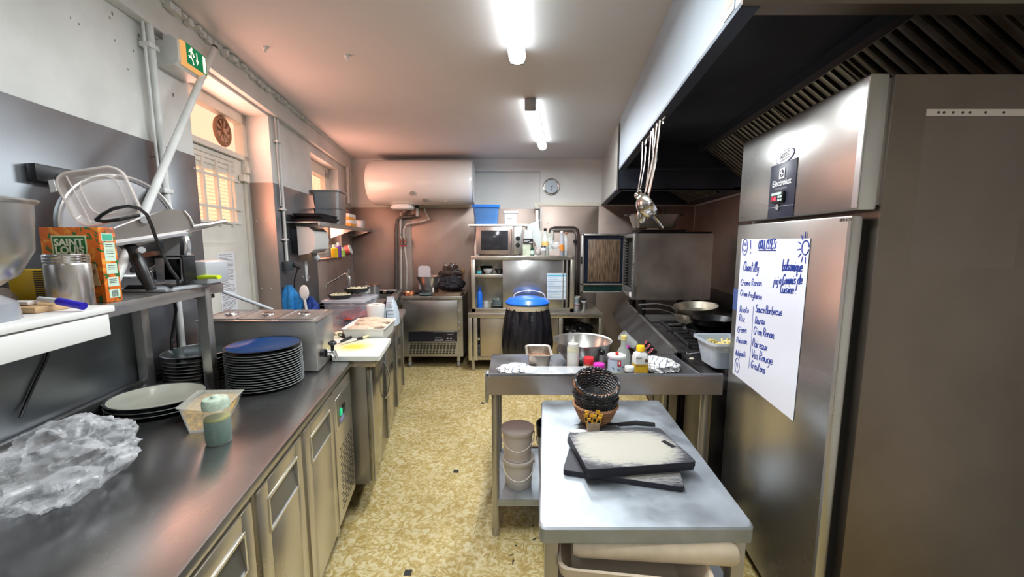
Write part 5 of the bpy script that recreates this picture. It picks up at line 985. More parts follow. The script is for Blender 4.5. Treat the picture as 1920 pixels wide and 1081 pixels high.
t = bottle('blue_spray_bottle', 'slim blue cleaner bottle in the lower left of the steel cabinet', (-.375, 4.54, fz), (('body', [(.001, 0), (.033, 0), (.033, .15), (.018, .19), (.001, .19)], BLUE), ('cap', [(.018, .19), (.018, .235), (.001, .235)], pm('blue_cap', (.02, .08, .4), .4))))
tag(MB().lathe([(.001, 0), (.028, 0), (.03, .07), (.027, .07), (.025, .004), (.001, .004)], (-.30, 4.53, fz), 18).build('drinking_glass', GLASS), 'small glass beside the blue cleaner bottle', 'glass')
GG = pm('grey_green_dish', (.22, .28, .28), .35, coat=.3)
plate_mesh(.115, 'grey_plate', [GG, GG], (-.16, 4.58, fz), .028); tag(bpy.data.objects['grey_plate'], 'grey-green shallow plate at the bottom of the cabinet dishes', 'plate')
for k in range(3): tag(MB().lathe([(.001, 0), (.07, 0), (.078, .02), (.074, .02), (.066, .004), (.001, .004)], (-.155, 4.58, fz + .030 + k * .017), 28).build('grey_dish', GG), 'dark grey-green round dish on the grey plate, %s' % ('lowest', 'middle', 'uppermost')[k], 'dish', 'grey dishes in the steel cabinet')
for k in range(3): tag(MB().lathe([(.001, 0), (.06, 0), (.06, .03), (.055, .03), (.055, .004), (.001, .004)], (-.005 - .02, 4.68, fz + k * .034), 24).build('dark_ramekin', pm('anthracite', (.07, .07, .08), .4)), 'dark round baking dish behind the bin, %s' % ('lowest', 'middle', 'uppermost')[k], 'dish', 'dark baking dishes in the steel cabinet')
# ---- on the upper cabinet
uz = uz1 + .0005
mw = thing('microwave', 'steel microwave oven with black window on the steel cabinet', 'microwave', (-.12, 4.62, uz))
m0, m1 = aY(893, 475, 4.46), aY(980, 424, 4.46)
MB().box(m0.x, m1.x, 4.475, 4.80, uz + .012, m1.z, .005).build('body', steel('microwave_steel', (.62, .55, .50), .25, .35), mw)
xd = aY(962, 450, 4.46).x
d = MB().box(m0.x + .002, xd, 4.452, 4.474, uz + .018, m1.z - .003, .004).build('door', steel('microwave_door', (.64, .52, .47), .25, .35), mw)
MB().box(m0.x + .055, xd - .055, 4.4495, 4.453, uz + .06, m1.z - .045, .002).build('window', pm('smoked_glass', (.03, .03, .035), .12), d)
MB().cyl((xd - .022, 4.435, uz + .04), (xd - .022, 4.435, m1.z - .03), .008).box(xd - .026, xd - .018, 4.435, 4.453, uz + .045, uz + .06).box(xd - .026, xd - .018, 4.435, 4.453, m1.z - .05, m1.z - .035).build('handle', CHROME, d)
MB().box(xd + .002, m1.x - .001, 4.455, 4.474, uz + .018, m1.z - .003, .003).build('control_panel', BRIGHT, mw)
for z in (.115, .19): MB().cyl(((xd + m1.x) / 2, 4.435, uz + z), ((xd + m1.x) / 2, 4.455, uz + z), .026, n=22).box((xd + m1.x) / 2 - .003, (xd + m1.x) / 2 + .003, 4.428, 4.436, uz + z - .02, uz + z + .02, .001).build('knob', BLACK, mw)
for x in (m0.x + .03, m1.x - .03): MB().cyl((x, 4.5, uz), (x, 4.5, uz + .013), .012).build('foot', RUBBER, mw)
for x in (m0.x + .03, m1.x - .03): MB().cyl((x, 4.77, uz), (x, 4.77, uz + .013), .012).build('foot', RUBBER, mw)
sb = thing('white_shelf_board', 'white board laid on top of the microwave', 'board', (-.15, 4.62, m1.z + .001))
zb = m1.z + .0015; MB().box(aY(878, 420, 4.46).x, aY(990, 420, 4.46).x, 4.45, 4.80, zb, zb + .022, .003).build('board', WHITE, sb)
zb += .0225
c = Vector((aY(909, 0, 4.6).x, 4.6, zb)); t = thing('storage_box', 'translucent blue storage box with lid on the white board', 'box', c)
MB().loft([rrect(c.x, c.y, .25, .21, zb, .03), rrect(c.x, c.y, .29, .25, zb + .19, .03), rrect(c.x, c.y, .28, .24, zb + .19, .03), rrect(c.x, c.y, .24, .20, zb + .004, .03)]).build('tub', BLUECL, t)
MB().loft([rrect(c.x, c.y, .315, .27, zb + .186, .03), rrect(c.x, c.y, .32, .275, zb + .215, .03), rrect(c.x, c.y, .29, .25, zb + .218, .03)]).build('lid', film('blue_lid', (.03, .2, .75), .88, .05), t)
MB().loft([rrect(c.x, c.y, .20, .16, zb + .006, .03), rrect(c.x, c.y, .22, .18, zb + .12, .03)]).build('contents', pm('dark_contents', (.10, .16, .30), .6, var=.4), t)
c = Vector((aY(957, 0, 4.6).x, 4.6, zb)); t = thing('storage_box', 'small clear lidded tub with a label on the white board', 'box', c)
MB().loft([rrect(c.x, c.y, .14, .12, zb, .02), rrect(c.x, c.y, .155, .135, zb + .13, .02)]).build('tub', film('tub_clear', (.8, .84, .86), .5, .1), t); MB().loft([rrect(c.x, c.y, .17, .15, zb + .13, .02), rrect(c.x, c.y, .17, .15, zb + .15, .02)]).build('lid', pm('white_translucent', (.8, .84, .85), .4), t); MB().box(c.x - .03, c.x + .025, c.y - .072, c.y - .068, zb + .07, zb + .10).build('label', PAPER, t); MB().box(c.x - .06, c.x + .06, c.y - .05, c.y + .05, zb + .004, zb + .04).build('contents', pm('white_powder', (.8, .8, .76), .7), t)
c = Vector((aY(890, 0, 4.47).x - .005, 4.50, uz)); bottle('white_bottle', 'slender white spray bottle left of the microwave', c, (('body', [(.001, 0), (.033, 0), (.034, .10), (.028, .14), (.014, .20), (.001, .20)], WHITE), ('cap', [(.014, .20), (.016, .21), (.012, .26), (.001, .26)], pm('white_red_cap', (.7, .55, .55), .4))))
def sq(name, label, cat, px, yy, w, d, hh, m, z=None, top=1.1, extra=None):
    c = Vector((aY(px, 0, yy).x, yy, uz if z is None else z)); t = thing(name, label, cat, c)
    MB().loft([rrect(c.x, c.y, w, d, c.z, .012), rrect(c.x, c.y, w * top, d * top, c.z + hh, .012)]).build('body', m, t)
    if extra: extra(c, t)
    return t
sq('food_tub', 'clear tub of pale green contents right of the microwave, lower', 'tub', 989, 4.52, .088, .09, .13, pm('green_tub', (.62, .68, .52), .4, var=.2, vs=20))
def lab(c, t): MB().box(c.x - .055, c.x + .055, c.y - .058, c.y - .054, c.z - .002, c.z + .055).build('label', BLACK, t); MB().box(c.x - .045, c.x + .02, c.y - .0595, c.y - .058, c.z + .03, c.z + .036).box(c.x - .045, c.x + .0, c.y - .0595, c.y - .058, c.z + .015, c.z + .021).box(c.x + .01, c.x + .05, c.y - .0595, c.y - .058, c.z + .008, c.z + .018).build('label_print', WHITE, t)
sq('food_tub', 'clear tub with a black label stacked on the green one', 'tub', 992, 4.52, .10, .10, .15, film('tub_clear2', (.75, .8, .82), .55, .1), uz + .134, 1.12, lab)
ptp = aY(1016, 412, 4.62); c = aY(1000, 430, 4.6)
MB().prism([aY(983, 424, 4.64), aY(1016, 410, 4.62), aY(1009, 415, 4.62), aY(1019, 470, 4.60), aY(1012, 474, 4.60), aY(1001, 450, 4.62)], (0, .004, 0)).build('plastic_sheet', film('sheet_plastic', (.62, .66, .66), .75, .1)); tag(bpy.data.objects['plastic_sheet'], 'creased grey plastic sheet sticking up behind the tubs', 'sheet')
c = Vector((aY(1000.5, 0, 4.5).x, 4.48, uz)); bottle('small_bottle', 'small dark green bottle with a pale label on the cabinet', c, (('glass', [(.001, 0), (.021, 0), (.021, .065), (.009, .09), (.009, .13), (.001, .13)], pm('dark_green_glass', (.01, .05, .02), .15)), ('label', [(.0215, .012), (.0215, .055)], pm('pale_label', (.6, .75, .68), .5))), 20)
c = Vector((aY(1026, 0, 4.6).x, 4.56, uz)); bottle('spirit_bottle', 'tall clear bottle with black cap and orange label', c, (('glass', [(.001, 0), (.038, 0), (.040, .15), (.034, .19), (.015, .235), (.014, .285), (.001, .285)], film('spirit_glass', (.72, .78, .76), .45, .1)), ('cap', [(.017, .275), (.017, .305), (.001, .305)], BLACK), ('label', [(.041, .11), (.0405, .155)], pm('orange_label', (.85, .55, .18), .5, var=.3, vs=40))), 24)
c = Vector((aY(1023, 0, 4.5).x, 4.48, uz)); bottle('square_bottle', 'short clear bottle with a dark shoulder and white label', c, (('body', [(.001, 0), (.03, 0), (.03, .09), (.018, .10), (.001, .10)], film('grey_clear', (.5, .48, .45), .6, .1)), ('label', [(.0305, .055), (.0305, .088)], pm('light_label', (.75, .8, .85), .5)), ('shoulder', [(.031, .09), (.02, .105), (.001, .105)], BLACK)), 20)
bag('wrapped_pack', 'clear crinkled wrapper pack in front of the plastic sheet', 'pack', (aY(1011, 0, 4.5).x, 4.52, uz), .04, .03, .05, film('wrap', (.6, .52, .48), .6, .25, 60), 5.5, 30, .4)
def spice(c, t): MB().box(c.x - .055, c.x + .06, c.y - .045, c.y + .045, c.z + .003, c.z + .04).build('contents', pm('rosy_salt', (.65, .42, .35), .6, var=.3, vs=50), t)
sq('salt_tub', 'clear tub with rosy grains between the bottles', 'tub', 1045, 4.52, .125, .10, .075, film('tub_clear3', (.78, .8, .78), .35, .1), None, 1.08, spice)
bag('cling_wrap', 'crumpled clear wrap ball on the rosy grain tub', 'wrap', (aY(1050, 0, 4.5).x, 4.52, uz + .083), .042, .03, .032, film('cling', (.75, .78, .76), .55, .3, 60), 8.8, 30, .3)
t = bag('plastic_bag_small', 'small clear bag hanging before the cream electrical box', 'bag', (aY(1036, 0, 4.75).x, 4.75, uz + .04), .045, .03, .075, film('cling2', (.8, .84, .82), .45, .25, 40), 7.8, 30, .3)
c = Vector((aY(1060, 0, 4.5).x, 4.50, uz)); bottle('syrup_bottle', 'slim bottle of dark red syrup with orange labels', c, (('syrup', [(.001, .002), (.025, .002), (.0255, .05), (.001, .05)], pm('dark_red_syrup', (.10, .01, .01), .2)), ('glass', [(.001, 0), (.026, 0), (.027, .17), (.022, .20), (.014, .235), (.014, .26), (.001, .26)], film('blueish_glass', (.45, .5, .58), .55, .1)), ('label', [(.0275, .05), (.0275, .12)], pm('orange_band', (.75, .28, .05), .5, var=.5, vs=50)), ('cap', [(.016, .255), (.016, .275), (.001, .275)], WHITE)), 22)
c = Vector((aY(1068.5, 0, 4.52).x, 4.53, uz)); bottle('sauce_bottle', 'pale bottle with black liquid at the right end of the cabinet', c, (('liquid', [(.001, .002), (.025, .002), (.025, .06), (.001, .06)], BLACK), ('glass', [(.001, 0), (.026, 0), (.026, .18), (.014, .215), (.012, .235), (.001, .235)], film('pale_glass', (.62, .62, .62), .6, .1)), ('cork', [(.014, .235), (.018, .255), (.001, .262)], pm('cork', (.42, .2, .12), .5))), 22)
# tubs on the low cabinet
zz = zt2 + .0005
c = Vector((aY(1088, 0, 4.55).x, 4.56, zz))
for k, z in enumerate((0, .082)):
    t = thing('white_tub', 'white plastic tub with a red band on the low cabinet, %s' % ('lower', 'upper, with a lid')[k], 'tub', c + Vector((0, 0, z)), 0, 'white tubs on the low cabinet')
    MB().lathe([(.001, z), (.052, z), (.064, z + .078), (.001, z + .078)], c, 28).build('body', pm('tub_white', (.80, .80, .82), .4), t); MB().lathe([(.062, z + .06), (.0645, z + .066), (.063, z + .07)] if k == 0 else [(.055, z + .02), (.062, z + .06)], c, 28).build('band', REDP if k == 0 else pm('blue_print', (.45, .6, .75), .5), t)
    if k: MB().lathe([(.067, z + .072), (.068, z + .086), (.001, z + .088)], c, 28, cap=(1, 0)).build('lid', WHITE, t)
c = Vector((aY(1106, 0, 4.7).x, 4.66, zz)); bottle('steel_shaker', 'small steel shaker with a white lid behind the white tubs', c, (('body', [(.001, 0), (.036, 0), (.036, .085), (.001, .085)], STEEL), ('lid', [(.037, .085), (.037, .105), (.001, .107)], WHITE), ('neck', [(.03, .107), (.03, .12), (.001, .121)], BLACK)), 22)
# ---- the bin
bn = thing('waste_bin', 'black bag bin stand with a bright blue lid in the middle of the kitchen', 'bin', (.163, 4.12, 0))
c = (.163, 4.12, 0)
mb = MB(); rings = []
for i in range(30):
    z = .80 - .76 * i / 29; t_ = i / 29; ring = []
    for j in range(96):
        a = 2 * PI * j / 96; r_ = .215 + .055 * math.sin(min(1, t_ * 1.6) * PI * .55) - .05 * max(0, t_ - .55) * 2
        f_ = .5 + .5 * math.sin(min(1, t_ * 3) * PI / 2); r_ += .008 * math.sin(a * 19 + 3 * t_) * (1 - t_ * .5) + .022 * noise.noise(Vector((math.cos(a) * 3.5, math.sin(a) * 3.5, t_ * 1.6))) * f_ + .009 * noise.noise(Vector((math.cos(a) * 9, math.sin(a) * 9, t_ * 5)))
        ring.append((c[0] + r_ * math.cos(a), c[1] + r_ * .9 * math.sin(a), z))
    rings.append(ring)
mb.loft(rings).build('bin_bag', pm('shiny_black_film', (.012, .012, .018), .24, spec=.8, bump=.3, bs=25), bn)
MB().lathe([(.20, .79), (.222, .785), (.225, .83), (.222, .835), (.20, .835)], c, 40, 1, .9).build('ring', pm('cream_plastic', (.62, .56, .42), .5), bn)
MB().lathe([(.222, .838), (.232, .842), (.236, .856), (.20, .895), (.12, .915), (.001, .922)], c, 48, 1, .9, cap=(1, 1)).build('lid', BLUE, bn)
MB().tube([(c[0] + .02 + .165 * math.cos(a) - .0, c[1] - .0, .90 + .075 * math.sin(a) ** .7 if math.sin(a) > 0 else .9) for a in [PI * k / 14 for k in range(15)]], .009, 8, flat=.6).cyl((c[0] + .02, c[1], .965), (c[0] + .02, c[1], .985), .008).build('lid_handle', WHITE, bn)
for a in (.6, 2.5, 4.7): MB().cyl((c[0] + .19 * math.cos(a), c[1] + .17 * math.sin(a), 0), (c[0] + .19 * math.cos(a), c[1] + .17 * math.sin(a), .05), .02).build('foot', BLACK, bn)
# ================================================================ RIGHT SIDE
# ---- tall fridge, its door facing the aisle
G0, GN_, GF = .816, 1.126, 1.905                          # front plane offset, near and far ends
fg = thing('upright_fridge', 'tall single-door steel fridge with a handwritten sheet on its door', 'fridge', RS((1.25, 1.5, 0)))
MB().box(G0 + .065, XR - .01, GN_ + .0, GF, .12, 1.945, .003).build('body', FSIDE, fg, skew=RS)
MB().box(G0, G0 + .055, GN_ + .004, GF, 1.585, 1.95, .006).box(G0 + .05, G0 + .066, GN_ + .012, GF - .01, 1.60, 1.94).build('header_panel', FRIDGE, fg, skew=RS)
MB().box(G0 - .0015, G0 + .002, GN_ + .006, GN_ + .026, 1.592, 1.943).build('header_edge', BRIGHT, fg, skew=RS)
dr = MB().box(G0, G0 + .035, GN_ + .02, GF, .14, 1.572, .006).build('door', FRIDGE, fg, skew=RS)
MB().box(G0 + .034, G0 + .066, GN_ + .035, GF - .01, .15, 1.56).build('door_gasket', VOID, fg, skew=RS)
MB().box(G0 - .001, G0 + .002, GN_ + .021, GN_ + .033, .15, 1.565).build('door_edge', STEELV, dr, skew=RS)
for x in (G0 + .12, XR - .1):
    for y in (GN_ + .08, GF - .08): MB().cyl((x, y, 0), (x, y, .12), .022).build('foot', STEEL, fg, skew=RS)
NV = pm('navy_plate', (.03, .035, .06), .35); plx = G0 - .003
cp = MB().box(plx, G0 + .001, 1.443, 1.624, 1.588, 1.792, .001).build('control_plate', NV, fg, skew=RS)
MB().box(plx - .0008, plx, 1.443, 1.624, 1.628, 1.6295).build('plate_line', pm('grey_line', (.35, .37, .42), .4), cp, skew=RS)
# emblem and lettering: local x runs towards the photographer (-y), z is up
def onf(y, z, off=0): return frame_M(RS((plx - .001 - off, y, z)), RS((0, -1, 0)), (0, 0, 1))
M = onf(1.535, 1.752); mb = MB(); mb.begin(); mb.box(-.019, .019, -.019, .019, 0, .0008); mb.tr(M); em = mb.build('emblem', PAPER, cp)
mb = MB(); mb.begin(); mb.loft([[(.0145 * math.cos(2 * PI * k / 28), .0145 * math.sin(2 * PI * k / 28), z) for k in range(28)] for z in (.0008, .0014)]); mb.mat(1)
mb.loft([[(x, y, z) for x, y in ((-.0135, .002), (-.003, .008), (.001, .0135), (.001, -.004), (-.004, -.001))] for z in (.0014, .002)]); mb.loft([[(x, y, z) for x, y in ((.0135, -.002), (.003, -.008), (-.001, -.0135), (-.001, .004), (.004, .001))] for z in (.0014, .002)])
mb.tr(M); mb.build('emblem_mark', [NV, PAPER], em)
text('Electrolux', .032, onf(1.535, 1.708), 'lettering', PAPER, cp, bold=.0006)
text('PROFESSIONAL', .0105, onf(1.535, 1.693), 'lettering', pm('grey_letter', (.4, .42, .45), .5), cp, spacing=1.2)
MB().box(plx - .012, plx, 1.500, 1.580, 1.643, 1.684, .002).build('display', BLACK, cp, skew=RS)
dsp = [o for o in bpy.data.objects if o.name.startswith('display')][0]
MB().box(plx - .0128, plx - .0115, 1.542, 1.578, 1.652, 1.668).build('screen', pm('red_screen', (.2, .01, .02), .2, emit=(1, .02, .04), es=.35), dsp, skew=RS)
text('-2', .017, frame_M(RS((plx - .0132, 1.553, 1.653)), RS((0, -1, 0)), (0, 0, 1)), 'digits', pm('red_digits', (1, .1, .15), .3, emit=(1, .05, .1), es=2.5), dsp, bold=.0005)
mb = MB(); mb.box(plx - .013, plx - .0118, 1.508, 1.580, 1.672, 1.681); mb.box(plx - .013, plx - .0118, 1.518, 1.532, 1.660, 1.668).box(plx - .013, plx - .0118, 1.504, 1.515, 1.660, 1.668).box(plx - .013, plx - .0118, 1.518, 1.532, 1.648, 1.656).box(plx - .013, plx - .0118, 1.504, 1.515, 1.648, 1.656); mb.build('keys', pm('key_mint', (.55, .72, .68), .4), dsp, skew=RS)
MB().cyl((plx - .008, 1.541, 1.627), (plx, 1.541, 1.627), .011, n=20).cyl((plx - .0085, 1.541, 1.627), (plx - .008, 1.541, 1.627), .003).build('lock', CHROME, cp, skew=RS)
M = frame_M(RS((G0 - .0012, 1.528, 1.812)), RS((0, -1, .0)), (0, 0, 1)); M = M @ Matrix.Rotation(math.radians(8), 4, 'Z')
ov = lambda k_, z0, z1: MB().loft([[M @ Vector((.062 * k_ * math.cos(2 * PI * k / 40), .0245 * (k_ + (k_ - 1)) * math.sin(2 * PI * k / 40), z)) for k in range(40)] for z in (z0, z1)])
o_ = ov(1, 0, .0008).build('oval_sticker', pm('sticker_navy', (.05, .05, .16), .4), fg); ov(.93, .0008, .0012).build('sticker_face', PAPER, o_)
text('ASTEC', .022, M @ Matrix.Translation((0, -.002, .0012)), 'lettering', INKD, o_, bold=.0003)
text('Tél. 04 68 54 26 82', .008, M @ Matrix.Translation((0, -.012, .0012)), 'lettering', INKD, o_)
text('Electrolux', .0, M, 'x', INKD, o_) if 0 else None
text('EKO-LUX', .012, frame_M(RS((G0 - .0008, 1.17, 1.556)), RS((0, -1, 0)), (0, 0, 1)), 'lettering', DSTEEL, dr)
tag(MB().box(G0 - .0008, G0 - .0001, 1.845, 1.90, 1.17, 1.27).build('blue_sticker', pm('blue_sticker', (.06, .10, .28), .5), skew=RS), 'small dark blue sticker at the far edge of the fridge door', 'sticker')
# strip of a punched plastic sleeve taped to the fridge side
a, b_ = aY(1737, 213, GN_ - .001), aY(1925, 205, GN_ - .001)
ps = thing('plastic_sleeve', 'clear punched plastic sleeve taped on the brown fridge side', 'sleeve', ((a.x + b_.x) / 2, GN_, a.z))
MB().box(a.x, a.x + .30, GN_ - .0015, GN_ - .0003, a.z - .006, a.z + .012).build('punched_strip', pm('pale_strip', (.62, .56, .52), .5), ps)
mb = MB()
for dx in (.032, .047, .072, .098, .118, .16, .21): mb.cyl((a.x + dx, GN_ - .0022, a.z + .003), (a.x + dx, GN_ - .0014, a.z + .003), .0035, n=10)
mb.build('holes', DSTEEL, ps); MB().box(a.x, a.x + .30, GN_ - .0012, GN_ - .0003, a.z - .42, a.z - .006).build('clear_film', film('sleeve_clear', (.4, .35, .32), .10, .12), ps)
# ---- the handwritten sheet
sh = thing('handwritten_sheet', 'large white sheet handwritten in blue listing sauces, stuck on the fridge door', 'paper sheet', RS((G0 - .002, 1.58, .865)))
A = [(1.845, 1.507), (1.327, 1.507), (1.332, .865), (1.847, .865)]
SX0 = G0 - .0025
MB().prism([(SX0, y, z) for y, z in A], (.0012, 0, 0)).build('sheet', pm('glossy_sheet', (.80, .83, .92), .3), sh, skew=RS)
GL = {
 'a': [[(.42, .42), (.2, .5), (.04, .3), (.1, .05), (.3, .03), (.42, .25), (.44, .5), (.44, .08), (.55, .02)]],
 'b': [[(.05, 1), (.05, .02), (.3, .0), (.45, .2), (.35, .45), (.06, .4)]],
 'c': [[(.42, .42), (.22, .5), (.05, .28), (.15, .03), (.45, .08)]],
 'd': [[(.42, .42), (.2, .5), (.04, .25), (.15, .02), (.4, .1), (.45, 1), (.45, .05), (.55, .02)]],
 'e': [[(.05, .25), (.4, .3), (.38, .48), (.18, .5), (.05, .25), (.18, .02), (.45, .1)]],
 'g': [[(.42, .42), (.2, .5), (.04, .28), (.15, .05), (.4, .15), (.44, .5), (.42, -.3), (.15, -.4)]],
 'h': [[(.05, 1), (.05, 0)], [(.05, .3), (.25, .5), (.4, .4), (.4, .02), (.5, .02)]],
 'i': [[(.1, .48), (.1, .03), (.25, .03)], [(.1, .7), (.12, .73)]],
 'j': [[(.2, .48), (.2, -.3), (.0, -.38)], [(.2, .7), (.22, .73)]],
 'l': [[(.02, .2), (.25, .85), (.15, 1), (.08, .7), (.1, .05), (.28, .05)]],
 'm': [[(.03, .48), (.05, 0)], [(.05, .3), (.2, .5), (.28, .4), (.28, .02)], [(.28, .3), (.44, .5), (.52, .4), (.52, .02), (.62, .03)]],
 'n': [[(.03, .48), (.05, 0)], [(.05, .3), (.25, .5), (.38, .4), (.38, .03), (.5, .03)]],
 'o': [[(.25, .5), (.05, .3), (.12, .04), (.35, .04), (.44, .28), (.25, .5), (.5, .45)]],
 'p': [[(.05, .5), (.05, -.42)], [(.05, .4), (.28, .5), (.42, .3), (.28, .05), (.06, .08)]],
 'q': [[(.42, .42), (.2, .5), (.04, .28), (.15, .05), (.4, .15)], [(.44, .5), (.44, -.42), (.55, -.2)]],
 'r': [[(.03, .48), (.06, 0)], [(.06, .3), (.2, .5), (.38, .46)]],
 's': [[(.36, .45), (.12, .48), (.1, .3), (.34, .2), (.3, .02), (.03, .05)]],
 't': [[(.18, .95), (.16, .06), (.38, .05)], [(.0, .62), (.42, .66)]],
 'u': [[(.04, .48), (.06, .08), (.25, .02), (.4, .2), (.42, .48), (.42, .05), (.52, .03)]],
 'x': [[(.02, .48), (.4, .02)], [(.4, .48), (.02, .02)]],
 'y': [[(.04, .48), (.1, .1), (.36, .15)], [(.42, .48), (.35, -.3), (.08, -.38)]],
 'z': [[(.04, .48), (.4, .48), (.04, .02), (.44, .03)]],
 'A': [[(.0, 0), (.28, 1), (.5, 0)], [(.1, .35), (.45, .35)]],
 'B': [[(.05, 0), (.05, 1), (.4, .9), (.38, .6), (.06, .52), (.45, .45), (.42, .05), (.05, 0)]],
 'C': [[(.52, .85), (.25, 1), (.03, .5), (.2, .02), (.55, .12)]],
 'D': [[(.05, 0), (.05, 1), (.45, .8), (.5, .3), (.05, 0)]],
 'E': [[(.45, 1), (.05, 1), (.05, 0), (.48, 0)], [(.05, .5), (.4, .5)]],
 'I': [[(.1, 1), (.1, 0)]], 'L': [[(.05, 1), (.05, 0), (.45, 0)]],
 'O': [[(.25, 1), (.03, .5), (.25, 0), (.5, .5), (.25, 1)]],
 'P': [[(.05, -.02), (.05, 1), (.42, .9), (.4, .55), (.06, .48)]],
 'R': [[(.05, 0), (.05, 1), (.4, .9), (.38, .6), (.06, .5), (.48, 0)]],
 'S': [[(.45, .9), (.15, 1), (.08, .65), (.42, .4), (.38, .02), (.02, .08)]],
 'U': [[(.05, 1), (.05, .15), (.25, 0), (.48, .15), (.48, 1)]],
 'V': [[(.0, 1), (.25, 0), (.5, 1)]],
 ':': [[(.1, .6), (.12, .62)], [(.1, .15), (.12, .17)]], '!': [[(.12, 1), (.1, .3)], [(.1, .03), (.12, .05)]],
 '`': [[(-.38, .78), (-.18, .64)]], ' ': []}
def stroke(mb, pts, w=.0021):                             # pts in sheet coordinates: u from the left edge, v from the top, metres
    P_ = [Vector((SX0 - .0004, 1.845 - u, 1.507 - v)) for u, v in pts]
    if len(P_) > 2:
        Q = [P_[0]]
        for i in range(len(P_) - 1):
            p0_, p1_, p2_, p3_ = P_[max(i - 1, 0)], P_[i], P_[i + 1], P_[min(i + 2, len(P_) - 1)]
            for t_ in (.33, .66, 1): Q.append(.5 * ((2 * p1_) + (p2_ - p0_) * t_ + (2 * p0_ - 5 * p1_ + 4 * p2_ - p3_) * t_ ** 2 + (3 * p1_ - p0_ - 3 * p2_ + p3_) * t_ ** 3))
        P_ = Q
    mb.tube(P_, w, 5)
def write(s, u, v, size, wx=1.0, drop=0, w=.0019):
    mb = MB(); x = u
    for ch in s:
        for st in GL.get(ch, []): stroke(mb, [(x + a_ * size * wx + .1 * size * b2, v - b2 * size + drop * (x - u)) for a_, b2 in st], w)
        x += (.0 if ch == '`' else .3 if ch in 'il!: I' else .66 if ch == 'm' else .53) * size * wx
    mb.v = [Vector((min(v_.x, SX0 - .0001), v_.y, v_.z)) for v_ in mb.v]
    return mb.build('handwriting', INK, sh, skew=RS)
def wr(s, px, py, size, **k): p_ = aW(px, py, G0, RA); return write(s, 1.845 - p_.y, 1.507 - p_.z, size, **k)
def fit(s, x0, y0, x1, y1, size, w=.0019):
    a_, b2 = aW(x0, y0, G0, RA), aW(x1, y1, G0, RA); u0, u1 = 1.845 - a_.y, 1.845 - b2.y; adv = sum(.0 if c_ == '`' else .3 if c_ in 'il!: I' else .66 if c_ == 'm' else .53 for c_ in s)
    return write(s, u0, 1.507 - a_.z, size, wx=(u1 - u0) / (adv * size), drop=((a_.z - b2.z) / (u1 - u0)), w=w)
for s_, x0, y0, x1, y1, size, w in (('OOULISSES:', 1423, 466, 1458, 465, .036, .0024), ('Chantilly', 1395, 507, 1424, 509, .042, .0022), ('Cr`eme Renan', 1390, 534, 1430, 535, .028, .0018), ('Cr`em Anglaise', 1389, 553, 1430, 561, .026, .0018),
    ('Risoto', 1388, 584, 1405, 586, .030, .0018), ('Riz', 1387, 601, 1398, 602, .032, .0018), ('Cr`eme', 1384, 622, 1401, 622, .030, .0018), ('Poisson', 1382, 641, 1402, 644, .028, .0018), ('Antipasti', 1380, 665, 1399, 668, .028, .0018),
    ('Sauce Barbecue', 1418, 584, 1468, 591, .032, .0019), ('Daurau', 1417, 606, 1435, 607, .032, .0019), ('Cr`em Renan', 1414, 625, 1453, 634, .034, .0019), ('Poireaux', 1412, 648, 1440, 657, .036, .0019), ('Vin Rouge', 1410, 669, 1450, 683, .038, .0019), ('Croutons', 1409, 688, 1436, 700, .034, .0019),
    ('balsamique', 1468, 506, 1506, 509, .042, .0024), ('jujo Commis de', 1451, 532, 1506, 531, .036, .0022), ('Cuisine !', 1464, 548, 1495, 550, .034, .0022)): fit(s_, x0, y0, x1, y1, size, w)
mb = MB()
uv = lambda px, py: (lambda p_: (1.845 - p_.y, 1.507 - p_.z))(aW(px, py, G0, RA))
stroke(mb, [uv(1424, 469), uv(1457, 469)], .0022); stroke(mb, [uv(1414, 574), uv(1410, 640), uv(1405, 690)], .0012)
def ell(cu, cv, ru, rv, a0=0, a1=2 * PI, n=16, w=.002): stroke(mb, [(cu + ru * math.cos(a0 + (a1 - a0) * i / n), cv + rv * math.sin(a0 + (a1 - a0) * i / n)) for i in range(n + 1)], w)
cu, cv = uv(1398, 463); ell(cu, cv, .026, .036); ell(cu - .009, cv - .012, .004, .007); ell(cu + .009, cv - .012, .004, .007); ell(cu, cv + .004, .014, .014, .3, PI - .3)
stroke(mb, [uv(1409, 450), uv(1409, 466)], .0024); stroke(mb, [uv(1409, 473), uv(1409, 474.5)], .0026)
cu, cv = uv(1512, 464); ell(cu, cv, .020, .024, .2, 2 * PI - .1, w=.0024)
for k in range(11):
    a_ = PI * .45 + k * 2 * PI / 12
    if cu + .055 * math.cos(a_) < .512: stroke(mb, [(cu + .028 * math.cos(a_), cv + .032 * math.sin(a_)), (cu + .047 * math.cos(a_), cv + .054 * math.sin(a_))], .0022)
cu, cv = uv(1383, 684); stroke(mb, [(cu - .022, cv), (cu - .010, cv - .03), (cu + .012, cv - .03), (cu + .026, cv), (cu + .012, cv + .032), (cu - .010, cv + .03), (cu - .022, cv)], .0016); stroke(mb, [(cu - .008, cv - .012), (cu - .002, cv + .006)], .0016); stroke(mb, [(cu + .006, cv - .014), (cu + .006, cv + .01)], .0016)
mb.v = [Vector((min(v_.x, SX0 - .0001), v_.y, v_.z)) for v_ in mb.v]
mb.build('doodles', INK, sh, skew=RS)
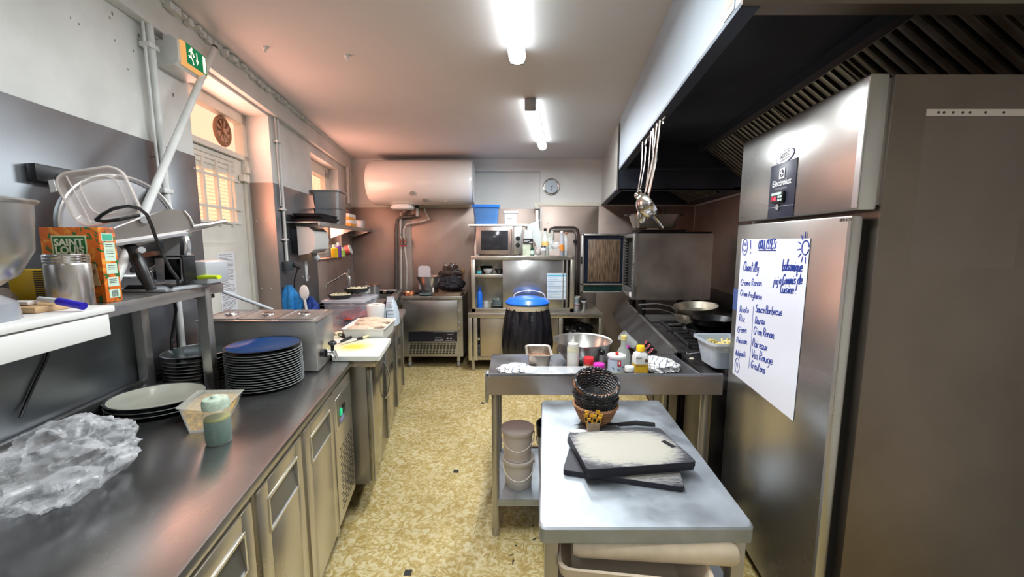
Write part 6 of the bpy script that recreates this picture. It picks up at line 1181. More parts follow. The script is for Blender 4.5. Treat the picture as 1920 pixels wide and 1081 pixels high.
# ---- the stove line along the right wall
st = thing('gas_stove', 'long black gas stove line with red-marked knobs along the right wall', 'stove', RS((1.1, 3.2, 0)))
S0, sy0, sy1, sz = .69, 2.40, 4.52, .812
MB().box(S0 + .01, XR - .012, sy0, sy1, .66, sz - .001, .004).build('hob_top', DSTEEL, st, skew=RS)
MB().box(S0 + .06, XR - .02, sy0 + .01, sy1 - .01, .12, .66).build('body', DSTEEL, st, skew=RS)
MB().box(S0 - .0, S0 + .02, sy0, sy1, sz - .012, sz + .006, .003).build('front_rim', STEEL, st, skew=RS)
pn = MB().hexa([(S0 - .15, sy0, .655), (S0 + .05, sy0, .65), (S0 + .05, sy1, .65), (S0 - .15, sy1, .655)], [(S0 - .005, sy0, .803), (S0 + .04, sy0, .803), (S0 + .04, sy1, .803), (S0 - .005, sy1, .803)]).build('control_panel', DSTEEL, st, skew=RS)
for y in (2.63, 2.73, 2.83):
    c = Vector((S0 - .078, y, .729)); nrm = Vector((-.715, 0, .70))
    kn = MB().cyl(c, c + nrm * .032, .030, .026, n=22).build('knob', BLACK, pn, skew=RS)
    MB().tube([c + nrm * .033 + Vector((nrm.z * .020 * math.sin(a_), .020 * math.cos(a_), .715 * .020 * math.sin(a_))) for a_ in [.4 + 4.6 * k / 14 for k in range(15)]], .0035, 6).build('red_scale', pm('red_mark', (.75, .12, .16), .4), kn, skew=RS)
for y0, y1 in ((sy0 + .03, 3.05), (3.08, 3.75), (3.78, sy1 - .03)):
    d = MB().box(S0 + .035, S0 + .058, y0, y1, .16, .64, .004).build('oven_door', DSTEEL, st, skew=RS); MB().cyl((S0 + .015, y0 + .06, .60), (S0 + .015, y1 - .06, .60), .011).build('handle', STEEL, d, skew=RS)
for y in (sy0 + .08, sy1 - .08):
    for x in (S0 + .1, XR - .1): MB().cyl((x, y, 0), (x, y, .12), .025).build('foot', STEEL, st, skew=RS)
IRON = pm('cast_iron', (.03, .03, .032), .5, .3, bump=.2)
for (x, y) in ((S0 + .28, 2.65), (S0 + .28, 3.05), (S0 + .72, 2.65), (S0 + .72, 3.05)):
    mb = MB(); 
    for a_, b2 in ((-.17, 0), (.17, 0), (0, -.17), (0, .17)):
        if a_: mb.box(x + a_ - .008, x + a_ + .008, y - .18, y + .18, sz + .012, sz + .03, .003).box(x + a_ * .25 if a_ > 0 else x + a_, x + a_ if a_ > 0 else x + a_ * .25, y - .006, y + .006, sz + .014, sz + .032, .002)
        else: mb.box(x - .18, x + .18, y + b2 - .008, y + b2 + .008, sz + .012, sz + .03, .003).box(x - .006, x + .006, y + b2 * .25 if b2 > 0 else y + b2, y + b2 if b2 > 0 else y + b2 * .25, sz + .014, sz + .032, .002)
    for a_, b2 in ((-.17, -.17), (.17, -.17), (-.17, .17), (.17, .17)): mb.box(x + a_ - .008, x + a_ + .008, y + b2 - .008, y + b2 + .008, sz, sz + .014)
    mb.build('pan_support', IRON, st, skew=RS)
    MB().lathe([(.001, 0), (.055, 0), (.055, .008), (.04, .012), (.038, .018), (.001, .02)], (x, y, sz), 24).build('burner', pm('burner_grey', (.10, .10, .10), .5, .6), st, skew=RS)
MB().box(S0 + .04, XR - .05, 3.27, 3.56, sz, sz + .016, .004).box(S0 + .16, S0 + .36, 3.30, 3.5, sz + .016, sz + .019, .003).build('griddle_plate', steel('griddle', (.25, .25, .25), .3, .5), st, skew=RS)
MB().box(XR - .03, XR - .013, sy0, sy1, sz, sz + .16, .003).build('rear_splash', DSTEEL, st, skew=RS)
# near black worktop module beside the fridge
nb = thing('black_hob_module', 'low black hob module between the fridge and the pass table', 'hob', RS((1.2, 2.18, 0)))
MB().box(.735, XR - .012, 1.935, 2.385, .74, .795, .004).build('top', DSTEEL, nb, skew=RS); MB().box(.76, XR - .02, 1.945, 2.38, .12, .74).build('body', DSTEEL, nb, skew=RS)
for x in (.8, XR - .1):
    for y in (1.98, 2.34): MB().cyl((x, y, 0), (x, y, .12), .02).build('foot', STEEL, nb, skew=RS)
mb = MB(); 
for y in (2.02, 2.10, 2.18, 2.26): mb.box(.86, 1.2, y - .006, y + .006, .805, .822, .002)
for x in (.86, 1.03, 1.2): mb.box(x - .006, x + .006, 2.0, 2.28, .7955, .822, .002)
mb.build('pan_support', IRON, nb, skew=RS)
for (px, py, lb) in ((1272, 657, 'small silver burner cap on the stove, near the black pan'), (1300, 668, 'small food scrap on the stove edge')): pass
# pans on the stove
SP = steel('worn_pan_steel', (.52, .49, .40), .28, .45, (4, 4, 4), .4, 10)
zt3 = sz + .034
c = aZ(1296, 600, zt3); c = Vector((c.x, 3.12, zt3)); c.x = aY(1296, 596, 3.12).x
pan('lower steel saute pan on the stove in front of the oven', c, .125, .075, SP, None, (-1, .12, 0), .26, STEEL, hz=.05)
c2 = Vector((aY(1305, 570, 3.13).x, 3.13, zt3 + .079))
t = pan('larger steel saute pan stacked tilted upon the other one', (0, 0, 0), .165, .055, SP, None, (-1, .1, 0), .28, STEEL, hz=.06)
t.location = c2; t.rotation_euler = (.05, -.10, 0)
BP = pm('black_pan', (.025, .025, .027), .28, .5)
c = Vector((aY(1330, 620, 2.72).x, 2.70, zt3)); pan('wide black frying pan on the stove beside the fridge', c, .165, .05, BP, None, (-1, -.35, 0), .22, BLACK, hz=.02)
c = Vector((aY(1352, 640, 2.45).x + .06, 2.55, zt3 + .056)); pan('second black frying pan resting on the wide one, half behind the fridge', (c.x + .05, c.y + .25, c.z), .15, .045, BP)
for (px, py, w_, lb) in ((1290, 652, .07, 'silver kitchen tongs end on the stove grid left of the clear tub'),):
    a_ = aZ(1288, 662, zt3 + .004); tag(MB().tube([a_, a_ + Vector((.05, .0, .004)), a_ + Vector((.12, .04, .004))], [.010, .012, .008], 8, flat=.5).build('tongs', CHROME), lb, 'tongs')
tag(MB().ball(aZ(1297, 672, sz + .008), .012, 8, 1.3, 1, .6).build('food_scrap', pm('pale_scrap', (.7, .66, .55), .5)), 'pale food scrap on the black stove edge', 'scrap')
tag(MB().lathe([(.001, 0), (.05, 0), (.05, .010), (.001, .012)], (aZ(1265, 617, sz).x, aZ(1265, 617, sz).y, zt3), 20, 1, .6).build('spoon_rest', pm('satin_steel', (.45, .45, .45), .3, 1)), 'small oval steel spoon rest on the stove grid', 'spoon rest')
# clear tub with butter curls
c = Vector((1.165, 2.12, .8225)); t = thing('clear_tub', 'milky plastic tub with yellow pasta next to the fridge door', 'tub', c)
MB().loft([rrect(c.x, c.y, .17, .17, c.z, .03), rrect(c.x, c.y, .215, .215, c.z + .125, .03), rrect(c.x, c.y, .25, .25, c.z + .13, .04), rrect(c.x, c.y, .25, .25, c.z + .143, .04), rrect(c.x, c.y, .21, .21, c.z + .14, .03), rrect(c.x, c.y, .165, .165, c.z + .004, .03)]).build('tub', film('tub_bluish', (.68, .76, .86), .62, .08), t)
mb = MB()
for k in range(60):
    a_, b2 = random.uniform(-.07, .07), random.uniform(-.07, .07); p_ = Vector((c.x + a_, c.y + b2, c.z + .09 + random.uniform(0, .03))); d = Vector((random.uniform(-1, 1), random.uniform(-1, 1), random.uniform(-.3, .3))).normalized() * .02; mb.tube([p_ - d, p_ + Vector((0, 0, .006)), p_ + d], .006, 6)
o = mb.build('pasta', pm('butter_yellow', (.80, .68, .28), .5), t); o['kind'] = 'stuff'
MB().loft([rrect(c.x, c.y, .155, .155, c.z + .005, .03), rrect(c.x, c.y, .185, .185, c.z + .09, .03)]).build('filling', pm('pale_filling', (.62, .60, .48), .6, var=.25, vs=40), t)
# ---- combi oven
ov_ = thing('combi_oven', 'steel combi oven with its glass door swung open, on the stove line', 'oven', RS((1.1, 3.9, .95)))
ox0, ox1, oy0, oy1, oz0, oz1 = .60, 1.33, 3.60, 4.28, .958, 1.562
MB().box(ox0 + .05, ox1, oy0, oy0 + .012, oz0, oz1).box(ox0 + .05, ox1, oy1 - .02, oy1, oz0, oz1).box(ox0 + .051, ox1 - .021, oy0 + .013, oy1 - .021, oz1 - .02, oz1 - .001).box(ox0 + .051, ox1 - .021, oy0 + .013, oy1 - .021, oz0 + .001, oz0 + .03).box(ox1 - .02, ox1 - .001, oy0 + .013, oy1 - .021, oz0 + .001, oz1 - .001).box(ox1 - .075, ox1 - .07, oy0 - .002, oy0, oz0 + .01, oz1 - .01).build('casing', OVEN, ov_, skew=RS)
MB().box(ox0 + .01, ox0 + .049, oy0, oy0 + .02, oz0, oz1, .002).box(ox0 + .01, ox0 + .049, oy1 - .03, oy1, oz0, oz1).box(ox0 + .011, ox0 + .048, oy0 + .021, oy1 - .031, oz1 - .035, oz1 - .001).box(ox0 + .011, ox0 + .048, oy0 + .021, oy1 - .031, oz0 + .001, oz0 + .07).build('front_frame', STEEL, ov_, skew=RS)
MB().box(ox0 + .06, ox0 + .065, oy0 + .015, oy1 - .02, oz0 + .03, oz1 - .02).build('dark_cavity', VOID, ov_, skew=RS)
RG = pm('rack_grey', (.25, .24, .22), .4, .8)
for ya_, yb2, yr in ((oy0 + .02, oy0 + .08, oy0 + .075), (oy1 - .09, oy1 - .03, oy1 - .092)):
    mb = MB()
    for k in range(16): z = oz0 + .09 + k * .029; mb.box(ox0 + .012, ox0 + .055, ya_, yb2, z, z + .009)
    mb.box(ox0 + .01, ox0 + .018, yr, yr + .007, oz0 + .07, oz1 - .035); mb.build('rack_guide', RG, ov_, skew=RS)
MB().box(ox0 + .005, ox0 + .012, oy0 + .04, oy0 + .12, oz0 + .02, oz0 + .055).build('oven_label', PAPER, ov_, skew=RS)
MB().box(ox0 + .0, ox0 + .02, oy0 - .008, oy0 + .03, 1.28, 1.30, .003).build('latch', CHROME, ov_, skew=RS)
for x in (ox0 + .12, ox1 - .1):
    for y in (oy0 + .08, oy1 - .08): MB().cyl((x, y, sz + .0), (x, y, oz0), .035, n=18).build('foot', BLACK, ov_, skew=RS)
dy = oy1 - .012; a, b_ = aY(1090, 438, dy), aY(1173, 548, dy)
od = MB().box(a.x, a.x + .03, dy - .03, dy + .02, b_.z, a.z, .003).box(b_.x - .035, b_.x, dy - .03, dy + .02, b_.z, a.z, .003).box(a.x, b_.x, dy - .03, dy + .02, a.z - .02, a.z, .003).box(a.x, b_.x, dy - .03, dy + .02, b_.z + .085, b_.z + .10, .002).box(a.x, b_.x, dy - .03, dy + .02, b_.z, b_.z + .015, .002).build('open_door', STEEL, ov_)
def grime():
    m, nt, b = newmat('greasy_oven_glass'); L = nt.links.new; tc = N(nt, 'ShaderNodeTexCoord'); mp = N(nt, 'ShaderNodeMapping'); mp.inputs['Scale'].default_value = (30, 30, 3); L(tc.outputs['Object'], mp.inputs[0])
    n = N(nt, 'ShaderNodeTexNoise'); n.inputs['Scale'].default_value = 3; n.inputs['Detail'].default_value = 6; L(mp.outputs[0], n.inputs['Vector']); r = ramp(nt, [(.35, (.05, .035, .025)), (.7, (.24, .16, .10))]); L(n.outputs[0], r.inputs[0]); L(r.outputs[0], b.inputs['Base Color']); b.inputs['Roughness'].default_value = .35; return m
MB().box(a.x + .03, b_.x - .035, dy - .012, dy + .01, b_.z + .10, a.z - .02).build('glass', pm('dark_blue_glass', (.01, .015, .03), .15), od)
MB().box(a.x + .075, b_.x - .075, dy - .014, dy - .011, b_.z + .12, a.z - .06, .002).build('inner_glass', grime(), od)
MB().box(a.x + .03, b_.x - .035, dy - .012, dy + .01, b_.z + .015, b_.z + .085).build('lower_panel', pm('dark_green_black', (.005, .03, .025), .3), od)
MB().box(a.x - .008, a.x + .01, dy - .04, dy + .0, 1.25, 1.33, .003).build('door_catch', BLACK, od)
# things on the oven
oz = oz1 + .0005
for i, (dz, w_, x0) in enumerate(((0, .70, ox0 + .03), (.019, .44, ox0 + .06))):
    mb = MB(); mb.loft([rrect(x0 + w_ / 2, oy0 + .26, w_ - .02, .46, oz + dz, .02), rrect(x0 + w_ / 2, oy0 + .26, w_, .50, oz + dz + .015, .02), rrect(x0 + w_ / 2, oy0 + .26, w_ - .02, .48, oz + dz + .017, .02), rrect(x0 + w_ / 2, oy0 + .26, w_ - .04, .45, oz + dz + .004, .02)])
    tag(mb.build('oven_tray', [BLACKM, pm('brown_tray', (.12, .08, .06), .4, .7)][i], skew=RS), ('wide black tray lying directly on the oven', 'narrower brown tray lying on the wide black one on the oven')[i], 'tray')
t = thing('roasting_pan', 'deep steel roasting pan with side handles on top of the oven', 'pan', RS((.85, 3.85, oz + .04)))
zr = oz + .055; rx = (.64 + 1.03) / 2
MB().loft([rrect(rx, 3.86, .36, .26, zr, .05), rrect(rx, 3.86, .44, .34, zr + .125, .05), rrect(rx, 3.86, .47, .37, zr + .128, .05), rrect(rx, 3.86, .43, .33, zr + .125, .05), rrect(rx, 3.86, .35, .25, zr + .005, .05)]).build('pan_body', steel('roasting_steel', (.42, .37, .32), .25, .4, (1, 1, 6), .3, 6), t, skew=RS)
mb = MB(); 
for x_, s_ in ((rx - .235, -1), (rx + .235, 1)): mb.tube([(x_, 3.78, zr + .12), (x_ + s_ * .03, 3.78, zr + .125), (x_ + s_ * .035, 3.86, zr + .125), (x_ + s_ * .03, 3.94, zr + .125), (x_, 3.94, zr + .12)], .006)
mb.build('handle', DSTEEL, t, skew=RS)
tag(MB().box(rx - .08, rx + .03, 3.74, 3.82, oz + .037, oz + .052, .004).build('small_block', pm('buff_block', (.5, .4, .3), .5), skew=RS), 'small buff block propping the roasting pan', 'block')
# ---- ladles hanging from the hood
LD = pm('ladle_steel', (.62, .60, .58), .16, 1)
def hang(name, label, top, bot, r, y, kind, grp=None, hr=.0045):
    A_, B_ = aY(*top, y), aY(*bot, y); A_.z = min(A_.z, 2.10); t = thing(name, label, name, A_)
    MB().tube([A_ + Vector((.012, 0, .0)), A_ + Vector((.01, 0, .018)), A_ + Vector((-.004, 0, .016)), A_ + Vector((-.004, 0, 0)), A_.lerp(B_, .5) + Vector((.006, 0, 0)), B_], hr, 8).build('handle', LD, t)
    if kind == 'ladle':
        M = Matrix.Translation(B_ + Vector((.0, 0, -r * .9))) @ Matrix.Rotation(math.radians(r * 0 + (55 if r > .05 else 80)), 4, 'Y') @ Matrix.Rotation(PI, 4, 'X')
        mb = MB(); mb.begin(); mb.lathe([(r * math.sin(a_), r * .9 * math.cos(a_)) for a_ in [PI * .5 * k / 8 + .01 for k in range(9)]] + [(r * .97 * math.sin(a_), r * .86 * math.cos(a_)) for a_ in [PI * .5 * (8 - k) / 8 + .01 for k in range(9)]], (0, 0, 0), 26).tr(M); mb.build('bowl', LD, t)
    elif kind == 'spoon':
        MB().ball(B_ + Vector((.0, 0, -r)), r, 16, .7, .35, 1.2).build('bowl', LD, t)
    elif kind == 'tongs':
        MB().tube([B_, B_ + Vector((.02, 0, -.035)), B_ + Vector((.07, 0, -.09)), B_ + Vector((.09, 0, -.115))], [.008, .016, .018, .014], 8, flat=.5).build('blade', LD, t)
    return t
hang('ladle', 'small ladle with a round bowl, leftmost of the hanging tools', (1206, 272), (1196, 360), .022, 2.38, 'ladle')
hang('ladle', 'small ladle with a kinked handle, second from the left of the hanging tools', (1213, 264), (1201, 352), .022, 2.40, 'ladle')
hang('ladle', 'large ladle with a wide shining bowl turned towards the fridge', (1226, 248), (1218, 360), .072, 2.12, 'ladle', hr=.006)
hang('skimmer', 'narrow serving spoon hanging behind the large ladle', (1222, 252), (1206, 385), .045, 2.22, 'spoon')
hang('kitchen_tongs', 'steel tongs hanging lowest under the large ladle', (1232, 240), (1213, 385), .03, 2.10, 'tongs', hr=.006)
hang('turner', 'long flat handled turner, right of the hanging tools', (1239, 232), (1216, 362), .03, 2.04, 'none', hr=.0075)
hang('turner', 'long thin handled turner between the large ladle and the flat one', (1233, 238), (1210, 360), .03, 2.07, 'none', hr=.005)
tag(MB().box(xf + .02, xf + .03, 1.98, 2.45, 2.085, 2.098, .002).build('utensil_rail', STEEL, skew=RS), 'thin steel rail under the hood lip carrying the ladles', 'rail')
# ---- the pass table
pt = thing('pass_table', 'steel work table with a raised rim crowded with bottles and jars', 'table', (.44, 2.1, 0))
PT = .80; px0, px1, py0, py1 = -.125, 1.01, 1.822, 2.385
mb = MB(); mb.box(px0, px1 - .02, py0 + .0, py1, PT - .004, PT, .001).box(px0 + .0, px1 - .0, py1 - .004, py1, PT - .05, PT).box(px0, px1, py0, py0 + .014, .762, .868, .003).box(px0 - .004, px0 + .012, py0, py0 + .06, .725, .868, .002).box(px1 - .022, px1 - .014, py0 + .01, py1, PT, PT + .004)
mb.build('tabletop', steel('pass_top', (.42, .43, .46), .16, .32, (8, 8, 1), .35, 5, scratch=.05), pt)
MB().box(px0 + .001, px1, py0 - .0015, py0, .765, .855).build('rim_face', steel('rim_face', (.50, .44, .42), .25, .36, (14, 1, 1), .25, 5), pt)
for x, y in ((-.082, 1.868), (-.082, 2.34), (.95, 1.868), (.95, 2.34)): MB().cyl((x, y, .03), (x, y, .762), .019, n=18).cyl((x, y, 0), (x, y, .03), .022).build('leg', STEELV, pt)
MB().box(-.075, .945, 1.86, 2.35, .185, .20, .003).box(-.08, .95, 1.852, 1.86, .165, .20).build('lower_shelf', TOPL, pt)
tag(MB().box(.0, .9, 2.42, 2.44, .0, .17, .003).build('dark_panel', pm('dark_brown', (.12, .07, .05), .5)), 'dark brown panel on the floor behind the pass table shelf', 'board')  # thin upright panel in plain dark brown
# buckets under it
BK = pm('white_bucket', (.74, .69, .64), .4)
def bucket(label, c, r, hh, m, cat='bucket', lid=True, name='bucket', handle=True):
    t = thing(name, label, cat, c); MB().lathe([(.001, 0), (r * .84, 0), (r * .97, hh - .012), (r * 1.03, hh - .012), (r * 1.03, hh), (r * .95, hh), (r * .82, .005), (.001, .005)], c, 32).build('body', m, t)
    if lid: MB().lathe([(r * 1.05, hh - .006), (r * 1.06, hh + .006), (r * .95, hh + .004), (.001, hh + .003)], c, 32, cap=(1, 1)).build('lid', m, t)
    if handle: MB().tube([(c[0] + r * 1.05 * math.cos(a_), c[1] - r * 1.06 * abs(math.sin(a_)) - .004, c[2] + hh - .015 - .07 * abs(math.sin(a_))) for a_ in [PI * k / 12 for k in range(13)]], .003, 6).build('handle', m, t)
    return t
bucket('lower white bucket on the pass table shelf under another one', (.035, 1.99, .201), .082, .148, BK)
bucket('upper white bucket stacked under the pass table, with a lid', (.030, 1.99, .357), .084, .155, pm('white_bucket2', (.72, .64, .60), .3))
t = bucket('dark bucket beside the two white ones under the pass table', (.235, 2.02, .201), .10, .27, pm('white_grey_bucket', (.45, .45, .44), .5), lid=False)
tag(MB().lathe([(.098, 0), (.104, .0), (.106, .05), (.098, .052), (.09, .0)], (.235, 2.02, .472), 30).build('black_basin', BLACK), 'black basin nested in the grey bucket', 'basin')
# ---- items on the pass table
z0 = PT + .0005
c = Vector((.150, 2.175, z0)); t = thing('gastro_pan', 'small deep steel pan holding a brown food on the pass table', 'pan', c)
MB().loft([rrect(c.x, c.y, .105, .17, z0, .025), rrect(c.x, c.y, .125, .20, z0 + .080, .025), rrect(c.x, c.y, .148, .23, z0 + .082, .03), rrect(c.x, c.y, .148, .23, z0 + .085, .03), rrect(c.x, c.y, .120, .195, z0 + .082, .025), rrect(c.x, c.y, .10, .165, z0 + .004, .025)]).build('pan_body', steel('gn_steel', (.58, .50, .42), .2, .32), t)
MB().loft([rrect(c.x, c.y, .10, .165, z0 + .005, .025), rrect(c.x, c.y, .108, .175, z0 + .040, .025)]).build('contents', pm('brownish_food', (.42, .18, .10), .5, var=.5, vs=50, bump=.5), t)
c = Vector((.41, 2.245, z0)); t = thing('mixing_bowl', 'wide steel mixing bowl behind the squeeze bottle', 'bowl', c)
MB().lathe([(.001, 0), (.085, 0), (.10, .01), (.15, .07), (.163, .125), (.170, .128), (.160, .124), (.146, .07), (.096, .014), (.001, .006)], c, 44).build('bowl', STEEL, t)
bottle('squeeze_bottle', 'tall translucent squeeze bottle of pale sauce with a pointed nozzle', Vector((.325, 2.045, z0)), (
    ('sauce', [(.001, .002), (.031, .002), (.031, .115), (.001, .116)], pm('pale_sauce', (.70, .68, .62), .4)), ('oil_layer', [(.0312, .1165), (.0312, .128), (.001, .1285)], pm('yellow_oil', (.68, .62, .25), .3)),
    ('body', [(.001, 0), (.032, 0), (.033, .004), (.033, .135), (.029, .148)], film('bottle_milky', (.8, .8, .76), .4, .08)), ('nozzle_cap', [(.028, .146), (.028, .158), (.012, .163), (.010, .172), (.006, .178), (.003, .198), (.001, .199)], film('cap_milky', (.78, .78, .72), .7))), 28)
def jar(label, c, r, hh, capc, caph, body, lab=None, name='spice_jar'):
    parts = [('body', [(.001, 0), (r, 0), (r, hh - .008), (r * .9, hh)], body), ('lid', [(r * .98, hh - .004), (r * 1.02, hh), (r * 1.02, hh + caph - .003), (r * .95, hh + caph), (.001, hh + caph)], capc)]
    if lab: parts.append(('label', [(r * 1.01, hh * .15), (r * 1.01, hh * .8)], lab))
    return bottle(name, label, c, parts, 26)
jar('spice jar with a red lid on the pass table', Vector((.405, 2.02, z0)), .0275, .062, REDP, .027, pm('spice_brown', (.35, .10, .05), .4), pm('beige_red_label', (.75, .55, .48), .5, var=.4, vs=60))
jar('spice jar with a magenta lid in front of the red one', Vector((.445, 1.955, z0)), .0285, .052, PINKP, .024, pm('spice_pink', (.5, .3, .28), .4), pm('pink_white_label', (.75, .6, .62), .5, var=.3, vs=60))
bottle('pepper_mill', 'slim dark pepper mill behind the red and magenta jars', Vector((.492, 2.10, z0)), (('body', [(.001, 0), (.016, 0), (.014, .08), (.001, .08)], pm('mill_grey', (.25, .23, .22), .3)), ('knob', [(.010, .08), (.016, .09), (.016, .10), (.008, .108), (.001, .108)], BLACK)), 20)
cc = Vector((.548, 2.01, z0))
t = bottle('salt_canister', 'round pale blue canister with a white lid and red mark', cc, (('body', [(.001, 0), (.044, 0), (.044, .094)], pm('pale_blue_card', (.55, .66, .78), .4)), ('lower_band', [(.0445, .0), (.0445, .026)], pm('cream_band', (.70, .66, .45), .5)), ('lid', [(.047, .092), (.048, .096), (.048, .106), (.044, .108), (.001, .106)], WHITE)), 34)
RL = pm('label_red', (.62, .02, .02), .4); rl = MB().box(cc.x - .006, cc.x + .012, cc.y - .0458, cc.y - .043, z0 + .058, z0 + .088).build('red_label', RL, t); MB().box(cc.x - .0, cc.x + .005, cc.y - .0464, cc.y - .0455, z0 + .066, z0 + .082).build('white_mark', PAPER, rl)
for p0_, p1_ in (((cc.x - .03, cc.y - .034, z0 + .05), (cc.x - .022, cc.y - .040, z0 + .043)), ((cc.x - .006, cc.y - .0452, z0 + .045), (cc.x + .004, cc.y - .0452, z0 + .037)), ((cc.x + .022, cc.y - .040, z0 + .05), (cc.x + .032, cc.y - .034, z0 + .055))): MB().tube([p0_, p1_], .0016, 5).build('printed_stroke', INKD, t)
MB().box(cc.x - .008, cc.x + .006, cc.y - .02, cc.y + .0, z0 + .106, z0 + .122, .003).build('pull_tab', RL, t)
jar('small dark bottle with a white cap between the canister and the yellow bottle', Vector((.592, 1.925, z0)), .0235, .05, WHITE, .022, BLACK, pm('black_white_label', (.10, .10, .11), .4), 'small_bottle')
cs = Vector((.664, 1.985, z0)); t = thing('syrup_bottle', 'squared bottle with a yellow cap half full of amber liquid', 'bottle', cs)
MB().loft([rrect(cs.x, cs.y, .074, .055, z0 + .001, .012), rrect(cs.x, cs.y, .076, .057, z0 + .02, .012), rrect(cs.x, cs.y, .076, .057, z0 + .07, .012), rrect(cs.x, cs.y, .076, .057, z0 + .071, .012)]).build('amber_part', pm('amber', (.78, .45, .03), .25, coat=.4), t)
MB().loft([rrect(cs.x, cs.y, .076, .057, z0 + .0715, .012), rrect(cs.x, cs.y, .076, .057, z0 + .10, .012), rrect(cs.x, cs.y, .064, .05, z0 + .122, .012), rrect(cs.x, cs.y, .034, .034, z0 + .133, .016), rrect(cs.x, cs.y, .032, .032, z0 + .138, .015)]).build('clear_part', pm('whitish_bottle', (.74, .74, .70), .3, coat=.3), t)
MB().lathe([(.019, .134), (.0215, .136), (.0215, .158), (.019, .162), (.001, .162)], cs, 26, cap=(1, 1)).build('cap', YELP, t)
mb = MB(); 
for k, (w_, z) in enumerate(((.03, .108), (.036, .099), (.03, .090))):
    for j in range(6): mb.box(cs.x - .03 + j * .0052, cs.x - .0268 + j * .0052, cs.y - .0294 if z < .1 else cs.y - .0292, cs.y - .028, z0 + z - .006 * (z > .1), z0 + z - .0015 + .0)
mb.box(cs.x - .033, cs.x + .02, cs.y - .0296, cs.y - .028, z0 + .062, z0 + .0645).box(cs.x - .033, cs.x + .02, cs.y - .0296, cs.y - .028, z0 + .025, z0 + .0265); mb.cyl((cs.x + .022, cs.y - .0298, z0 + .09), (cs.x + .022, cs.y - .028, z0 + .09), .0085, n=16)
mb.build('print', pm('brown_print2', (.12, .07, .05), .5), t)
bottle('oil_bottle', 'clear glass bottle with a yellow cap standing behind the yellow-capped one', Vector((.618, 2.13, z0)), (('glass', [(.001, 0), (.036, 0), (.037, .08), (.030, .10), (.016, .122), (.014, .155), (.016, .157)], film('glass_bottle', (.65, .72, .68), .38, .05)), ('cap', [(.0165, .155), (.0165, .178), (.001, .178)], pm('pale_yellow_cap', (.72, .60, .22), .4))), 26)
t = thing('tipped_glass', 'clear faceted glass with pink tint lying tilted by the stove front', 'glass', Vector((.70, 2.33, z0)))
M = Matrix.Translation((.705, 2.34, z0 + .10)) @ Matrix.Rotation(math.radians(-52), 4, 'Y'); mb = MB(); mb.begin(); mb.lathe([(.001, -.05), (.026, -.05), (.034, .05), (.031, .05), (.024, -.045), (.001, -.045)], (0, 0, 0), 12).tr(M); mb.build('glass', film('facet_glass', (.75, .78, .78), .35, .05), t); MB().ball((.695, 2.31, z0 + .065), .012, 10).build('pink_drop', PINKP, t)
# clear container lids flat at the rim, towels
t = thing('plastic_cover', 'flat clear plastic cover with molded ribs behind the table rim', 'plastic cover', Vector((.22, 1.93, z0)))
MB().loft([rrect(.235, 1.935, .33, .11, z0 + .018, .01), rrect(.235, 1.935, .34, .12, z0 + .048, .01), rrect(.235, 1.935, .32, .10, z0 + .048, .01)]).build('panel', film('lid_clear', (.8, .84, .86), .45, .1), t)
mb = MB()
for a_ in (.10, .19, .2, .30): mb.box(a_, a_ + .006, 1.89, 1.98, z0 + .048, z0 + .052, .001)
mb.build('ribs', film('ribs_clear', (.9, .92, .94), .6, .1), t)
def towelmat():
    m, nt, b = newmat('striped_towel'); L = nt.links.new; tc = N(nt, 'ShaderNodeTexCoord'); mp = N(nt, 'ShaderNodeMapping'); mp.inputs['Rotation'].default_value = (.3, .4, .6); L(tc.outputs['Object'], mp.inputs[0]); w = N(nt, 'ShaderNodeTexWave'); w.inputs['Scale'].default_value = 13; w.inputs['Distortion'].default_value = 6; w.inputs['Detail'].default_value = 2; L(mp.outputs[0], w.inputs[0])
    r = ramp(nt, [(.0, (.10, .13, .22)), (.10, (.72, .72, .70)), (.9, (.78, .77, .74))]); L(w.outputs[0], r.inputs[0]); L(r.outputs[0], b.inputs['Base Color']); b.inputs['Roughness'].default_value = .9; return m
TW = towelmat()
bag('kitchen_towel', 'crumpled white striped towel at the left end of the pass table', 'towel', (.025, 2.05, z0), .085, .06, .018, TW, 1.7, 60, .3)
bag('kitchen_towel', 'crumpled white striped towel right of the yellow-capped bottle', 'towel', (.80, 2.10, z0), .10, .10, .026, TW, 6.6, 60, .3)
# ---- small table in front
sm = thing('small_table', 'small steel table with worn top carrying cutting boards and bread baskets', 'table', (.37, 1.37, 0))
TZ = .75; tl0, tr0, tl1, tr1 = .070, .645, .140, .700
yN, yR = .955, 1.795
def taper(v): t_ = (v[1] - yN) / (yR - yN); return Vector((v[0] * ((tr1 - tl1) * t_ + (tr0 - tl0) * (1 - t_)) + tl0 + (tl1 - tl0) * t_, v[1], v[2]))
ring = lambda z, e: [taper(((v[0]), v[1], z)) for v in [(p_[0], p_[1], 0) for p_ in []]]
def tring(z, ins=0, r=.022):
    out = []
    for p_ in rrect(.5, (yN + yR) / 2, 1 - ins * 2 / .57, yR - yN - ins * 2, z, .03, 5): out.append(taper(p_))
    return out
mb = MB(); mb.loft([tring(TZ - .044), tring(TZ - .006), tring(TZ - .001, .004), tring(TZ, .009)]); mb.build('tabletop', TOPL, sm)
mb = MB()
for x, y in ((.03, yN + .035), (.97, yN + .035), (.97, yR - .035), (.03, yR - .035)):
    p_ = taper((x + (.03 if x < .5 else -.03), y, 0)); MB().box(p_.x - .018, p_.x + .018, y - .018, y + .018, .0, TZ - .044, .003).build('leg', STEELV, sm)
mb.loft([tring(.50, .02), tring(.515, .02)]); mb.build('lower_shelf', TOPL, sm)
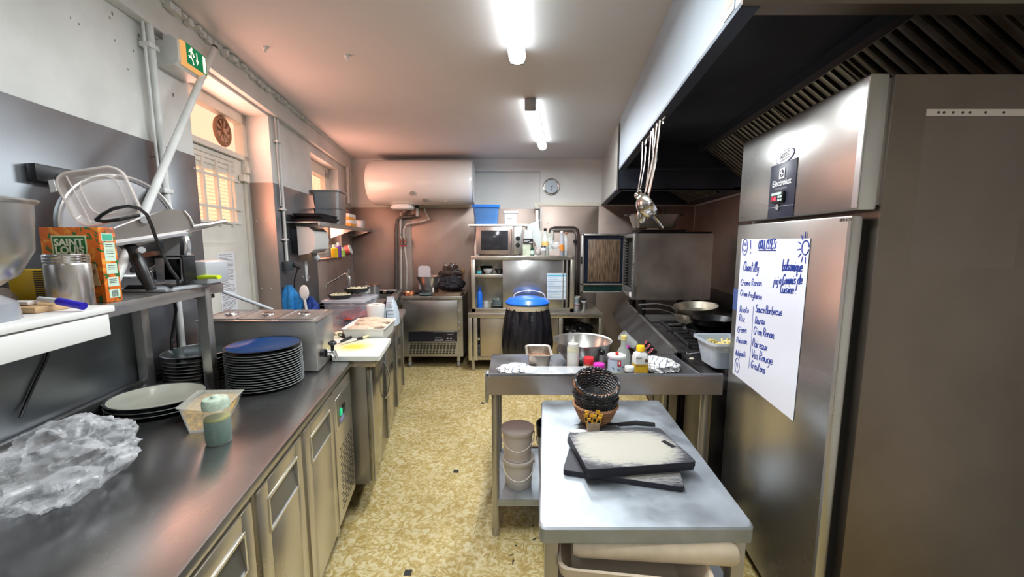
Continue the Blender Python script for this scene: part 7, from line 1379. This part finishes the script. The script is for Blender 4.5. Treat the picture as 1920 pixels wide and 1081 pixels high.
# cutting boards
def wornmat(n, cx, cy, rx, ry, rot, amt):
    m, nt, b = newmat(n); L = nt.links.new; tc = N(nt, 'ShaderNodeTexCoord'); mp = N(nt, 'ShaderNodeMapping'); mp.inputs['Location'].default_value = (-cx, -cy, 0); mp.inputs['Rotation'].default_value = (0, 0, rot); L(tc.outputs['Object'], mp.inputs[0])
    sx = N(nt, 'ShaderNodeSeparateXYZ'); L(mp.outputs[0], sx.inputs[0])
    def ax(o, r): a1 = N(nt, 'ShaderNodeMath', operation='ABSOLUTE'); L(o, a1.inputs[0]); d = N(nt, 'ShaderNodeMath', operation='DIVIDE'); d.inputs[1].default_value = r; L(a1.outputs[0], d.inputs[0]); p_ = N(nt, 'ShaderNodeMath', operation='POWER'); p_.inputs[1].default_value = 3; L(d.outputs[0], p_.inputs[0]); return p_
    a1, a2 = ax(sx.outputs[0], rx), ax(sx.outputs[1], ry); ad = N(nt, 'ShaderNodeMath', operation='ADD'); L(a1.outputs[0], ad.inputs[0]); L(a2.outputs[0], ad.inputs[1])
    n1 = N(nt, 'ShaderNodeTexNoise'); n1.inputs['Scale'].default_value = 60; n1.inputs['Detail'].default_value = 8; n1.inputs['Roughness'].default_value = .8; n1.inputs['Distortion'].default_value = 1.5; m3 = N(nt, 'ShaderNodeMapping'); m3.inputs['Rotation'].default_value = (0, 0, .7); m3.inputs['Scale'].default_value = (.35, 2.2, 1); L(tc.outputs['Object'], m3.inputs[0]); L(m3.outputs[0], n1.inputs['Vector'])
    mm = N(nt, 'ShaderNodeMath', operation='MULTIPLY_ADD'); L(n1.outputs[0], mm.inputs[0]); mm.inputs[1].default_value = 3.2; mm.inputs[2].default_value = -1.6 + amt; su = N(nt, 'ShaderNodeMath', operation='SUBTRACT'); L(mm.outputs[0], su.inputs[0]); L(ad.outputs[0], su.inputs[1])
    r = ramp(nt, [(.0, (.035, .035, .045)), (.25, (.15, .15, .17)), (.7, (.40, .39, .34)), (1, (.45, .43, .37))]); L(su.outputs[0], r.inputs[0]); L(r.outputs[0], b.inputs['Base Color']); b.inputs['Roughness'].default_value = .6; return m
BE = pm('board_edge', (.02, .02, .03), .5)
def board(label, corners, z, th, m, slot=None, z0_=None):
    q_ = [aZ(px, py, z) for px, py in corners]; ctr_ = sum(q_, Vector()) / 4; out = []
    for i in range(4):
        a_, b2, p_ = q_[i - 1], q_[(i + 1) % 4], q_[i]; da, db = (a_ - p_).normalized() * .014, (b2 - p_).normalized() * .014
        for t_ in (0, .33, .66, 1): out.append((p_ + da).lerp(p_, t_).lerp(p_.lerp(p_ + db, t_), t_))
    o = MB(); o.loft([[p_ - Vector((0, 0, th)) for p_ in out], [p_ - Vector((0, 0, .001)) for p_ in out]], cap=(1, 0)).mat(1); ins = [p_ + (ctr_ - p_) * .006 for p_ in out]; o.mat(0).loft([[p_ - Vector((0, 0, .001)) for p_ in out], ins], cap=(0, 0)).mat(1).loft([ins, [p_ + Vector((0, 0, .00005)) for p_ in ins]], cap=(0, 1))
    if slot: o.mat(2); s0, s1 = aZ(*slot[0], z), aZ(*slot[1], z); o.tube([s0 + Vector((0, 0, .0006)), s1 + Vector((0, 0, .0006))], .0095, 14, flat=.06); 
    ob = o.build('cutting_board', [BE, m, pm('slot_dark', (.006, .006, .008), .9)]); tag(ob, label, 'cutting board', 'black cutting boards on the small table'); return ob
board('black cutting board turned askew at the bottom of the three', [(1068, 838), (1268, 860), (1284, 913), (1055, 880)], .768, .017, wornmat('worn_low', .06, -.03, .20, .10, 0, .55))
board('black cutting board in the middle, right under the palest one', [(1062, 818), (1238, 810), (1305, 871), (1103, 888)], .786, .0165, wornmat('worn_mid', 0, 0, .2, .12, 0, .5))
board('black cutting board with a large pale worn centre, topmost', [(1064, 811), (1237, 801), (1307, 865), (1101, 880)], .804, .0165, wornmat('worn_top', -.01, 0, .172, .112, 0, 1.35), ((1243, 826), (1264, 838)))
A_, B_ = aZ(1162, 802, .765), aZ(1231, 800, .765)
t = thing('chef_knife', 'knife with a black handle lying behind the cutting boards', 'knife', A_)
MB().tube([A_ + Vector((.0, .03, 0)), A_.lerp(B_, .5) + Vector((0, .035, .002)), B_ + Vector((0, .02, 0))], [.009, .013, .011], 12, flat=.7).build('handle', BLACK, t); MB().prism([A_ + Vector((0, .022, .0)), A_ + Vector((0, .042, 0)), A_ + Vector((-.12, .045, 0)), A_ + Vector((-.18, .022, 0))], (0, 0, .002)).build('blade', DSTEEL, t)
tag(MB().ball(aZ(1084, 808, .756), .03, 14, 1.2, .5, .2).build('white_spatula', WHITE), 'small white rounded scraper peeking out behind the boards', 'scraper')
# bread baskets
def basket(label, c, r0, r1, hh, col, tilt, n=26):
    o = thing('bread_basket', label, 'basket', c, 0, 'stacked woven bread baskets'); mb = MB(); ns = 16
    for k in range(ns):
        t_ = k / (ns - 1); r_ = r0 + (r1 - r0) * t_ ** .75; z = .004 + hh * t_; ph = (k % 2) * PI
        mb.tube([((r_ + .0028 * math.sin(n * .5 * a_ * 1 + ph)) * math.cos(a_), (r_ + .0028 * math.sin(n * .5 * a_ + ph)) * math.sin(a_), z) for a_ in [2 * PI * j / 78 for j in range(78)]], hh / ns * .62, 5, closed=True)
    for j in range(n):
        a_ = 2 * PI * j / n; mb.tube([(r_ * math.cos(a_), r_ * math.sin(a_), z) for r_, z in [(r0 * .15, .003), (r0, .004)] + [(r0 + (r1 - r0) * (q_ / 4) ** .75, .004 + hh * q_ / 4) for q_ in range(1, 5)]], .0022, 4)
    for k in range(7): r_ = r0 * (.16 + .13 * k); mb.tube([(r_ * math.cos(a_), r_ * math.sin(a_), .004 + .0015 * math.sin(8 * a_ + k * PI)) for a_ in [2 * PI * j / 30 for j in range(30)]], .0032, 4, closed=True)
    mb.build('weave', col, o, local=True)
    mb = MB(); 
    for ph in (0, PI): mb.tube([((r1 + .003 * math.cos(20 * a_ + ph)) * math.cos(a_), (r1 + .003 * math.cos(20 * a_ + ph)) * math.sin(a_), .004 + hh + .003 * math.sin(20 * a_ + ph)) for a_ in [2 * PI * j / 120 for j in range(120)]], .0042, 5, closed=True)
    mb.build('rim', col, o, local=True)
    o.rotation_euler = tilt; return o
BB = pm('black_wicker', (.03, .03, .033), .35); OB = pm('orange_wicker', (.52, .22, .09), .5); TB_ = pm('tan_wicker', (.50, .26, .13), .5, var=.2)
bc_ = Vector((.345, 1.565, .752))
for i, (dz, m, lb, tl) in enumerate(((0, TB_, 'tan woven basket at the bottom of the basket stack', (0, 0, 0)), (.034, BB, 'black woven basket just above the tan bottom one', (.02, .02, 0)), (.050, BB, 'black woven basket in the middle of the stack', (.05, -.02, 0)), (.066, BB, 'black woven basket under the orange one', (.10, .0, 0)), (.088, OB, 'orange woven basket directly under the tilted black one', (.20, .02, 0)), (.105, BB, 'black woven basket tilted open on top of the stack', (.36, .03, 0)))):
    basket(lb, bc_ + Vector((0, dz * .12, dz)), .052, .088, .072, m, tl)
t = thing('stick_cup', 'small clear cup of yellow sugar sticks before the bread baskets', 'cup', (.310, 1.435, .7515)); c = Vector((.312, 1.445, .7515))
MB().loft([rrect(c.x, c.y, .044, .044, c.z, .008), rrect(c.x, c.y, .05, .05, c.z + .062, .008), rrect(c.x, c.y, .046, .046, c.z + .062, .008), rrect(c.x, c.y, .040, .040, c.z + .003, .008)]).build('cup', film('cup_clear', (.7, .65, .55), .35, .08), t)
SK = pm('stick_yellow', (.72, .38, .04), .45); 
for i in range(8):
    a_ = 2 * PI * i / 8; b0_ = c + Vector((.010 * math.cos(a_), .010 * math.sin(a_), .004)); u = Vector((.24 * math.cos(a_), .18 * math.sin(a_), 1)).normalized(); s_ = thing('sugar_stick', 'yellow printed sugar stick in the clear cup, %s' % ('rightmost', 'back right', 'rearmost in the middle', 'back left', 'leftmost', 'front left', 'frontmost in the middle', 'front right')[i], 'sugar stick', b0_, 0, 'sugar sticks in the clear cup')
    e = u.cross(Vector((0, 1, 0))).normalized() * .007; f_ = Vector((0, .0022, 0)); l_ = .085 + .01 * math.sin(i * 2.3); MB().hexa([b0_ - e - f_, b0_ + e - f_, b0_ + e + f_, b0_ - e + f_], [b0_ - e - f_ + u * l_, b0_ + e - f_ + u * l_, b0_ + e + f_ + u * l_, b0_ - e + f_ + u * l_]).build('paper', SK, s_)
    p0_, p1_ = b0_ + u * l_ * .68, b0_ + u * l_ * .84; f2 = f_ * 1.15; MB().hexa([p0_ - e * .8 - f2, p0_ + e * .8 - f2, p0_ + e * .8 + f2, p0_ - e * .8 + f2], [p1_ - e * .8 - f2, p1_ + e * .8 - f2, p1_ + e * .8 + f2, p1_ - e * .8 + f2]).build('print', BLACK, s_)
# beige tub and roll on the lower shelf
TBG = pm('beige_tub', (.66, .55, .42), .45)
q_ = [Vector((.135, .945, 0)), Vector((.50, .90, 0)), Vector((.54, 1.25, 0)), Vector((.175, 1.29, 0))]
def tq(z, o): m_ = sum(q_, Vector()) / 4; return [Vector((*(p_ + (p_ - m_) * o).xy, z)) for p_ in q_]
def rq(z, o, r=.035):
    c4_ = tq(z, o); out = []
    for i in range(4):
        p_ = c4_[i]; da, db = (c4_[i - 1] - p_).normalized() * r, (c4_[(i + 1) % 4] - p_).normalized() * r
        for t_ in (0, .25, .5, .75, 1): out.append((p_ + da).lerp(p_, t_).lerp(p_.lerp(p_ + db, t_), t_))
    return out
t = thing('beige_tub', 'shallow beige plastic tub on the shelf below the small table', 'tub', (.33, 1.1, .516))
MB().loft([rq(.516, -.14), rq(.62, 0), rq(.622, .06), rq(.65, .08), rq(.65, .03), rq(.622, -.03), rq(.522, -.16)]).build('tub', TBG, t)
a_, b2 = Vector((.165, .985, .672)), Vector((.60, .955, .678))
tag(MB().tube([a_, a_.lerp(b2, .04), a_.lerp(b2, .5), a_.lerp(b2, .95), a_.lerp(b2, .985), b2], [.020, .026, .029, .031, .024, .008], 24).build('beige_roll', pm('beige_roll', (.70, .58, .42), .55, var=.15, vs=20)), 'thick beige cylinder lying across the beige tub', 'roll')
